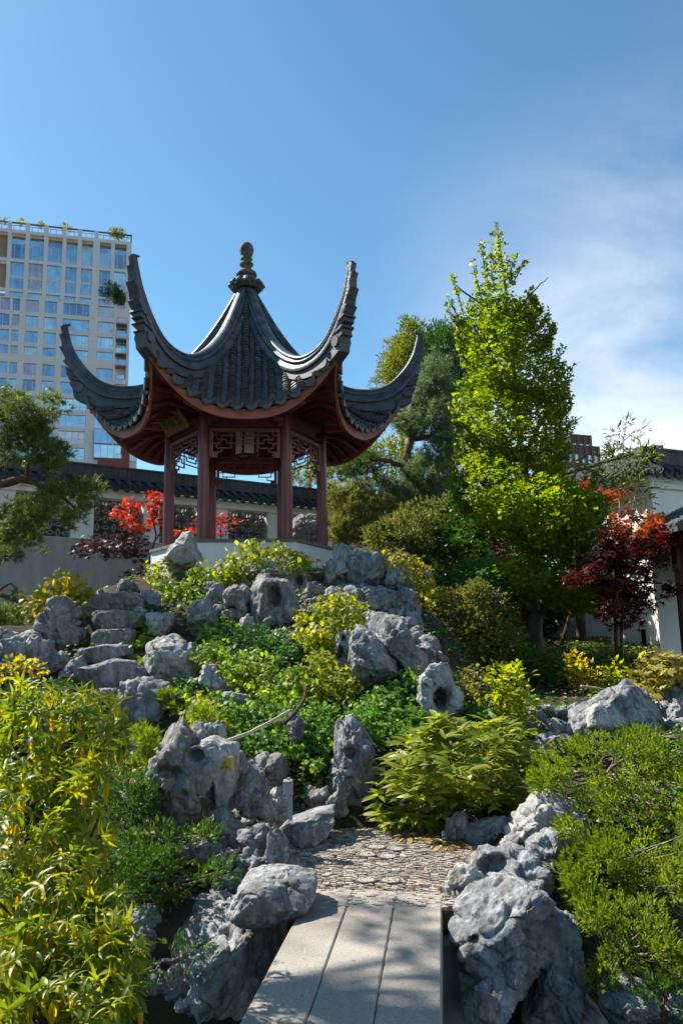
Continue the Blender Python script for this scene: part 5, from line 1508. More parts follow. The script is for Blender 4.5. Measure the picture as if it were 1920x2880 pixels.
def plume(seed, n=11, w=.055):
    """juniper spray: short scale-leaf shoots along a stem"""
    rs = np.random.RandomState(seed); v = []; f = []
    for i in range(n):
        t = i / (n - 1); o = np.array([t * .62, 0, .04 * math.sin(t * 3)])
        a = rs.uniform(0, 2 * math.pi); b = .75 - .45 * t; l_ = .46 - .12 * t
        d = np.array([math.cos(b), math.sin(b) * math.cos(a), math.sin(b) * math.sin(a)])
        s_ = np.cross(d, rs.normal(size=3)); s_ /= np.linalg.norm(s_); k = len(v)
        v += [tuple(o - s_ * w * .6), tuple(o + s_ * w * .6), tuple(o + d * l_ * .6 + s_ * w), tuple(o + d * l_ * .6 - s_ * w), tuple(o + d * l_)]
        f += [(k, k + 1, k + 2), (k, k + 2, k + 3), (k + 3, k + 2, k + 4)]
    return tm(v, f)
TPL['juniper'] = plume(4)

DENS = {'ginkgo': 1.8, 'pine': 2.3, 'pine2': 2.3, 'juniper': 2.1, 'maple': 2.0, 'bamboo': 2.2, 'oval': 1.5, 'maple_broad': 1.4}
def leaves_mesh(name, pos, axis, normal, size, tpl, tint, wscale=None):
    tv, tf = TPL[tpl]
    x = nrm(axis); z = normal - (normal * x).sum(1)[:, None] * x; z = nrm(z); y = np.cross(z, x)
    Mx = np.stack([x, y, z], 1) * np.asarray(size)[:, None, None]          # N,3(template axis),3
    if wscale is not None: Mx[:, 1] *= np.asarray(wscale)[:, None]
    V = pos[:, None, :] + np.einsum('ka,nab->nkb', tv, Mx)
    n, k = len(pos), len(tv)
    Fc = (tf[None] + (np.arange(n) * k)[:, None, None]).reshape(-1, 3)
    tt = np.repeat(tint, k)
    if tpl in ('sasa', 'lance'):       # pale margins of the dwarf bamboo, pale midrib of the glossy shrub
        edge = (np.abs(tv[:, 1]) > 1e-6).astype(float); off = edge * .22 if tpl == 'sasa' else (1 - edge) * .10
        tt = np.where(tt < .85, np.minimum(tt + np.tile(off, n), .93 if tpl == 'sasa' else .84), tt)
    return raw_mesh(name, V.reshape(-1, 3), tris=Fc, tint=tt)
def clumped(rs, centers, per, spread):
    """per leaves around each centre; returns positions and outward directions"""
    n = len(centers); o = rs.normal(size=(n, per, 3)); o /= np.linalg.norm(o, axis=2)[..., None]
    rad = rs.uniform(.25, 1.0, size=(n, per, 1)) ** .6
    sp_ = np.asarray(spread) if np.ndim(spread) == 0 else np.asarray(spread)[:, None, None]
    off = o * rad * sp_ * np.array([1, 1, .8])
    return (centers[:, None] + off).reshape(-1, 3), o.reshape(-1, 3), np.repeat(np.arange(n), per)

def crown_centers(rs, poly, Y, thick, n, slope=0.0, front=0.0):
    q = poly_pts(poly, n, rs); d = edge_dist(poly, q); dm = max(np.percentile(d, 95), 1e-3)
    half = np.sqrt(np.clip(d / dm, 0, 1)) * thick
    yy = Y + (rs.uniform(-1, 1, n) - front) * half + slope * (np.mean([p[1] for p in poly]) - q[:, 1])
    return P(q[:, 0], q[:, 1], yy)

def foliage(name, parent, mat, zk, poly, Y, thick, leaf_px, tpl, cov=3.0, clump_px=None, per=14, mode='round', slope=0.0, seed=1, tint=(0, 1), front=0.0, wscale=None, sizevar=.3, smooth=False, droop=0.0, gap=None):
    poly = Z(zk, poly) if zk else poly
    rs = np.random.RandomState(seed)
    A = poly_area(poly); n_leaf = int(cov * DENS.get(tpl, 1.0) * A / (leaf_px ** 2 * .38)); nc = max(3, n_leaf // per)
    cen = crown_centers(rs, poly, Y, thick, nc, slope, front)
    if gap is not None:
        k_ = fbm(cen * (FOC / Y / leaf_px / 4.2) + seed, 2) > gap; cen = cen[k_] if k_.sum() > 3 else cen; nc = len(cen)
    mpp = Y / FOC
    cl = (clump_px or leaf_px * 2.2) * mpp
    pos, outw, ci = clumped(rs, cen, per, cl * rs.uniform(.6, 1.25, nc))
    N = len(pos); rnd = rs.normal(size=(N, 3))
    ctr = cen.mean(0); glob = nrm(pos - ctr); up = np.array([0, 0, 1.0]); cam_d = np.array([0, -1.0, 0])
    if mode == 'ivy':
        normal = nrm(cam_d * .55 + up * .75 + rnd * .45 + outw * .25); axis = nrm(rnd + np.array([0, 0, -.9]))
    elif mode == 'round':
        normal = nrm(up * .6 + outw * .7 + rnd * .5); axis = nrm(outw + rnd * .6 + glob * .4 - up * droop)
    elif mode == 'tuft':
        axis = nrm(outw * .8 + up * .6 + glob * .35 + rnd * .25); normal = rnd
    elif mode == 'flat':      # layered sprays, leaves hanging flat
        normal = nrm(up * 1.1 + rnd * .35); axis = nrm(outw * np.array([1, 1, .15]) + rnd * .35 - up * (.3 + droop))
    elif mode == 'spray':
        axis = nrm(outw * np.array([1, 1, .5]) + up * .25 + glob * .6 + rnd * .35); normal = nrm(up + rnd * .6)
    else:
        normal = rnd; axis = nrm(rs.normal(size=(N, 3)))
    size = leaf_px * mpp * rs.uniform(1 - sizevar, 1 + sizevar, N)
    ctint = rs.uniform(tint[0], tint[1], nc)[ci]
    tn = np.clip(ctint * .5 + rs.uniform(tint[0], tint[1], N) * .5, 0, 1)
    me = leaves_mesh(name, pos, axis, normal, size, tpl, tn, None if wscale is None else np.full(N, wscale))
    o = link(name, me, mat, parent, smooth)
    return o, cen
def limbs(name, parent, mat, paths, seg=8, jitter=0.0, seed=0):
    """paths: list of ([(px,py,Y)...], r0_px, r1_px)"""
    mb = MB(); rs = random.Random(seed)
    for pts, r0, r1 in paths:
        w = [P(x, y, Y_) for x, y, Y_ in pts]
        # resample
        w = np.array(w); t = np.linspace(0, 1, len(w)); tt = np.linspace(0, 1, max(6, len(w) * 3))
        q = np.stack([np.interp(tt, t, w[:, c]) for c in range(3)], 1)
        m0 = pts[0][2] / FOC
        for i in range(1, len(q) - 1): q[i] += np.array([rs.uniform(-1, 1) for _ in range(3)]) * jitter * m0
        rad = [max(.004, (r0 + (r1 - r0) * k) * m0) for k in tt]
        mb.tube(q, rad, seg)
    return mb.build(name, mat, parent, True)
def twig_paths(cen, root, n, r0, rs):
    """thin branches from a root point to some crown clumps, as world polylines"""
    mb = MB(); idx = rs.choice(len(cen), min(n, len(cen)), replace=False)
    for i in idx:
        e = cen[i]; m_ = (np.array(root) * .45 + e * .55) + rs.normal(size=3) * .04 * np.linalg.norm(e - root); m_[2] -= .02
        mb.tube([root, (np.array(root) + m_) / 2 + rs.normal(size=3) * .02 * np.linalg.norm(e - root), m_, e], [r0, r0 * .75, r0 * .5, r0 * .2], 5, False)
    return mb
def plant(name, label, cat, base, group=None):
    return empty(name, tuple(base), 0, label, cat, group)
def shift(o, root):
    """give a mesh made in world space its parent's frame"""
    o.location = (-root.location[0], -root.location[1], -root.location[2]); return o

# leaf colours
def lf(name, stops, trans, tf=.42, rough=.42, spec=.35): MT[name] = mat_leaf(name, stops, trans, tf, rough, spec)
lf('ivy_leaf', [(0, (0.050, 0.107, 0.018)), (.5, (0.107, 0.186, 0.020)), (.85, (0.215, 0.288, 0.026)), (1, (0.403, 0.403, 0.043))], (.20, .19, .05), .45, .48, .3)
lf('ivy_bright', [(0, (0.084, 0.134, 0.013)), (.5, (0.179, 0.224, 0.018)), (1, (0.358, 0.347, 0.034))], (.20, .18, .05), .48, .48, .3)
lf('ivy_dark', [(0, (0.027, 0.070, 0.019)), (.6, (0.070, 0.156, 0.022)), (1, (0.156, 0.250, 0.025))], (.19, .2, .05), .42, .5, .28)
lf('ivy_yellow', [(0, (.14, .15, .012)), (.5, (.27, .25, .018)), (1, (.40, .34, .03))], (.19, .17, .05), .46, .5, .3)
lf('teal_shrub_leaf', [(0, (0.023, 0.065, 0.033)), (1, (0.058, 0.124, 0.052))], (.17, .2, .08), .3, .45, .35)
lf('ginkgo_leaf', [(0, (0.052, 0.098, 0.016)), (.5, (0.098, 0.155, 0.016)), (1, (0.196, 0.218, 0.023))], (.22, .21, .04), .45, .42, .3)
lf('pine_needle', [(0, (.03, .06, .022)), (.6, (.075, .115, .036)), (1, (.18, .20, .055))], (.18, .18, .08), .3, .5, .3)
lf('blue_pine_needle', [(0, (.05, .09, .055)), (.6, (.11, .165, .10)), (1, (.20, .235, .15))], (.17, .18, .12), .3, .5, .3)
lf('olive_needle', [(0, (.075, .10, .036)), (.6, (.16, .175, .06)), (1, (.27, .25, .11))], (.19, .18, .10), .32, .5, .3)
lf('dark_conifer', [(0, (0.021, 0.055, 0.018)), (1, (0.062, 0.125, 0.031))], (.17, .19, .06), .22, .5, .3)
lf('yellow_conifer', [(0, (.06, .09, .012)), (1, (.17, .19, .02))], (.19, .18, .05), .35, .5, .3)
lf('juniper_bright', [(0, (.050, .092, .010)), (.5, (.112, .165, .012)), (1, (.205, .245, .02))], (.19, .19, .04), .38, .5, .3)
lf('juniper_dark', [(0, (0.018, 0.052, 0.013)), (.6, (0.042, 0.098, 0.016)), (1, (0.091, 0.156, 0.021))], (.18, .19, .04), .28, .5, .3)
lf('shrub_gloss', [(0, (.050, .095, .010)), (.45, (.105, .160, .012)), (.75, (.185, .225, .016)), (.86, (.26, .26, .02)), (.93, (.44, .30, .03)), (1, (.50, .28, .04))], (.20, .18, .04), .45, .42, .36)
lf('sasa_leaf', [(0, (.085, .13, .016)), (.6, (.165, .21, .025)), (.9, (.28, .29, .055)), (1, (.46, .36, .18))], (.20, .19, .06), .42, .4, .38)
lf('maple_red', [(0, (.10, .012, .010)), (.5, (.22, .022, .014)), (1, (.36, .06, .025))], (.24, .13, .1), .5, .45, .35)
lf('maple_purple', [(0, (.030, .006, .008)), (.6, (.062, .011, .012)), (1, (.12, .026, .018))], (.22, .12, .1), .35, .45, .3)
lf('maple_shaded', [(0, (.022, .006, .008)), (1, (.05, .012, .014))], (.2, .12, .1), .2, .45, .3)  # darker copy of the red maple leaf, with the lower crown's shade in its colour
lf('maple_orange', [(0, (.14, .028, .012)), (.6, (.26, .058, .018)), (1, (.36, .11, .03))], (.24, .15, .10), .48, .42, .35)
lf('vine_maple_leaf', [(0, (.13, .13, .035)), (.6, (.24, .21, .065)), (1, (.34, .26, .09))], (.18, .17, .09), .38, .45, .35)
lf('azalea_leaf', [(0, (0.045, 0.063, 0.021)), (.6, (0.105, 0.112, 0.036)), (1, (0.225, 0.150, 0.068))], (.18, .17, .08), .28, .5, .3)
lf('bamboo_leaf', [(0, (0.035, 0.056, 0.020)), (.6, (0.084, 0.119, 0.028)), (1, (0.196, 0.224, 0.042))], (.19, .19, .06), .35, .45, .3)
lf('dry_leaf', [(0, (.12, .045, .02)), (.5, (.22, .10, .05)), (1, (.36, .25, .14))], (.17, .16, .12), .2, .6, .2)
# ---------------------------------------------------------------- trees
GR_T = 'trees behind the rockery'
def tree(name, label, base_px, Yb, group=GR_T):
    b = P(base_px[0], base_px[1], Yb); b[2] = float(terrain(b[0], b[1]))
    return plant(name, label, 'tree', b, group)
def sub(parent, *a, **k):
    o, c = foliage(*a, **k); o.parent = parent; shift(o, parent); return o, c
def limb(parent, *a, **k):
    o = limbs(*a, **k); o.parent = parent; shift(o, parent); return o

# ginkgo
gk = tree('ginkgo_tree', 'tall slender ginkgo with bright yellow green fan leaves', (1512, 1850), 15.5)
GP = [(715, 60), (735, 130), (790, 200), (840, 225), (835, 300), (855, 360), (845, 430), (900, 440), (915, 520), (950, 600), (1005, 720), (1035, 810), (1000, 870), (1040, 950), (1020, 1050), (1040, 1180), (1180, 1290), (1215, 1400), (1210, 1480), (1120, 1560), (1040, 1600), (1180, 1680), (1230, 1700), (1190, 1790), (1080, 1830), (960, 1790), (900, 1760), (780, 1780), (640, 1740), (560, 1650), (680, 1560), (800, 1480), (700, 1400), (560, 1370), (525, 1300), (505, 1150), (570, 1060), (530, 920), (600, 780), (540, 540), (495, 400), (510, 300), (590, 350), (605, 240), (650, 150), (695, 210)]
limb(gk, 'trunk', None, MT['bark_grey'], [([(1518, 1880, 15.5), (1508, 1780, 15.5), (1500, 1700, 15.5), (1490, 1560, 15.5), (1470, 1300, 15.5), (1440, 1000, 15.5), (1400, 660, 15.5)], 24, 2.5),
      ([(1505, 1740, 15.5), (1560, 1680, 15.2), (1640, 1660, 15.0)], 10, 3), ([(1495, 1720, 15.5), (1420, 1670, 15.1), (1350, 1650, 14.9)], 10, 3), ([(1490, 1560, 15.5), (1600, 1480, 15.2), (1680, 1440, 15.2)], 8, 2),
      ([(1488, 1540, 15.5), (1400, 1400, 15.3), (1310, 1320, 15.2)], 8, 2), ([(1470, 1300, 15.5), (1540, 1150, 15.4), (1590, 1080, 15.4)], 6, 2), ([(1455, 1150, 15.5), (1380, 1000, 15.4), (1320, 900, 15.4)], 6, 2), ([(1430, 900, 15.5), (1300, 820, 15.4), (1270, 790, 15.4)], 4, 1), ([(1430, 900, 15.5), (1500, 820, 15.5), (1540, 780, 15.5)], 4, 1)], 10, 4, 3)
GK = [([(715, 60), (728, 170), (760, 260), (790, 340), (815, 420), (820, 480), (640, 480), (600, 450), (620, 380), (660, 300), (690, 200)], 1.2, .5),
      ([(600, 420), (820, 400), (900, 450), (915, 540), (950, 610), (1005, 720), (1030, 810), (960, 880), (760, 860), (600, 820), (580, 700), (540, 540)], 2.6, 1.1),
      ([(600, 760), (800, 800), (1000, 820), (1040, 940), (1020, 1050), (1030, 1150), (900, 1130), (700, 1100), (560, 1060), (530, 920)], 2.7, 1.3),
      ([(570, 1050), (780, 1080), (1010, 1120), (1040, 1200), (960, 1290), (820, 1330), (760, 1400), (560, 1370), (525, 1300), (505, 1150)], 2.9, 1.3),
      ([(800, 1420), (930, 1310), (1060, 1260), (1180, 1290), (1225, 1400), (1210, 1480), (1120, 1560), (1000, 1580), (860, 1560), (790, 1500)], 3.0, .9),
      ([(640, 1300), (800, 1240), (1000, 1220), (1130, 1270), (1140, 1400), (1000, 1500), (840, 1520), (720, 1460), (620, 1400)], 3.0, 1.0),
      ([(560, 1640), (640, 1600), (800, 1590), (960, 1620), (1040, 1600), (1010, 1700), (900, 1760), (780, 1780), (640, 1740)], 2.8, .9),
      ([(930, 1740), (1040, 1690), (1180, 1690), (1235, 1700), (1190, 1790), (1080, 1830), (960, 1800)], 2.8, .6)]
for i, (pl, cv, th) in enumerate(GK):
    sub(gk, 'crown', None, MT['ginkgo_leaf'], 'G2', pl, 15.5 - (1.4 if i > 3 else 0), th, 11.5, 'ginkgo', cov=cv * 1.3, clump_px=24, per=16, seed=11 + i, mode='round', front=.15)
# upright leafy shoots that break the outline
def shoots(parent, mat, paths, Y, leaf_px, tpl, seed, step=7):
    rs = np.random.RandomState(seed); pos = []; ax = []; tw = MB()
    for pts in paths:
        w = P([p[0] for p in pts], [p[1] for p in pts], [Y] * len(pts)); t = np.linspace(0, 1, len(w))
        ln = sum(math.dist(a, b) for a, b in zip(pts[:-1], pts[1:])); n = int(ln / step * 2.2)
        tt = np.linspace(0, 1, n); q = np.stack([np.interp(tt, t, w[:, c]) for c in range(3)], 1)
        pos.append(q + rs.normal(size=q.shape) * .012); ax.append(nrm(rs.normal(size=q.shape) + np.array([0, 0, .5])))
        tw.tube(w, [.012] * (len(w) - 1) + [.004], 5, False)
    pos = np.concatenate(pos); ax = np.concatenate(ax); N = len(pos)
    me = leaves_mesh('shoots', pos, ax, rs.normal(size=(N, 3)), leaf_px * Y / FOC * rs.uniform(.7, 1.2, N), tpl, rs.uniform(.2, 1, N))
    o = link('shoots', me, mat, parent); shift(o, parent); tag(o, kind='stuff')
    b = tw.build('shoot_stems', MT['twig'], parent, True); shift(b, parent); tag(b, kind='stuff')
def edge_shoots(poly, n, seed, l0=30, l1=75):
    rs = random.Random(seed); res = []; k = len(poly); A = sum(a[0] * b[1] - b[0] * a[1] for a, b in zip(poly, poly[1:] + poly[:1]))
    while len(res) < n:
        i = rs.randrange(k); a, b = poly[i], poly[(i + 1) % k]; t = rs.random(); p = (a[0] + t * (b[0] - a[0]), a[1] + t * (b[1] - a[1]))
        nx, ny = (b[1] - a[1]), -(b[0] - a[0]); l_ = math.hypot(nx, ny) or 1; s = 1 if A > 0 else -1; nx, ny = s * nx / l_, s * ny / l_
        if ny > .45: continue
        L_ = rs.uniform(l0, l1); res.append([(p[0] - nx * 40, p[1] - ny * 20 + 30), (p[0], p[1]), (p[0] + nx * L_ * .45, p[1] - L_ * .75)])
    return res
shoots(gk, MT['ginkgo_leaf'], [s_ for s_ in edge_shoots(Z('G2', GP), 110, 8) if s_[1][1] > 860], 15.3, 13, 'ginkgo', 6)
shoots(gk, MT['ginkgo_leaf'], [Z('G2', p) for p in ([(725, 260), (718, 150), (717, 45)], [(665, 330), (650, 220), (645, 130)], [(560, 470), (530, 360), (500, 280)], [(545, 500), (510, 430), (482, 378)], [(780, 330), (820, 260), (850, 215)], [(760, 300), (790, 230), (800, 195)], [(830, 450), (850, 390), (865, 350)], [(870, 560), (895, 480), (912, 420)], [(640, 380), (615, 290), (597, 220)], [(900, 660), (940, 610), (965, 575)], [(960, 800), (1000, 750), (1022, 710)], [(980, 900), (1020, 850), (1045, 805)], [(600, 840), (560, 800), (540, 780)], [(590, 700), (555, 650), (535, 600)], [(690, 300), (700, 200), (690, 190)], [(1150, 1740), (1210, 1710), (1255, 1680)], [(690, 1050), (680, 1020), (680, 1005)], [(560, 1060), (545, 1000), (530, 960)])], 15.3, 14, 'ginkgo', 5)

# conifers behind the pavilion
t = tree('dark_conifer_tree', 'dark green conifer rising behind the blue pine', (1270, 1560), 27)
limb(t, 'trunk', None, MT['bark'], [([(1270, 1600, 27), (1265, 1300, 27), (1250, 930, 27)], 14, 3)], 8, 3, 1)
sub(t, 'crown', None, MT['dark_conifer'], 'Q', [(1060, 330), (1120, 200), (1150, 130), (1200, 160), (1270, 95), (1340, 130), (1400, 100), (1460, 150), (1500, 300), (1560, 500), (1560, 700), (1300, 700), (1080, 560)], 27, 1.6, 15, 'juniper', cov=9, clump_px=30, per=18, seed=21, mode='tuft')
t = tree('golden_conifer_tree', 'yellow green conifer spire behind the curled eave', (1130, 1560), 28)
limb(t, 'trunk', None, MT['bark'], [([(1130, 1600, 28), (1130, 1300, 28), (1145, 920, 28)], 10, 2)], 8, 3, 1)
sub(t, 'crown', None, MT['yellow_conifer'], 'Q', [(770, 520), (800, 350), (850, 250), (930, 190), (970, 60), (1020, 90), (1075, 110), (1060, 200), (1080, 330), (1010, 480), (960, 600), (820, 640), (720, 620)], 28, 1.3, 14, 'juniper', cov=7.5, clump_px=26, per=18, seed=22, mode='tuft')
t = tree('feathery_bamboo_plant', 'yellow feathery bamboo seen behind the pine trunk', (1080, 1560), 26)
limb(t, 'stem', None, MT['bamboo'], [([(1080, 1600, 26), (1085, 1400, 26), (1095, 1230, 26)], 4, 2), ([(1110, 1600, 26), (1115, 1400, 26), (1110, 1250, 26)], 4, 2)], 6, 1, 1)
sub(t, 'crown', None, MT['yellow_conifer'], 'Q', [(600, 1180), (660, 1100), (800, 1030), (950, 1080), (970, 1250), (940, 1400), (800, 1420), (700, 1300)], 26, .8, 20, 'bamboo', cov=7, clump_px=26, per=14, seed=23, mode='spray')
bp = tree('blue_pine_tree', 'blue green pine with bare reddish trunk behind the pavilion', (1140, 1560), 24)
limb(bp, 'trunk', None, MT['bark_pine'], [([(1140, 1600, 24), (1135, 1420, 24), (1142, 1290, 24), (1158, 1230, 24), (1150, 1180, 24), (1180, 1100, 24), (1225, 1000, 24)], 15, 5), ([(1140, 1310, 24), (1100, 1300, 23.7), (1060, 1290, 23.6), (1010, 1310, 23.5)], 9, 4), ([(1158, 1235, 24), (1210, 1225, 23.7), (1290, 1240, 23.5)], 9, 3), ([(1146, 1200, 24), (1120, 1150, 24), (1140, 1120, 24)], 6, 3)], 9, 3, 2)
for i, (pl, cv, mm) in enumerate((([(960, 1000), (980, 860), (1040, 700), (1100, 560), (1180, 520), (1240, 560), (1400, 600), (1460, 800), (1440, 1000), (1300, 1050), (1150, 1040), (1030, 1030)], 3.6, 'blue_pine_needle'), ([(1110, 520), (1120, 400), (1180, 460), (1240, 310), (1290, 440), (1360, 350), (1320, 520), (1260, 600), (1180, 600)], 2.2, 'blue_pine_needle'), ([(950, 1260), (1040, 1180), (1150, 1170), (1330, 1220), (1370, 1400), (1330, 1560), (1180, 1640), (1020, 1620), (900, 1520), (880, 1460), (950, 1420)], 3.6, 'blue_pine_needle'), ([(310, 1260), (420, 1220), (600, 1150), (720, 1220), (740, 1330), (640, 1420), (420, 1430), (320, 1400)], 3.0, 'pine_needle'), ([(640, 1440), (800, 1420), (1000, 1520), (1060, 1640), (920, 1680), (760, 1560)], 3.2, 'blue_pine_needle'), ([(1150, 1010), (1300, 980), (1460, 1000), (1500, 1250), (1350, 1270), (1180, 1190)], 3.2, 'blue_pine_needle'), ([(900, 900), (960, 840), (1060, 900), (1060, 1020), (960, 1060), (860, 1010)], 2.6, 'pine_needle'))):
    sub(bp, 'crown', None, MT[mm], 'Q', pl, 24 - .3 * (i % 2), 1.0, 18, 'pine', cov=cv * 1.6, clump_px=26, per=12, seed=30 + i, mode='tuft')
t = tree('scrubby_pine_tree', 'olive brown scrubby pine beside the pavilion column', (960, 1560), 22.6)
limb(t, 'trunk', None, MT['bark_pine'], [([(970, 1580, 22.6), (960, 1480, 22.6), (975, 1400, 22.6)], 9, 3), ([(960, 1500, 22.6), (920, 1470, 22.4), (905, 1440, 22.4)], 4, 2)], 7, 2, 2)
sub(t, 'crown', None, MT['olive_needle'], 'Q', [(340, 1450), (450, 1430), (640, 1440), (800, 1540), (960, 1680), (930, 1800), (800, 1880), (600, 1960), (480, 1990), (340, 1930), (330, 1600)], 22.6, .8, 17, 'pine2', cov=4.2, clump_px=24, per=13, seed=41, mode='tuft')
t = tree('small_pine_tree', 'small soft pine seen between the pavilion columns', (870, 1540), 22.3)
limb(t, 'trunk', None, MT['bark_pine'], [([(872, 1560, 22.3), (870, 1500, 22.3), (875, 1470, 22.3)], 5, 2)], 7, 1, 2)
sub(t, 'crown', None, MT['olive_needle'], 'Q', [(120, 1860), (160, 1800), (230, 1790), (250, 1950), (130, 1950)], 22.3, .4, 16, 'pine2', cov=4, clump_px=20, per=12, seed=42, mode='tuft')
t = tree('distant_pine_tree', 'pine top seen under the eave beside the wall coping', (900, 1420), 25.0)
limb(t, 'trunk', None, MT['bark_pine'], [([(880, 1560, 28), (870, 1380, 28), (880, 1240, 28)], 8, 3)], 7, 2, 2)
sub(t, 'crown', None, MT['olive_needle'], 'Q', [(20, 1330), (110, 1290), (200, 1210), (310, 1200), (330, 1420), (240, 1440), (130, 1470), (20, 1450)], 25.6, .7, 18, 'pine2', cov=3.2, clump_px=24, per=12, seed=43, mode='tuft')
t = tree('spreading_juniper_tree', 'olive spreading juniper with grey twisted branches beside the ginkgo', (1180, 1660), 21.4)
limb(t, 'trunk', None, MT['twig'], [([(1200, 1680, 21.2), (1180, 1600, 21.1), (1150, 1530, 21.0), (1120, 1510, 21.0)], 7, 3), ([(1210, 1650, 21.0), (1260, 1560, 20.8), (1300, 1515, 20.8), (1345, 1530, 20.8)], 7, 2), ([(1180, 1600, 21.0), (1140, 1550, 20.8), (1138, 1500, 20.8)], 4, 2), ([(1230, 1620, 20.9), (1290, 1580, 20.7), (1340, 1560, 20.7)], 4, 2)], 7, 4, 2)
sub(t, 'crown', None, MT['olive_needle'], 'Q', [(640, 1930), (700, 1800), (850, 1700), (1050, 1620), (1300, 1580), (1500, 1660), (1620, 1850), (1640, 2050), (1500, 2120), (1100, 2100), (900, 2060), (720, 2060), (600, 1990)], 21.4, 1.0, 17, 'juniper', cov=3.4, clump_px=26, per=14, seed=44, mode='tuft', tint=(0, .7))
sub(t, 'crown', None, MT['juniper_dark'], 'Q', [(850, 1900), (1000, 1820), (1300, 1800), (1560, 1900), (1640, 2200), (1620, 2500), (1400, 2500), (1250, 2300), (1000, 2150)], 21.8, .9, 15, 'juniper', cov=3.4, clump_px=26, per=14, seed=45, mode='tuft', tint=(.2, 1))
# left pine reaching in from the edge
lp = tree('leaning_pine_tree', 'shaggy green pine with crooked brown limbs reaching over the grey wall', (-260, 1650), 13.5)
limb(lp, 'trunk', None, MT['bark_pine'], [([(-260, 1760, 13.5), (-200, 1600, 13.5), (-140, 1450, 13.5), (-60, 1370, 13.4), (0, 1360, 13.3), (70, 1345, 13.2), (110, 1360, 13.2), (150, 1385, 13.2)], 22, 7), ([(-140, 1450, 13.5), (-90, 1300, 13.5), (0, 1325, 13.4), (40, 1280, 13.3)], 12, 4), ([(70, 1345, 13.2), (90, 1290, 13.2), (110, 1180, 13.2)], 7, 3), ([(-60, 1370, 13.4), (-10, 1440, 13.2), (30, 1500, 13.0)], 8, 3), ([(-120, 1640, 13.2), (-20, 1662, 13.0), (40, 1690, 12.9), (90, 1692, 12.9)], 9, 3), ([(0, 1660, 13), (30, 1640, 13), (50, 1660, 12.9)], 4, 2), ([(110, 1360, 13.2), (180, 1400, 13.1), (230, 1440, 13)], 6, 2)], 9, 3, 5)
for i, (zk, pl) in enumerate((('N', [(-80, 1420), (0, 1330), (60, 1310), (150, 1320), (215, 1380), (260, 1450), (330, 1330), (410, 1320), (430, 1370), (460, 1440), (380, 1500), (430, 1560), (350, 1620), (300, 1640), (180, 1600), (100, 1640), (-80, 1650)]),
    ('N', [(-80, 1600), (60, 1610), (200, 1560), (330, 1590), (410, 1660), (460, 1720), (430, 1790), (440, 1840), (340, 1880), (250, 1820), (120, 1830), (-80, 1800)]),
    ('S', [(200, 470), (300, 420), (520, 330), (700, 300), (850, 330), (920, 350), (880, 430), (900, 500), (860, 560), (800, 600), (770, 700), (640, 700), (500, 660), (350, 650)]),
    ('S', [(-60, 560), (60, 480), (250, 470), (380, 560), (340, 680), (360, 800), (240, 900), (100, 850), (-60, 820)]),
    ('S', [(-60, 820), (60, 800), (150, 900), (160, 1000), (150, 1080), (90, 1120), (30, 1080), (-60, 1060)]),
    ('S', [(300, 880), (350, 850), (390, 960), (340, 970)]), ('S', [(80, 1370), (150, 1320), (250, 1330), (240, 1380), (130, 1400)]),
    ('A', [(-60, 560), (40, 530), (110, 580), (170, 640), (130, 740), (40, 780), (-60, 760)]))):
    sub(lp, 'crown', None, MT['pine_needle'], zk, pl, 13.2 - .15 * (i % 3), .6, 22, 'pine', cov=3.3, clump_px=28, per=12, seed=60 + i, mode='tuft')

# maples
mr = tree('red_maple_tree', 'scarlet young maple in front of the lattice windows', (405, 1660), 19.0)
limb(mr, 'trunk', None, MT['bark'], [([(400, 1650, 19), (408, 1600, 19), (425, 1560, 19), (440, 1500, 19), (425, 1450, 19), (410, 1410, 19)], 4, 1.5), ([(432, 1530, 19), (455, 1490, 18.9), (440, 1440, 18.9)], 2.5, 1), ([(415, 1590, 19), (380, 1560, 18.8), (330, 1550, 18.6), (260, 1545, 18.5)], 3, 1), ([(405, 1620, 19), (380, 1610, 18.8), (355, 1640, 18.8)], 2, 1), ([(425, 1560, 19), (450, 1545, 18.9), (465, 1550, 18.9)], 2, 1)], 6, 1.5, 4)
sub(mr, 'crown', None, MT['maple_red'], 'S', [(1130, 500), (1220, 450), (1300, 470), (1310, 420), (1400, 395), (1500, 425), (1505, 560), (1440, 620), (1500, 680), (1380, 700), (1340, 800), (1230, 760), (1120, 720), (1130, 640), (1010, 620), (1020, 570)], 19, .5, 14, 'maple', cov=1.5, clump_px=17, per=9, seed=71, mode='flat', droop=.3)
sub(mr, 'crown', None, MT['maple_shaded'], 'S', [(680, 880), (850, 800), (1100, 800), (1340, 820), (1400, 900), (1410, 960), (1250, 990), (900, 1000), (680, 970)], 18.7, .5, 14, 'maple', cov=2.2, clump_px=20, per=10, seed=72, mode='flat', droop=.2)
sub(mr, 'crown', None, MT['maple_shaded'], 'S', [(1140, 1160), (1220, 1060), (1400, 980), (1400, 1130), (1380, 1260), (1280, 1290), (1160, 1230)], 18.8, .4, 13, 'maple', cov=1.5, clump_px=18, per=9, seed=73, mode='flat', droop=.2)
m2 = tree('scarlet_maple_sapling', 'red leaved sapling seen between the front pavilion columns', (640, 1560), 20.5)
limb(m2, 'trunk', None, MT['bark'], [([(632, 1600, 20.5), (625, 1540, 20.5), (618, 1480, 20.5), (640, 1450, 20.5)], 3, 1), ([(625, 1540, 20.5), (560, 1510, 20.3), (520, 1490, 20.3)], 2, 1)], 6, 1, 4)
sub(m2, 'crown', None, MT['maple_red'], 'X', [(560, 960), (600, 920), (640, 930), (640, 1000), (740, 965), (740, 985), (660, 1040), (600, 1090), (620, 1130), (555, 1140)], 20.3, .3, 13, 'maple', cov=1.8, clump_px=14, per=8, seed=74, mode='flat')
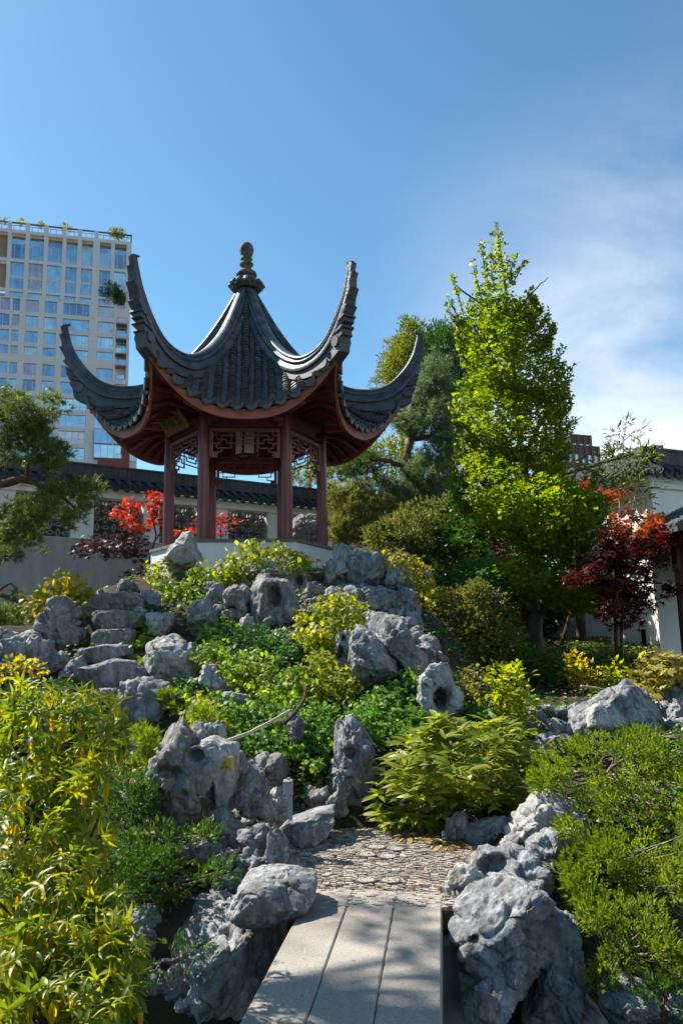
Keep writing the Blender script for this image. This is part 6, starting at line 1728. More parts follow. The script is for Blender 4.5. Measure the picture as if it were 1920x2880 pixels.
sub(m2, 'crown', None, MT['maple_red'], 'X', [(200, 1130), (240, 1090), (330, 1060), (395, 960), (395, 1140), (330, 1150)], 20.3, .3, 13, 'maple', cov=1.8, clump_px=14, per=8, seed=75, mode='flat')
mp = tree('purple_maple_tree', 'broad purple maple with sunlit orange red top beside the hall', (1735, 1880), 13.0)
limb(mp, 'trunk', None, MT['bark'], [([(1738, 1880, 13.0), (1730, 1780, 13.0), (1725, 1680, 13.0), (1740, 1560, 13.0), (1760, 1480, 13.0)], 6, 3), ([(1745, 1880, 13.0), (1746, 1760, 13.0), (1750, 1660, 13.0), (1800, 1580, 13.0)], 4, 2), ([(1725, 1680, 13.0), (1680, 1620, 13.0), (1640, 1600, 13.0)], 4, 2), ([(1735, 1620, 13.0), (1800, 1640, 13.0), (1860, 1640, 12.7)], 4, 2), ([(1745, 1540, 13.0), (1820, 1520, 13.0), (1890, 1490, 13.0)], 3, 1)], 7, 2, 6)
for i, (pl, mm) in enumerate((([(1040, 660), (1100, 600), (1200, 590), (1300, 600), (1420, 640), (1460, 700), (1440, 790), (1300, 830), (1150, 800), (1040, 760)], 'maple_orange'), ([(1380, 800), (1450, 740), (1568, 690), (1640, 660), (1640, 740), (1500, 800), (1400, 840)], 'maple_red'),
      ([(1080, 720), (1300, 760), (1440, 800), (1420, 900), (1470, 1000), (1300, 1000), (1050, 1020), (830, 960), (860, 880), (1000, 820)], 'maple_purple'), ([(760, 960), (1000, 960), (1250, 980), (1400, 1080), (1300, 1120), (1000, 1120), (760, 1120), (700, 1060)], 'maple_purple'), ([(1000, 1130), (1250, 1100), (1400, 1130), (1510, 1130), (1500, 1170), (1420, 1250), (1330, 1360), (1240, 1420), (1080, 1420), (960, 1340), (950, 1220)], 'maple_purple'))):
    sub(mp, 'crown', None, MT[mm], 'H', pl, 13.0 - .08 * i, .7, 21, 'maple', cov=2.9, clump_px=26, per=12, seed=80 + i, mode='flat', droop=.25)  # orange top and dark lower clumps: sun and shade are put into the leaf colours
mo = tree('orange_maple_tree', 'orange tipped maple half hidden behind the ginkgo', (1600, 1880), 17.5)
limb(mo, 'trunk', None, MT['bark'], [([(1640, 1880, 17.4), (1632, 1780, 17.4), (1625, 1650, 17.4), (1620, 1500, 17.4), (1640, 1400, 17.4)], 18, 4), ([(1560, 1880, 17), (1580, 1800, 17), (1610, 1710, 17.2)], 7, 5), ([(1620, 1500, 17.4), (1560, 1430, 17.3), (1520, 1420, 17.2)], 4, 2), ([(1640, 1420, 17.4), (1700, 1390, 17.2), (1750, 1378, 17.1)], 4, 2)], 9, 2, 6)
sub(mo, 'crown', None, MT['maple_orange'], 'H', [(500, 600), (540, 540), (680, 490), (760, 430), (850, 405), (1000, 410), (1040, 460), (1160, 425), (1150, 470), (1060, 540), (900, 560), (700, 540), (560, 640)], 17.2, .6, 19, 'maple', cov=4.4, clump_px=24, per=12, seed=90, mode='flat', droop=.2)
sub(mo, 'crown', None, MT['maple_purple'], 'H', [(760, 350), (900, 330), (900, 400), (780, 420)], 17.6, .4, 18, 'maple', cov=1.8, clump_px=22, per=10, seed=91, mode='flat')
sub(mo, 'crown', None, MT['maple_purple'], 'H', [(100, 720), (230, 690), (400, 860), (470, 960), (380, 1000), (230, 960), (200, 840)], 17.2, .5, 18, 'maple', cov=2.0, clump_px=24, per=10, seed=92, mode='flat')
sub(mo, 'crown', None, MT['maple_purple'], 'H', [(160, 1240), (330, 1200), (480, 1260), (480, 1400), (420, 1560), (360, 1400), (200, 1330)], 17.2, .5, 18, 'maple', cov=2.0, clump_px=24, per=10, seed=93, mode='flat')
# evergreen that fills the shade between ginkgo and hall
t = tree('shade_evergreen_tree', 'dark evergreen filling the shade behind the ginkgo trunk', (1400, 1850), 19.5)
limb(t, 'trunk', None, MT['bark'], [([(1420, 1880, 19.5), (1415, 1750, 19.5), (1420, 1600, 19.5)], 14, 5), ([(1415, 1750, 19.5), (1380, 1680, 19.3), (1350, 1600, 19.3)], 6, 3)], 8, 2, 6)
sub(t, 'crown', None, MT['juniper_dark'], 'px', [(1250, 1420), (1330, 1380), (1430, 1360), (1540, 1340), (1640, 1420), (1660, 1560), (1600, 1700), (1520, 1790), (1440, 1820), (1330, 1760), (1260, 1660), (1220, 1540)], 19.5, 1.4, 16, 'oval', cov=4.5, clump_px=30, per=14, seed=94, mode='round', tint=(0, .7))
# bamboo beside the hall
bb = tree('bamboo_plant', 'airy bamboo plumes in front of the hall coping', (1720, 1870), 15.8)
limb(bb, 'stem', None, MT['bamboo'], [([(1735, 1880, 15.8), (1728, 1700, 15.8), (1740, 1450, 15.8), (1752, 1240, 15.7), (1760, 1170, 15.6)], 3.4, .8), ([(1722, 1880, 15.8), (1715, 1680, 15.8), (1700, 1450, 15.8), (1690, 1300, 15.7), (1720, 1230, 15.6)], 3.0, .8), ([(1748, 1880, 15.8), (1752, 1700, 15.8), (1770, 1500, 15.8), (1790, 1350, 15.7), (1830, 1300, 15.6)], 3.0, .8), ([(1752, 1240, 15.7), (1780, 1215, 15.6), (1812, 1200, 15.6)], 1.2, .5), ([(1748, 1250, 15.7), (1700, 1250, 15.6), (1690, 1235, 15.6)], 1.2, .5)], 6, 1, 2)
for i, (zk, pl, cv) in enumerate((('W', [(580, 400), (600, 200), (680, 260), (720, 130), (760, 100), (800, 30), (830, 0), (960, 0), (1000, 60), (1090, 110), (1050, 180), (1110, 210), (900, 290), (870, 380), (700, 400)], .8), ('W', [(400, 520), (560, 430), (800, 350), (1000, 290), (1250, 340), (1200, 450), (1100, 560), (1000, 700), (700, 760), (480, 700), (420, 620)], 1.6), ('W', [(850, 720), (1100, 700), (1250, 840), (1150, 1020), (900, 1050), (800, 900)], 1.0), ('W', [(0, 60), (100, 0), (200, 60), (290, 90), (180, 160), (260, 230), (100, 280), (20, 200)], .9))):
    sub(bb, 'crown', None, MT['bamboo_leaf'], zk, pl, 15.7, .5, 21, 'bamboo', cov=cv * 2.4, clump_px=24, per=9, seed=95 + i, mode='spray', droop=.3)
# small trees on the tower terraces
for (zk, pl, lb, seed, bx) in (('T', [(1140, 1010), (1140, 900), (1220, 840), (1300, 785), (1360, 870), (1440, 950), (1430, 1040), (1330, 1060), (1200, 1050)], 'dark conifer growing on the tower terrace', 101, (1280, 1040)), ('T', [(1275, 260), (1290, 200), (1380, 195), (1440, 250), (1470, 285), (1400, 285)], 'leafy shrub at the corner of the tower roof', 102, (1370, 285)), ('T', [(430, 150), (450, 118), (520, 120), (530, 160)], 'small shrub between the middle roof planters', 103, (480, 160)), ('T', [(20, 105), (40, 78), (90, 80), (95, 108)], 'rounded shrub at the edge of the tower roof', 104, (60, 110)), ('T', [(215, 120), (230, 92), (285, 95), (290, 130)], 'low shrub between the first roof planters', 105, (250, 130)), ('T', [(730, 190), (740, 140), (800, 160), (820, 200)], 'trailing shrub at the fourth roof planter', 106, (770, 200)), ('T', [(905, 985), (915, 945), (960, 955), (955, 995)], 'tiny shrub on the lower tower terrace', 107, (930, 995))):
    b = P(*Z(zk, [bx])[0], 151.5)
    t = plant('rooftop_shrub', lb, 'shrub', b, 'plants on the tower roof')
    mb = MB(); top = P(*Z(zk, [(bx[0], np.mean([p[1] for p in pl]))])[0], 151.5); mb.tube([b - np.array([0, 0, .4]), top], [.15, .06], 6); o = mb.build('stem', MT['bark'], t); shift(o, t)
    sub(t, 'crown', None, MT['dark_conifer'] if seed == 101 else MT['olive_needle'], zk, pl, 150.8, 1.2, 8, 'juniper', cov=7, clump_px=11, per=14, seed=seed, mode='tuft')
# ---------------------------------------------------------------- shrubs, ivy, ground cover
def base_of(poly, Y):
    a = np.array(poly); b = P(a[:, 0].mean(), a[:, 1].max(), Y); return b
def bed_depth(poly, lift=0.3):
    """depth plane of a patch lying on the slope: follows the terrain at each pixel"""
    a = np.array(poly); y0, y1 = a[:, 1].min(), a[:, 1].max(); x = a[:, 0].mean()
    d0, d1 = hit(x, y0), hit(x, y1)
    return (d0 + d1) / 2 - lift, (d0 - d1) / max(1, y1 - y0)
GI = 'ivy and climbers on the rockery'
def ivy(label, mat, zk, pl, leaf_px=17, cov=2.6, Y=None, slope=None, lift=.42, thick=.16, seed=1, name='ivy_patch', tpl='oval', mode='ivy', per=12, clump=2.0, cat='ivy', tint=(0, 1), group=GI):
    poly = Z(zk, pl)
    if Y is None:
        Y, s_ = bed_depth(poly, lift); slope = s_ * .8 if slope is None else slope
    slope = slope or 0.0
    root = plant(name, label, cat, base_of(poly, Y), group)
    o, cen = foliage('leaves', root, MT[mat], None, poly, Y, thick, leaf_px, tpl, cov=cov, clump_px=leaf_px * clump, per=per, mode=mode, slope=slope, seed=seed, tint=tint)
    shift(o, root)
    rs = np.random.RandomState(seed + 5)
    rt = base_of(poly, Y) + np.array([0, .12, .05])
    b = twig_paths(cen + np.array([0, .06, 0]), rt, 14, .012, rs).build('stems', MT['bark'], root, True); shift(b, root)
    return root
ivy('rounded dome of bright ivy crowning the rock shelf', 'ivy_bright', 'B', [(205, 300), (250, 210), (330, 160), (400, 110), (480, 118), (600, 165), (690, 220), (705, 280), (620, 285), (500, 235), (420, 275), (330, 310), (260, 345)], Y=13.3, slope=.0012, thick=.35, cov=3.6, seed=201, tint=(0, .85))
ivy('dense green ivy hanging below the tan pointed rock', 'ivy_leaf', 'A', [(975, 330), (985, 270), (1035, 235), (1030, 330), (1060, 410), (1190, 400), (1260, 280), (1330, 290), (1420, 320), (1490, 370), (1390, 410), (1320, 470), (1210, 540), (1180, 640), (1150, 740), (1050, 740), (1010, 690), (1090, 600), (1060, 560), (1000, 470), (1000, 400)], Y=13.0, slope=.006, thick=.2, cov=3.4, seed=202)
ivy('yellow ivy dome on the vase shaped rock', 'ivy_yellow', 'A', [(178, 570), (200, 470), (290, 400), (390, 328), (500, 375), (558, 450), (555, 565), (480, 545), (390, 530), (310, 515), (290, 590), (230, 610)], Y=12.3, thick=.35, cov=4.6, seed=203)
ivy('ivy strand trailing from the yellow dome down to the stair', 'ivy_bright', 'A', [(480, 540), (555, 540), (605, 640), (605, 780), (490, 860), (430, 845), (540, 720), (470, 640)], Y=12.2, thick=.15, cov=2.8, seed=204, tint=(0, .7))
ivy('narrow ivy bed along the stone stair', 'ivy_leaf', 'A', [(795, 790), (840, 690), (865, 640), (930, 590), (965, 640), (960, 730), (905, 890), (860, 940), (805, 890)], lift=.3, cov=3.0, seed=205)
ivy('clump of ivy spilling over the large smooth boulder', 'ivy_leaf', 'A', [(945, 980), (1000, 890), (1070, 845), (1150, 915), (1165, 1010), (1190, 1070), (1080, 1110), (1015, 1030)], Y=10.2, slope=.003, cov=3.0, seed=206)
ivy('ivy between the smooth boulder and the white pointed rock', 'ivy_dark', 'A', [(1090, 1060), (1200, 1000), (1270, 960), (1270, 1050), (1310, 1140), (1240, 1240), (1150, 1200), (1060, 1150)], lift=.3, cov=3.0, seed=207)
ivy('bright ivy cascade pouring over the middle rocks', 'ivy_bright', 'B', [(612, 610), (650, 520), (740, 455), (820, 430), (900, 368), (935, 430), (1022, 500), (965, 605), (880, 625), (850, 700), (845, 810), (780, 800), (700, 760), (690, 650), (640, 660)], Y=10.6, slope=.004, cov=3.0, thick=.22, seed=208)
ivy('ivy curtain hanging beside the thin pierced rock', 'ivy_bright', 'B', [(640, 800), (760, 700), (845, 790), (930, 835), (965, 900), (905, 990), (830, 1050), (700, 1110), (650, 1000), (640, 880)], Y=9.7, slope=.003, cov=3.2, thick=.22, seed=209, tint=(0, .8))
ivy('wide sunlit ivy bed across the middle of the mound', 'ivy_leaf', 'B', [(95, 760), (130, 690), (200, 668), (280, 700), (380, 700), (480, 760), (560, 800), (700, 775), (700, 900), (640, 990), (560, 1040), (450, 1030), (400, 960), (300, 900), (210, 820), (140, 790)], lift=.55, cov=3.4, seed=210)
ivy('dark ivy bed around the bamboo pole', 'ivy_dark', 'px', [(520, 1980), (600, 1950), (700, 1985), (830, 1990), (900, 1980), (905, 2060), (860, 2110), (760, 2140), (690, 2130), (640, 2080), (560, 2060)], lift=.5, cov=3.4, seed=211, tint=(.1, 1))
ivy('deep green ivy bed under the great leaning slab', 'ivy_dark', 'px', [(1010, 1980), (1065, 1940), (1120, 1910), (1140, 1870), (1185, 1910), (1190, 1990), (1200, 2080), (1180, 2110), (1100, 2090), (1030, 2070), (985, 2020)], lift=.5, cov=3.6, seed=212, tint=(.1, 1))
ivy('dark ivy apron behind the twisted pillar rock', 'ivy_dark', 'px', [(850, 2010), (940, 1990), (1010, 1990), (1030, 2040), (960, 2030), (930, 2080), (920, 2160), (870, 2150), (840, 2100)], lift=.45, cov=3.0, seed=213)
ivy('ivy fringe at the side of the holed slab', 'ivy_dark', 'B', [(190, 560), (260, 540), (290, 590), (400, 600), (340, 680), (230, 700), (160, 690), (100, 680), (130, 620)], lift=.35, cov=3.0, seed=214, tint=(.2, 1))
ivy('low blue green shrub bed below the holed slab', 'teal_shrub_leaf', 'B', [(310, 610), (420, 585), (560, 600), (640, 620), (640, 720), (560, 790), (480, 750), (360, 700)], lift=.45, cov=4.0, leaf_px=12, seed=215, name='ground_cover_shrub', cat='shrub', mode='round', group='shrubs on the mound')
ivy('yellow climber draped over the outer side of the crest', 'ivy_yellow', 'I', [(850, 210), (930, 165), (1060, 178), (1150, 240), (1195, 300), (1225, 420), (1300, 470), (1375, 560), (1350, 650), (1230, 700), (1140, 610), (1105, 420), (1000, 265)], Y=12.6, slope=.003, cov=3.2, leaf_px=15, seed=216, tint=(0, .7))
ivy('sprig of yellow leaves beside the round knob rock', 'ivy_yellow', 'I', [(1000, 800), (1025, 765), (1055, 850), (1130, 930), (1110, 970), (1060, 920), (1010, 860)], Y=10.7, cov=1.4, leaf_px=14, seed=217)
ivy('thin yellow creeper on the great leaning slab', 'ivy_yellow', 'I', [(700, 770), (725, 800), (760, 900), (850, 1000), (950, 1060), (960, 1200), (930, 1240), (880, 1130), (860, 1050), (760, 950), (720, 880)], Y=10.45, cov=.7, leaf_px=13, seed=218)
ivy('ivy tuft at the foot of the pavilion corner', 'ivy_bright', 'A', [(975, 330), (985, 270), (1035, 235), (1040, 300), (1020, 340), (1040, 400), (1060, 470), (1000, 470), (990, 390)], Y=13.4, cov=2.8, seed=219)
ivy('ivy patch between white ledge and plaque stone', 'ivy_bright', 'px', [(530, 2010), (560, 1950), (590, 1930), (600, 2000), (640, 2030), (620, 2070), (560, 2060)], Y=8.6, cov=2.6, seed=220)
# individual shrubs
GS = 'shrubs around the rockery'
def shrub(label, mat, zk, pl, Y, leaf_px, tpl, cov, seed, thick=.4, mode='round', per=12, clump=2.0, name='garden_shrub', tint=(0, 1), slope=0.0, group=GS):
    return ivy(label, mat, zk, pl, leaf_px, cov, Y=Y, slope=slope, thick=thick, seed=seed, name=name, tpl=tpl, mode=mode, per=per, clump=clump, cat='shrub', tint=tint, group=group)
shrub('big dull olive azalea beyond the mound', 'azalea_leaf', 'px', [(1190, 1770), (1210, 1700), (1280, 1660), (1350, 1640), (1420, 1690), (1465, 1780), (1450, 1860), (1400, 1900), (1290, 1880), (1215, 1840)], 12.6, 12, 'oval', 4.6, 301, .7)
shrub('grey green azalea behind the olive one', 'teal_shrub_leaf', 'px', [(1250, 1660), (1290, 1590), (1380, 1580), (1440, 1640), (1450, 1720), (1380, 1700), (1300, 1690)], 13.6, 12, 'oval', 4.0, 302, .6)
shrub('bright leaved shrub in front of the ginkgo trunk', 'ivy_leaf', 'H', [(195, 1570), (210, 1430), (300, 1355), (385, 1365), (425, 1480), (390, 1590), (300, 1640)], 13.6, 14, 'oval', 3.6, 303, .5)
shrub('round leafy bush beside the dry stream', 'ivy_bright', 'F', [(615, 190), (636, 60), (700, 8), (780, -4), (834, 60), (866, 120), (850, 220), (888, 260), (888, 335), (830, 340), (750, 260), (670, 240)], 9.6, 20, 'oval', 3.4, 304, .5, tint=(0, .75))
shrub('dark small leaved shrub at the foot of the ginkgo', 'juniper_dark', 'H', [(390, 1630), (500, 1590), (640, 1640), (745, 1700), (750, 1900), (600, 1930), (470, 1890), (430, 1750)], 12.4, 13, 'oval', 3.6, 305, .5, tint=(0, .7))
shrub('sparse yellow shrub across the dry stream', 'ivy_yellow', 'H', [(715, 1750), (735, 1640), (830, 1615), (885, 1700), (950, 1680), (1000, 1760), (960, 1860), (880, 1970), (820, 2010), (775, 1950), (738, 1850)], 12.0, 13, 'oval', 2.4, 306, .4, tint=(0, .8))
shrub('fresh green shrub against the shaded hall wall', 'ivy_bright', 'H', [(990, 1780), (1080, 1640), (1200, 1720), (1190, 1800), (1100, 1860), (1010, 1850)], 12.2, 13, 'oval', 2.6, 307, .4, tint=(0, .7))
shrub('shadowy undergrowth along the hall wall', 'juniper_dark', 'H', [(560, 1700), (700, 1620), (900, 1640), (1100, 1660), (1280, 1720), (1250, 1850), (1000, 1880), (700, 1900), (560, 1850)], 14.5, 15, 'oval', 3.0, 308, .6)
shrub('pale yellow broad leaved maple shrub at the edge', 'vine_maple_leaf', 'H', [(1200, 1830), (1280, 1700), (1350, 1590), (1420, 1620), (1520, 1580), (1580, 1640), (1720, 1650), (1720, 1910), (1560, 1880), (1420, 1890), (1380, 1990), (1330, 1980), (1260, 1890)], 10.4, 24, 'maple_broad', 2.6, 309, .4, mode='flat', clump=1.3, per=6)
shrub('brown twiggy shrub beside the big holed stone', 'azalea_leaf', 'F', [(490, 20), (560, 0), (615, 40), (625, 140), (585, 215), (540, 200), (515, 90)], 9.8, 12, 'oval', 2.4, 310, .3, tint=(.3, 1))
shrub('green tangle below the twiggy shrub', 'juniper_dark', 'F', [(520, 210), (620, 190), (720, 240), (720, 300), (600, 290), (520, 270)], 9.2, 14, 'oval', 2.6, 311, .3)
shrub('dark undergrowth between the azaleas and the juniper tree', 'juniper_dark', 'px', [(1170, 1660), (1240, 1600), (1420, 1680), (1480, 1780), (1480, 1880), (1400, 1900), (1300, 1800)], 14.6, 16, 'oval', 3.2, 312, .6)
shrub('reddish barberry sprigs at the edge beside the long boulder', 'ivy_yellow', 'A', [(-40, 880), (60, 870), (170, 890), (160, 940), (300, 950), (290, 985), (180, 975), (60, 1010), (-40, 990)], 9.6, 14, 'oval', 2.0, 313, .2)
shrub('shady undergrowth below the leaning pine', 'juniper_dark', 'A', [(-60, 560), (80, 540), (170, 620), (190, 720), (100, 780), (-60, 780)], 14.6, 16, 'juniper', 2.6, 314, .5)
# needle tufts above the massive upright rock
for i, (lb, pl, zk) in enumerate((('yellow green needle tuft left of the massive upright rock', [(860, 640), (870, 440), (950, 330), (1050, 290), (1050, 420), (1035, 640)], 'D'), ('needle tuft between the folded rock and the ivy', [(1000, 1190), (1040, 1100), (1110, 1090), (1180, 1150), (1160, 1240), (1080, 1220)], 'A'), ('needle tuft sprouting above the plaque stone', [(420, 170), (470, 110), (560, 100), (610, 150), (560, 220), (480, 230)], 'C'))):
    shrub(lb, 'juniper_bright', zk, pl, (7.4, 9.4, 7.9)[i], 26, 'pine2', 2.2, 320 + i, .25, 'tuft', name='dwarf_pine', clump=1.0)
# ---- junipers
GJ = 'creeping junipers'
def juniper(label, mat, zk, pl, Y, leaf_px, cov, seed, thick=.35, slope=0.0, tint=(0, 1), lims=(), mode='spray', clump=1.5, per=12):
    poly = Z(zk, pl); root = plant('creeping_juniper', label, 'juniper', base_of(poly, Y), GJ)
    o, cen = foliage('foliage', root, MT[mat], None, poly, Y, thick, leaf_px, 'juniper', cov=cov, clump_px=leaf_px * clump, per=per, mode=mode, slope=slope, seed=seed, tint=tint, gap=-.12); shift(o, root)
    rs = np.random.RandomState(seed); rt = P(np.mean([p[0] for p in poly]), np.mean([p[1] for p in poly]), Y + thick)
    b = twig_paths(cen, rt, 40, .016, rs).build('branches', MT['twig'], root, True); shift(b, root)
    return root
RJ = [(1490, 2215), (1550, 2140), (1590, 2095), (1660, 2085), (1760, 2065), (1840, 2075), (1960, 2060), (2000, 2100), (2000, 2690), (1910, 2760), (1840, 2730), (1800, 2700), (1740, 2690), (1700, 2820), (1650, 2820), (1625, 2760), (1655, 2690), (1640, 2610), (1590, 2600), (1540, 2575), (1540, 2500), (1525, 2480), (1590, 2420), (1610, 2370), (1580, 2330), (1570, 2290), (1650, 2250), (1630, 2225), (1560, 2230)]
def split_poly(poly, y0, y1):
    """clip an outline to a horizontal band"""
    def clip(ps, lim, keep_below):
        out = []
        for a, b in zip(ps, ps[1:] + ps[:1]):
            ia = (a[1] >= lim) == keep_below; ib = (b[1] >= lim) == keep_below
            if ia: out.append(a)
            if ia != ib:
                t = (lim - a[1]) / (b[1] - a[1]); out.append((a[0] + t * (b[0] - a[0]), lim))
        return out
    return clip(clip(list(poly), y0, True), y1, False)
juniper('bright creeping juniper on the bank, upper shelf behind the ridged rock', 'juniper_bright', 'px', split_poly(RJ, 2050, 2330), 7.0, 19, 3.3, 401, .5, .0022, mode='tuft', per=64, clump=2.5)
juniper('bright creeping juniper on the bank, middle shelf above the domed rock', 'juniper_bright', 'px', split_poly(RJ, 2310, 2580), 5.9, 21, 3.0, 402, .4, .0018, mode='tuft', per=64, clump=2.5)
juniper('bright creeping juniper on the bank, lowest shelf over the water', 'juniper_bright', 'px', split_poly(RJ, 2560, 2840), 5.1, 23, 2.8, 403, .35, .0012, mode='tuft', per=64, clump=2.5)
juniper('low juniper strip between boulders and the bright juniper', 'juniper_dark', 'px', [(1700, 2090), (1760, 2050), (1850, 2055), (1960, 2060), (1960, 2090), (1800, 2100)], 7.6, 26, 2.6, 404, .3)
juniper('dangling juniper sprig over the water', 'juniper_dark', 'G', [(1385, 1540), (1440, 1490), (1480, 1600), (1470, 1650), (1400, 1640)], 4.75, 40, 1.2, 405, .1)
juniper('dark creeping juniper beside the massive upright rock', 'juniper_dark', 'D', [(520, 880), (600, 720), (760, 650), (900, 640), (1032, 640), (1040, 900), (930, 960), (820, 980), (600, 930)], 6.9, 22, 3.4, 406, .35, mode='tuft', per=30, clump=2.0)
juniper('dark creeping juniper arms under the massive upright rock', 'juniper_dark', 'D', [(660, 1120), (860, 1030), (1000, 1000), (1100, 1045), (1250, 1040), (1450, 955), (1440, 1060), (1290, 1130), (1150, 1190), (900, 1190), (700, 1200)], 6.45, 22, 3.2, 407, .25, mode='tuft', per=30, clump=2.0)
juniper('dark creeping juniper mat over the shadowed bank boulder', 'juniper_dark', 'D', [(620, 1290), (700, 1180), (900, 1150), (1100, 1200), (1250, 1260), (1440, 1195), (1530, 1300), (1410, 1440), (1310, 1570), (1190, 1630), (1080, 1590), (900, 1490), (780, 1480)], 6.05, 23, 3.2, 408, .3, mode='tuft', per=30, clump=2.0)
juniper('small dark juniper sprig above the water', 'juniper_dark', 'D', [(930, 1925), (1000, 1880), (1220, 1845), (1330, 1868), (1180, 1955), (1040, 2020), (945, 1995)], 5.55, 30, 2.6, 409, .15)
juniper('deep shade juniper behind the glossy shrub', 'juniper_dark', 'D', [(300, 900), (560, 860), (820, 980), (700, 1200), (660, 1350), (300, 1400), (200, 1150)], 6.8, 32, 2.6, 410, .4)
# ---- glossy broad leaved shrub in the near corner: rosettes on forking stems
def glossy():
    rs = np.random.RandomState(77)
    poly = Z('D', [(-60, 40), (250, 35), (420, 60), (560, 95), (700, 105), (800, 150), (850, 330), (870, 470), (790, 560), (720, 690), (640, 770), (670, 920), (790, 960), (700, 1090), (660, 1240), (600, 1310), (760, 1420), (830, 1560), (860, 1700), (930, 1790), (960, 1900), (990, 2030), (930, 2150), (870, 2330), (700, 2420), (430, 2380), (470, 2210), (330, 2230), (200, 2300), (-60, 2300)])
    root = plant('glossy_leaf_shrub', 'large glossy yellow green shrub with whorled drooping leaves by the pond', 'shrub', P(40, 2900, 4.0), GS)
    n = 1150
    q = poly_pts(poly, n, rs); t = (q[:, 1] - 1900) / 980
    Yc = 5.0 - 1.35 * t + rs.uniform(-.5, .5, n)
    c = P(q[:, 0], q[:, 1], Yc)
    stem = nrm(np.array([.2, -.3, .7]) + rs.normal(size=(n, 3)) * .55)
    pos = []; ax = []; nm = []; sz = []; tn = []
    for i in range(n):
        s = stem[i]; a_ = np.cross(s, [0.3, .2, 1]); a_ /= np.linalg.norm(a_); b_ = np.cross(s, a_)
        k = rs.randint(8, 13); base = rs.uniform(.05, .84); old = rs.rand() < .26
        for j in range(k):
            an = 2 * math.pi * (j / k) + rs.uniform(-.3, .3); el = rs.uniform(-.25, .75)
            d = (a_ * math.cos(an) + b_ * math.sin(an)) * math.cos(el) + s * math.sin(el)
            pos.append(c[i] + s * rs.uniform(-.03, .02)); ax.append(d); nm.append(s + rs.normal(size=3) * .18); sz.append(rs.uniform(.042, .088)); tn.append(np.clip(base + rs.uniform(-.15, .15), 0, .88))
        if old:
            for j in range(rs.randint(2, 6)):
                an = rs.uniform(0, 6.28); d = np.array([.35 * math.cos(an), .35 * math.sin(an), -1])
                pos.append(c[i] - s * .04); ax.append(d); nm.append(np.array([math.cos(an), math.sin(an) - .4, .3])); sz.append(rs.uniform(.06, .11)); tn.append(rs.uniform(.9, 1))
    pos, ax, nm, sz, tn = map(np.array, (pos, ax, nm, sz, tn))
    me = leaves_mesh('leaves', pos, ax, nm, sz, 'lance', tn, rs.uniform(.75, 1.15, len(pos)))
    o = link('leaves', me, MT['shrub_gloss'], root, True); shift(o, root)
    mb = MB(); hubs = [P(30, 2840, 4.0), P(60, 2700, 4.1), P(20, 2500, 4.3), P(100, 2300, 4.5), P(40, 2120, 4.7), P(200, 2600, 4.2), P(180, 2100, 4.7)]
    for a, b in ((0, 1), (1, 2), (2, 3), (3, 4), (1, 5), (3, 6)): mb.tube([hubs[a], (hubs[a] + hubs[b]) / 2 + rs.normal(size=3) * .03, hubs[b]], [.028, .024, .02], 7)
    mb.tube([P(210, 2880, 3.9), P(60, 2830, 4.0)], [.012, .02], 6); mb.tube([P(150, 2880, 3.9), P(210, 2800, 3.9), P(230, 2700, 4.0)], [.016, .013, .008], 6)
    for i in rs.choice(n, 170, replace=False):
        h_ = min(hubs, key=lambda z_: np.linalg.norm(z_ - c[i])); m_ = (h_ + c[i]) / 2 + rs.normal(size=3) * .03 - np.array([0, 0, .03])
        mb.tube([h_, m_, c[i]], [.012, .008, .005], 5, False)
    b = mb.build('stems', MT['bark'], root, True); shift(b, root)
glossy()
# ---- variegated dwarf bamboo by the landing
def sasa():
    rs = np.random.RandomState(78)
    poly = Z('F', [(100, 640), (130, 540), (200, 440), (200, 390), (300, 320), (380, 270), (440, 230), (560, 260), (640, 250), (720, 240), (800, 250), (850, 300), (850, 360), (900, 400), (890, 480), (875, 560), (850, 620), (780, 680), (640, 690), (500, 680), (480, 770), (420, 740), (300, 720), (230, 760), (160, 700)])
    root = plant('dwarf_bamboo', 'variegated dwarf bamboo clump with striped leaves beside the landing', 'bamboo', P(1260, 2320, 7.5), GS)
    n = 330; q = poly_pts(poly, n, rs); d = edge_dist(poly, q)
    c = P(q[:, 0], q[:, 1], 7.9 - .0012 * (q[:, 1] - 2150) + (rs.uniform(-1, .6, n)) * np.sqrt(d / d.max()) * .75)
    ctr = np.array([c[:, 0].mean(), 8.2, c[:, 2].min() - .1])
    pos = []; ax = []; nm = []; sz = []; tn = []; mb = MB()
    for i in range(n):
        out = c[i] - ctr; out /= np.linalg.norm(out); s = out * .6 + np.array([0, -.1, .5]); s /= np.linalg.norm(s); b = rs.uniform(0, .8)
        for j in range(rs.randint(5, 9)):
            an = rs.uniform(0, 6.28); sp_ = np.array([math.cos(an), math.sin(an), rs.uniform(-.35, .35)])
            pos.append(c[i]); ax.append(out * .55 + sp_ * .9); nm.append(np.array([0, -.25, 1]) + rs.normal(size=3) * .3); sz.append(rs.uniform(.13, .215)); tn.append(b * .75 + rs.uniform(0, .15) if rs.rand() > .06 else rs.uniform(.95, 1))
        if i % 3 == 0: mb.tube([ctr + np.array([rs.uniform(-.5, .5), rs.uniform(-.3, .1), -.15]), (ctr + c[i]) / 2 + rs.normal(size=3) * .05, c[i]], [.006, .005, .003], 5, False)
    me = leaves_mesh('leaves', *map(np.array, (pos, ax, nm, sz)), 'sasa', np.clip(np.array(tn), 0, 1))
    o = link('leaves', me, MT['sasa_leaf'], root, True); shift(o, root)
    b = mb.build('canes', MT['bamboo'], root, True); shift(b, root)
sasa()

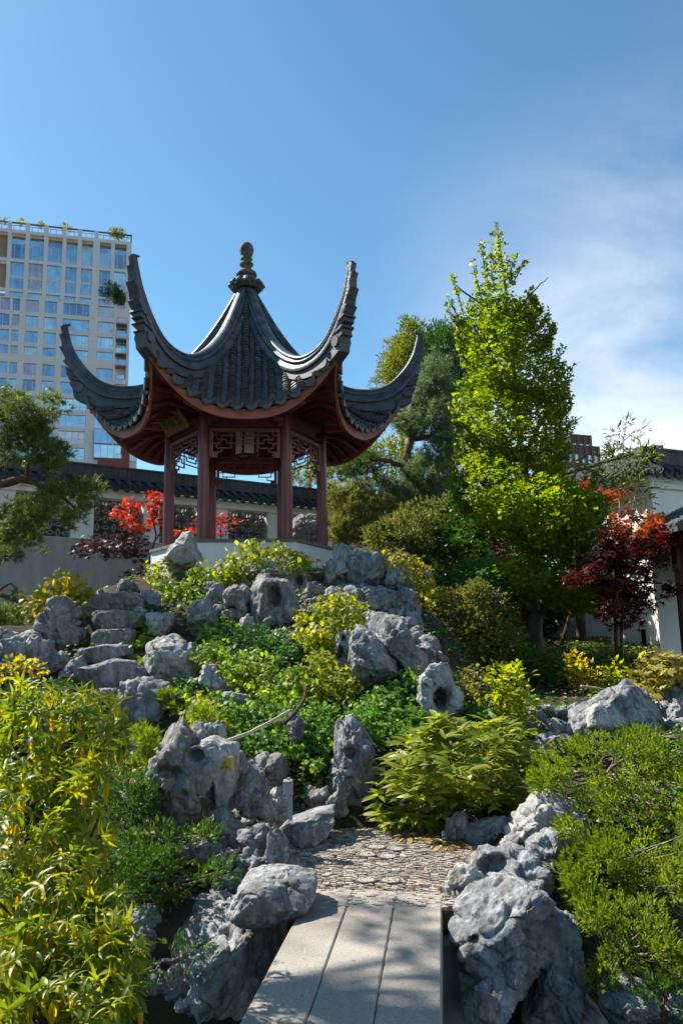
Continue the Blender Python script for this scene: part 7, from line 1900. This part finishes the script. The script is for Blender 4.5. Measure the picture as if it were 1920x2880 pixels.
# ---- fine ground cover and litter between the stones of the mound
def ground_cover(name, label, mat, n, size, seed, keep, tpl='oval'):
    rs = np.random.RandomState(seed)
    x = rs.uniform(-6.5, 8.5, n); y = rs.uniform(6.3, 19, n); z = terrain(x, y)
    p = np.stack([x, y, z], 1)
    dens = fbm(p * .8 + seed, 3)
    land = (np.abs(x - .28) < 1.25) & (y < 8.0)
    k = (dens > keep) & ~land & ~((x < -1.9) & (y > 9.5) & (y < 15.5) & (dens < .25))
    px, py = proj(p); k &= (px > -60) & (px < 1980) & ~((np.abs(x + 2.1) < 2.2) & (y > 15.9))
    p = p[k]; N = len(p); p[:, 2] += .10 * fbm(p * .9, 4) + rs.uniform(.01, .12, N)
    me = leaves_mesh(name, p, rs.normal(size=(N, 3)) * np.array([1, 1, .3]), np.array([0, -.4, 1.0]) + rs.normal(size=(N, 3)) * .4, size * rs.uniform(.6, 1.3, N), tpl, rs.uniform(0, 1, N))
    o = link(name, me, MT[mat]); tag(o, label, 'ground cover', kind='stuff')
ground_cover('ground_cover', 'low green creepers covering the soil between the rocks', 'ivy_dark', 90000, .065, 501, -.15)
ground_cover('leaf_litter', 'dry brown leaves lying on the soil between plants', 'dry_leaf', 26000, .05, 502, -.2)
# ---------------------------------------------------------------- small things
def pole(label, pts, r, mat='bamboo', name='bamboo_pole', group='bamboo poles across the beds'):
    w = [P(x, y, Y_) for x, y, Y_ in pts]; o0 = w[0].copy()
    q = np.array(w) - o0; t = np.linspace(0, 1, len(q)); tt = np.linspace(0, 1, 24); q = np.stack([np.interp(tt, t, q[:, c]) for c in range(3)], 1)
    rad = [r * (1.18 if i % 5 == 0 else 1.0) * (1 - .25 * tt[i]) for i in range(24)]
    mb = MB(); mb.tube(q, rad, 8); o = mb.build(name, MT[mat], None, True); o.location = o0
    return tag(o, label, 'pole', group)
pole('pale bamboo pole slanting over the ivy above the plaque', [(616, 2092, 7.3), (700, 2062, 7.6), (770, 2025, 7.9), (815, 1998, 8.2)], .018)
pole('dark branch crossing the ivy behind the bamboo pole', [(800, 2035, 8.2), (835, 1998, 8.4), (855, 1965, 8.6), (862, 1930, 8.8)], .02, 'bark', 'fallen_branch')
pole('bamboo pole between dwarf bamboo and bright juniper', [(1500, 2168, 7.6), (1570, 2170, 7.5), (1640, 2172, 7.4)], .012)
pole('bamboo pole lying in the yellow shrub', [(1632, 1930, 11.0), (1680, 1936, 11.0), (1712, 1942, 11.0)], .018)
pole('short bamboo stake beside the stone stair', [(438, 1722, 13.2), (452, 1695, 13.3), (466, 1662, 13.4)], .014)
# brass plaque on the smooth stone
MT['brass'] = simple('aged_brass', (0.46, 0.33, 0.07), 0.45, 0.5, 0.15, 12.0, metal=0.35)
MT['ink'] = simple('plaque_lettering', (0.03, 0.025, 0.01), 0.7)
def front_y(obj, px, py):
    """nearest surface of a rock along a pixel ray"""
    me = obj.data; n = len(me.vertices); v = np.empty(n * 3, np.float32); me.vertices.foreach_get('co', v); v = v.reshape(-1, 3) + np.array(obj.location)
    x, y = proj(v); near = (x - px) ** 2 + (y - py) ** 2
    idx = np.argsort(near)[:40]; return float(v[idx, 1].min())
pc = Z('C', [(595, 442), (682, 427), (686, 517), (600, 534)])
yf = min(front_y(plaque_rock, *Z('C', [(640, 480)])[0]), front_y(plaque_rock, *Z('C', [(605, 450)])[0]), front_y(plaque_rock, *Z('C', [(680, 520)])[0])) - .012
co = [P(x, y, yf + (.03 if i in (0, 3) else -.01)) for i, (x, y) in enumerate(pc)]
ctr = sum(co) / 4
plq = empty('brass_plaque', tuple(ctr), 0, 'small brass plaque with three lines of dark lettering', 'plaque')
nv = np.cross(co[1] - co[0], co[3] - co[0]); nv /= np.linalg.norm(nv)
if nv[1] > 0: nv = -nv
mb = MB(); f_ = [c - ctr + nv * .006 for c in co]; b_ = [c - ctr - nv * .05 for c in co]
mb.add(f_ + b_, [(0, 1, 2, 3), (7, 6, 5, 4), (0, 4, 5, 1), (1, 5, 6, 2), (2, 6, 7, 3), (3, 7, 4, 0)]); mb.build('plate', MT['brass'], plq)
mb = MB(); ex = (co[1] - co[0]); ez = (co[0] - co[3]); rs = random.Random(3)
for row, (a, b) in enumerate(((.30, .66), (.38, .60), (.24, .76))):
    x = a
    while x < b:
        w = rs.uniform(.03, .05); c0 = f_[0] + ex * x - ez * (.30 + .18 * row) + nv * .003
        if not (abs(x - (a + b) / 2) < .03):
            e1, e2 = ex * w, -ez * .10
            mb.add([c0, c0 + e1, c0 + e1 + e2, c0 + e2, c0 + e1 * .5 + nv * .001], [(0, 1, 4), (1, 2, 4), (2, 3, 4), (3, 0, 4)])
        x += w + .018
mb.build('lettering', MT['ink'], plq, fixn=False)
# grey utility box on a post
MT['boxgrey'] = simple('grey_plastic', (0.27, 0.29, 0.31), 0.5, 0.4, 0.06, 6.0)
u0 = P(*Z('C', [(1090, 700)])[0], 6.95); mpp = 6.95 / FOC * ZOOM['C'][2]
ub = empty('utility_box', (u0[0], u0[1], u0[2] - 80 * mpp), 0, 'grey electrical box on a short post behind the landing', 'box')
def ux(x0, x1, z0, z1, y0, y1): return ((x0 - 1090) * mpp, y0, (780 - z1) * mpp), ((x1 - 1090) * mpp, y1, (780 - z0) * mpp)
mb = MB(); mb.b2(*ux(1058, 1120, 596, 704, -.06, .03)); mb.build('box', MT['boxgrey'], ub, bevel=.006)
mb = MB(); mb.b2(*ux(1060, 1116, 600, 700, -.072, -.061)); mb.build('lid', MT['boxgrey'], ub, bevel=.004)
mb = MB(); mb.b2(*ux(1092, 1117, 705, 860, -.04, .01)); mb.build('post', MT['boxgrey'], ub)
mb = MB(); mb.b2(*ux(1085, 1100, 584, 595, -.03, 0)); mb.build('lug', MT['boxgrey'], ub)
for x, z_ in ((1066, 610), (1110, 610), (1066, 690), (1110, 690)):
    mb = MB(); mb.tube([((x - 1090) * mpp, -.08, (780 - z_) * mpp), ((x - 1090) * mpp, -.071, (780 - z_) * mpp)], .006, 8); mb.build('screw', MT['ink'], ub)
# fallen leaves: heap by the box, litter on the paving and flecks on the water
def litter(name, label, pts, size, mat, seed, tpl='oval', tilt=.25, kind='stuff'):
    rs = np.random.RandomState(seed); pts = np.array(pts); N = len(pts); ctr = pts.mean(0)
    me = leaves_mesh(name, pts - ctr, nrm(rs.normal(size=(N, 3)) * np.array([1, 1, .1])), nrm(np.array([0, 0, 1.0]) + rs.normal(size=(N, 3)) * tilt), size * rs.uniform(.7, 1.3, N), tpl, rs.uniform(0, 1, N))
    o = link(name, me, MT[mat]); o.location = ctr; return tag(o, label, 'leaves', kind=kind)
rs = np.random.RandomState(9)
q = poly_pts(Z('C', [(1130, 800), (1180, 765), (1330, 755), (1350, 800), (1300, 830), (1160, 815)]), 260, rs); litter('fallen_leaves', 'heap of brown fallen leaves behind the step stone', [P(x, y, hit(x, y) - .03) + np.array([0, 0, .02]) for x, y in q], .055, 'dry_leaf', 1)
q = poly_pts(Z('K', [(760, 200), (960, 170), (1320, 215), (1340, 280), (1180, 280), (1000, 230)]), 130, rs); litter('bamboo_leaf_litter', 'dry bamboo leaves scattered along the edge of the landing', [gp(x, y, .02) for x, y in q], .13, 'dry_leaf', 2, 'sasa')
q = poly_pts(Z('K', [(100, 100), (600, 130), (1400, 300), (1150, 640), (150, 560), (0, 250)]), 70, rs); litter('landing_litter', 'tiny dry leaves lying on the paving', [gp(x, y, .016) for x, y in q], .035, 'dry_leaf', 3)
for i, (x, y, lb) in enumerate(((605, 2842, 'pale leaf floating nearest the bridge'), (620, 2808, 'long pale leaf floating below the bank boulder'), (668, 2820, 'curled leaf floating against the bridge shade'), (515, 2874, 'greenish leaf floating near the lower edge'), (1262, 2842, 'yellowish leaf floating on the far side of the bridge'))):
    p_ = gp(x, y, WATER_Z + .006); me = leaves_mesh('floating_leaf', np.zeros((1, 3)), np.array([[1, .25 * (i - 2), 0.0]]), np.array([[0, 0, 1.0]]), np.array([.12]), 'lance', np.array([.9])); o = link('floating_leaf', me, MT['pave_white']); o.location = p_; tag(o, lb, 'leaf', 'leaves on the pond')
# tree standing just outside the picture on the sun side; its crown dapples bridge and bank
def shade_tree():
    rs = np.random.RandomState(31)
    tgt = np.array([0.50, 4.0, 0.0]); c = tgt + SUN_DIR * 13.0
    root = plant('overhanging_tree', 'leafy tree just outside the view whose crown dapples the bridge', 'tree', (-10.5, 9.0, 0.0), None)
    n = 28; o_ = rs.normal(size=(n, 3)); o_ /= np.linalg.norm(o_, axis=1)[:, None]
    cen = c + o_ * (rs.uniform(0, 1, (n, 1)) ** .4) * np.array([.55, 1.6, .5])
    px, py = proj(cen); cen = cen[(px < -140)]
    pos, outw, ci = clumped(rs, cen, 34, .24); N = len(pos)
    px, py = proj(pos); k_ = px < -60; pos = pos[k_]; outw = outw[k_]; N = len(pos)
    me = leaves_mesh('crown', pos, outw + rs.normal(size=(N, 3)) * .5, np.array([0, 0, .7]) + rs.normal(size=(N, 3)) * .6, .12 * rs.uniform(.7, 1.2, N), 'oval', rs.uniform(0, 1, N))
    o = link('crown', me, MT['ginkgo_leaf'], root); shift(o, root)
    mb = MB(); b = np.array(root.location); mb.tube([b + np.array([0, 0, -.4]), b + np.array([.3, 0, 2.5]), c + np.array([-.8, 0, -1]), c], [.2, .16, .1, .04], 9)
    for i in rs.choice(len(cen), min(30, len(cen)), replace=False): mb.tube([c + np.array([-.5, 0, -.6]), (c + cen[i]) / 2, cen[i]], [.04, .025, .01], 5, False)
    o = mb.build('trunk', MT['bark'], root, True); shift(o, root)
shade_tree()
print('script seconds', round(time.time() - T_START, 1), 'tris', sum(len(m_.polygons) for m_ in bpy.data.meshes))
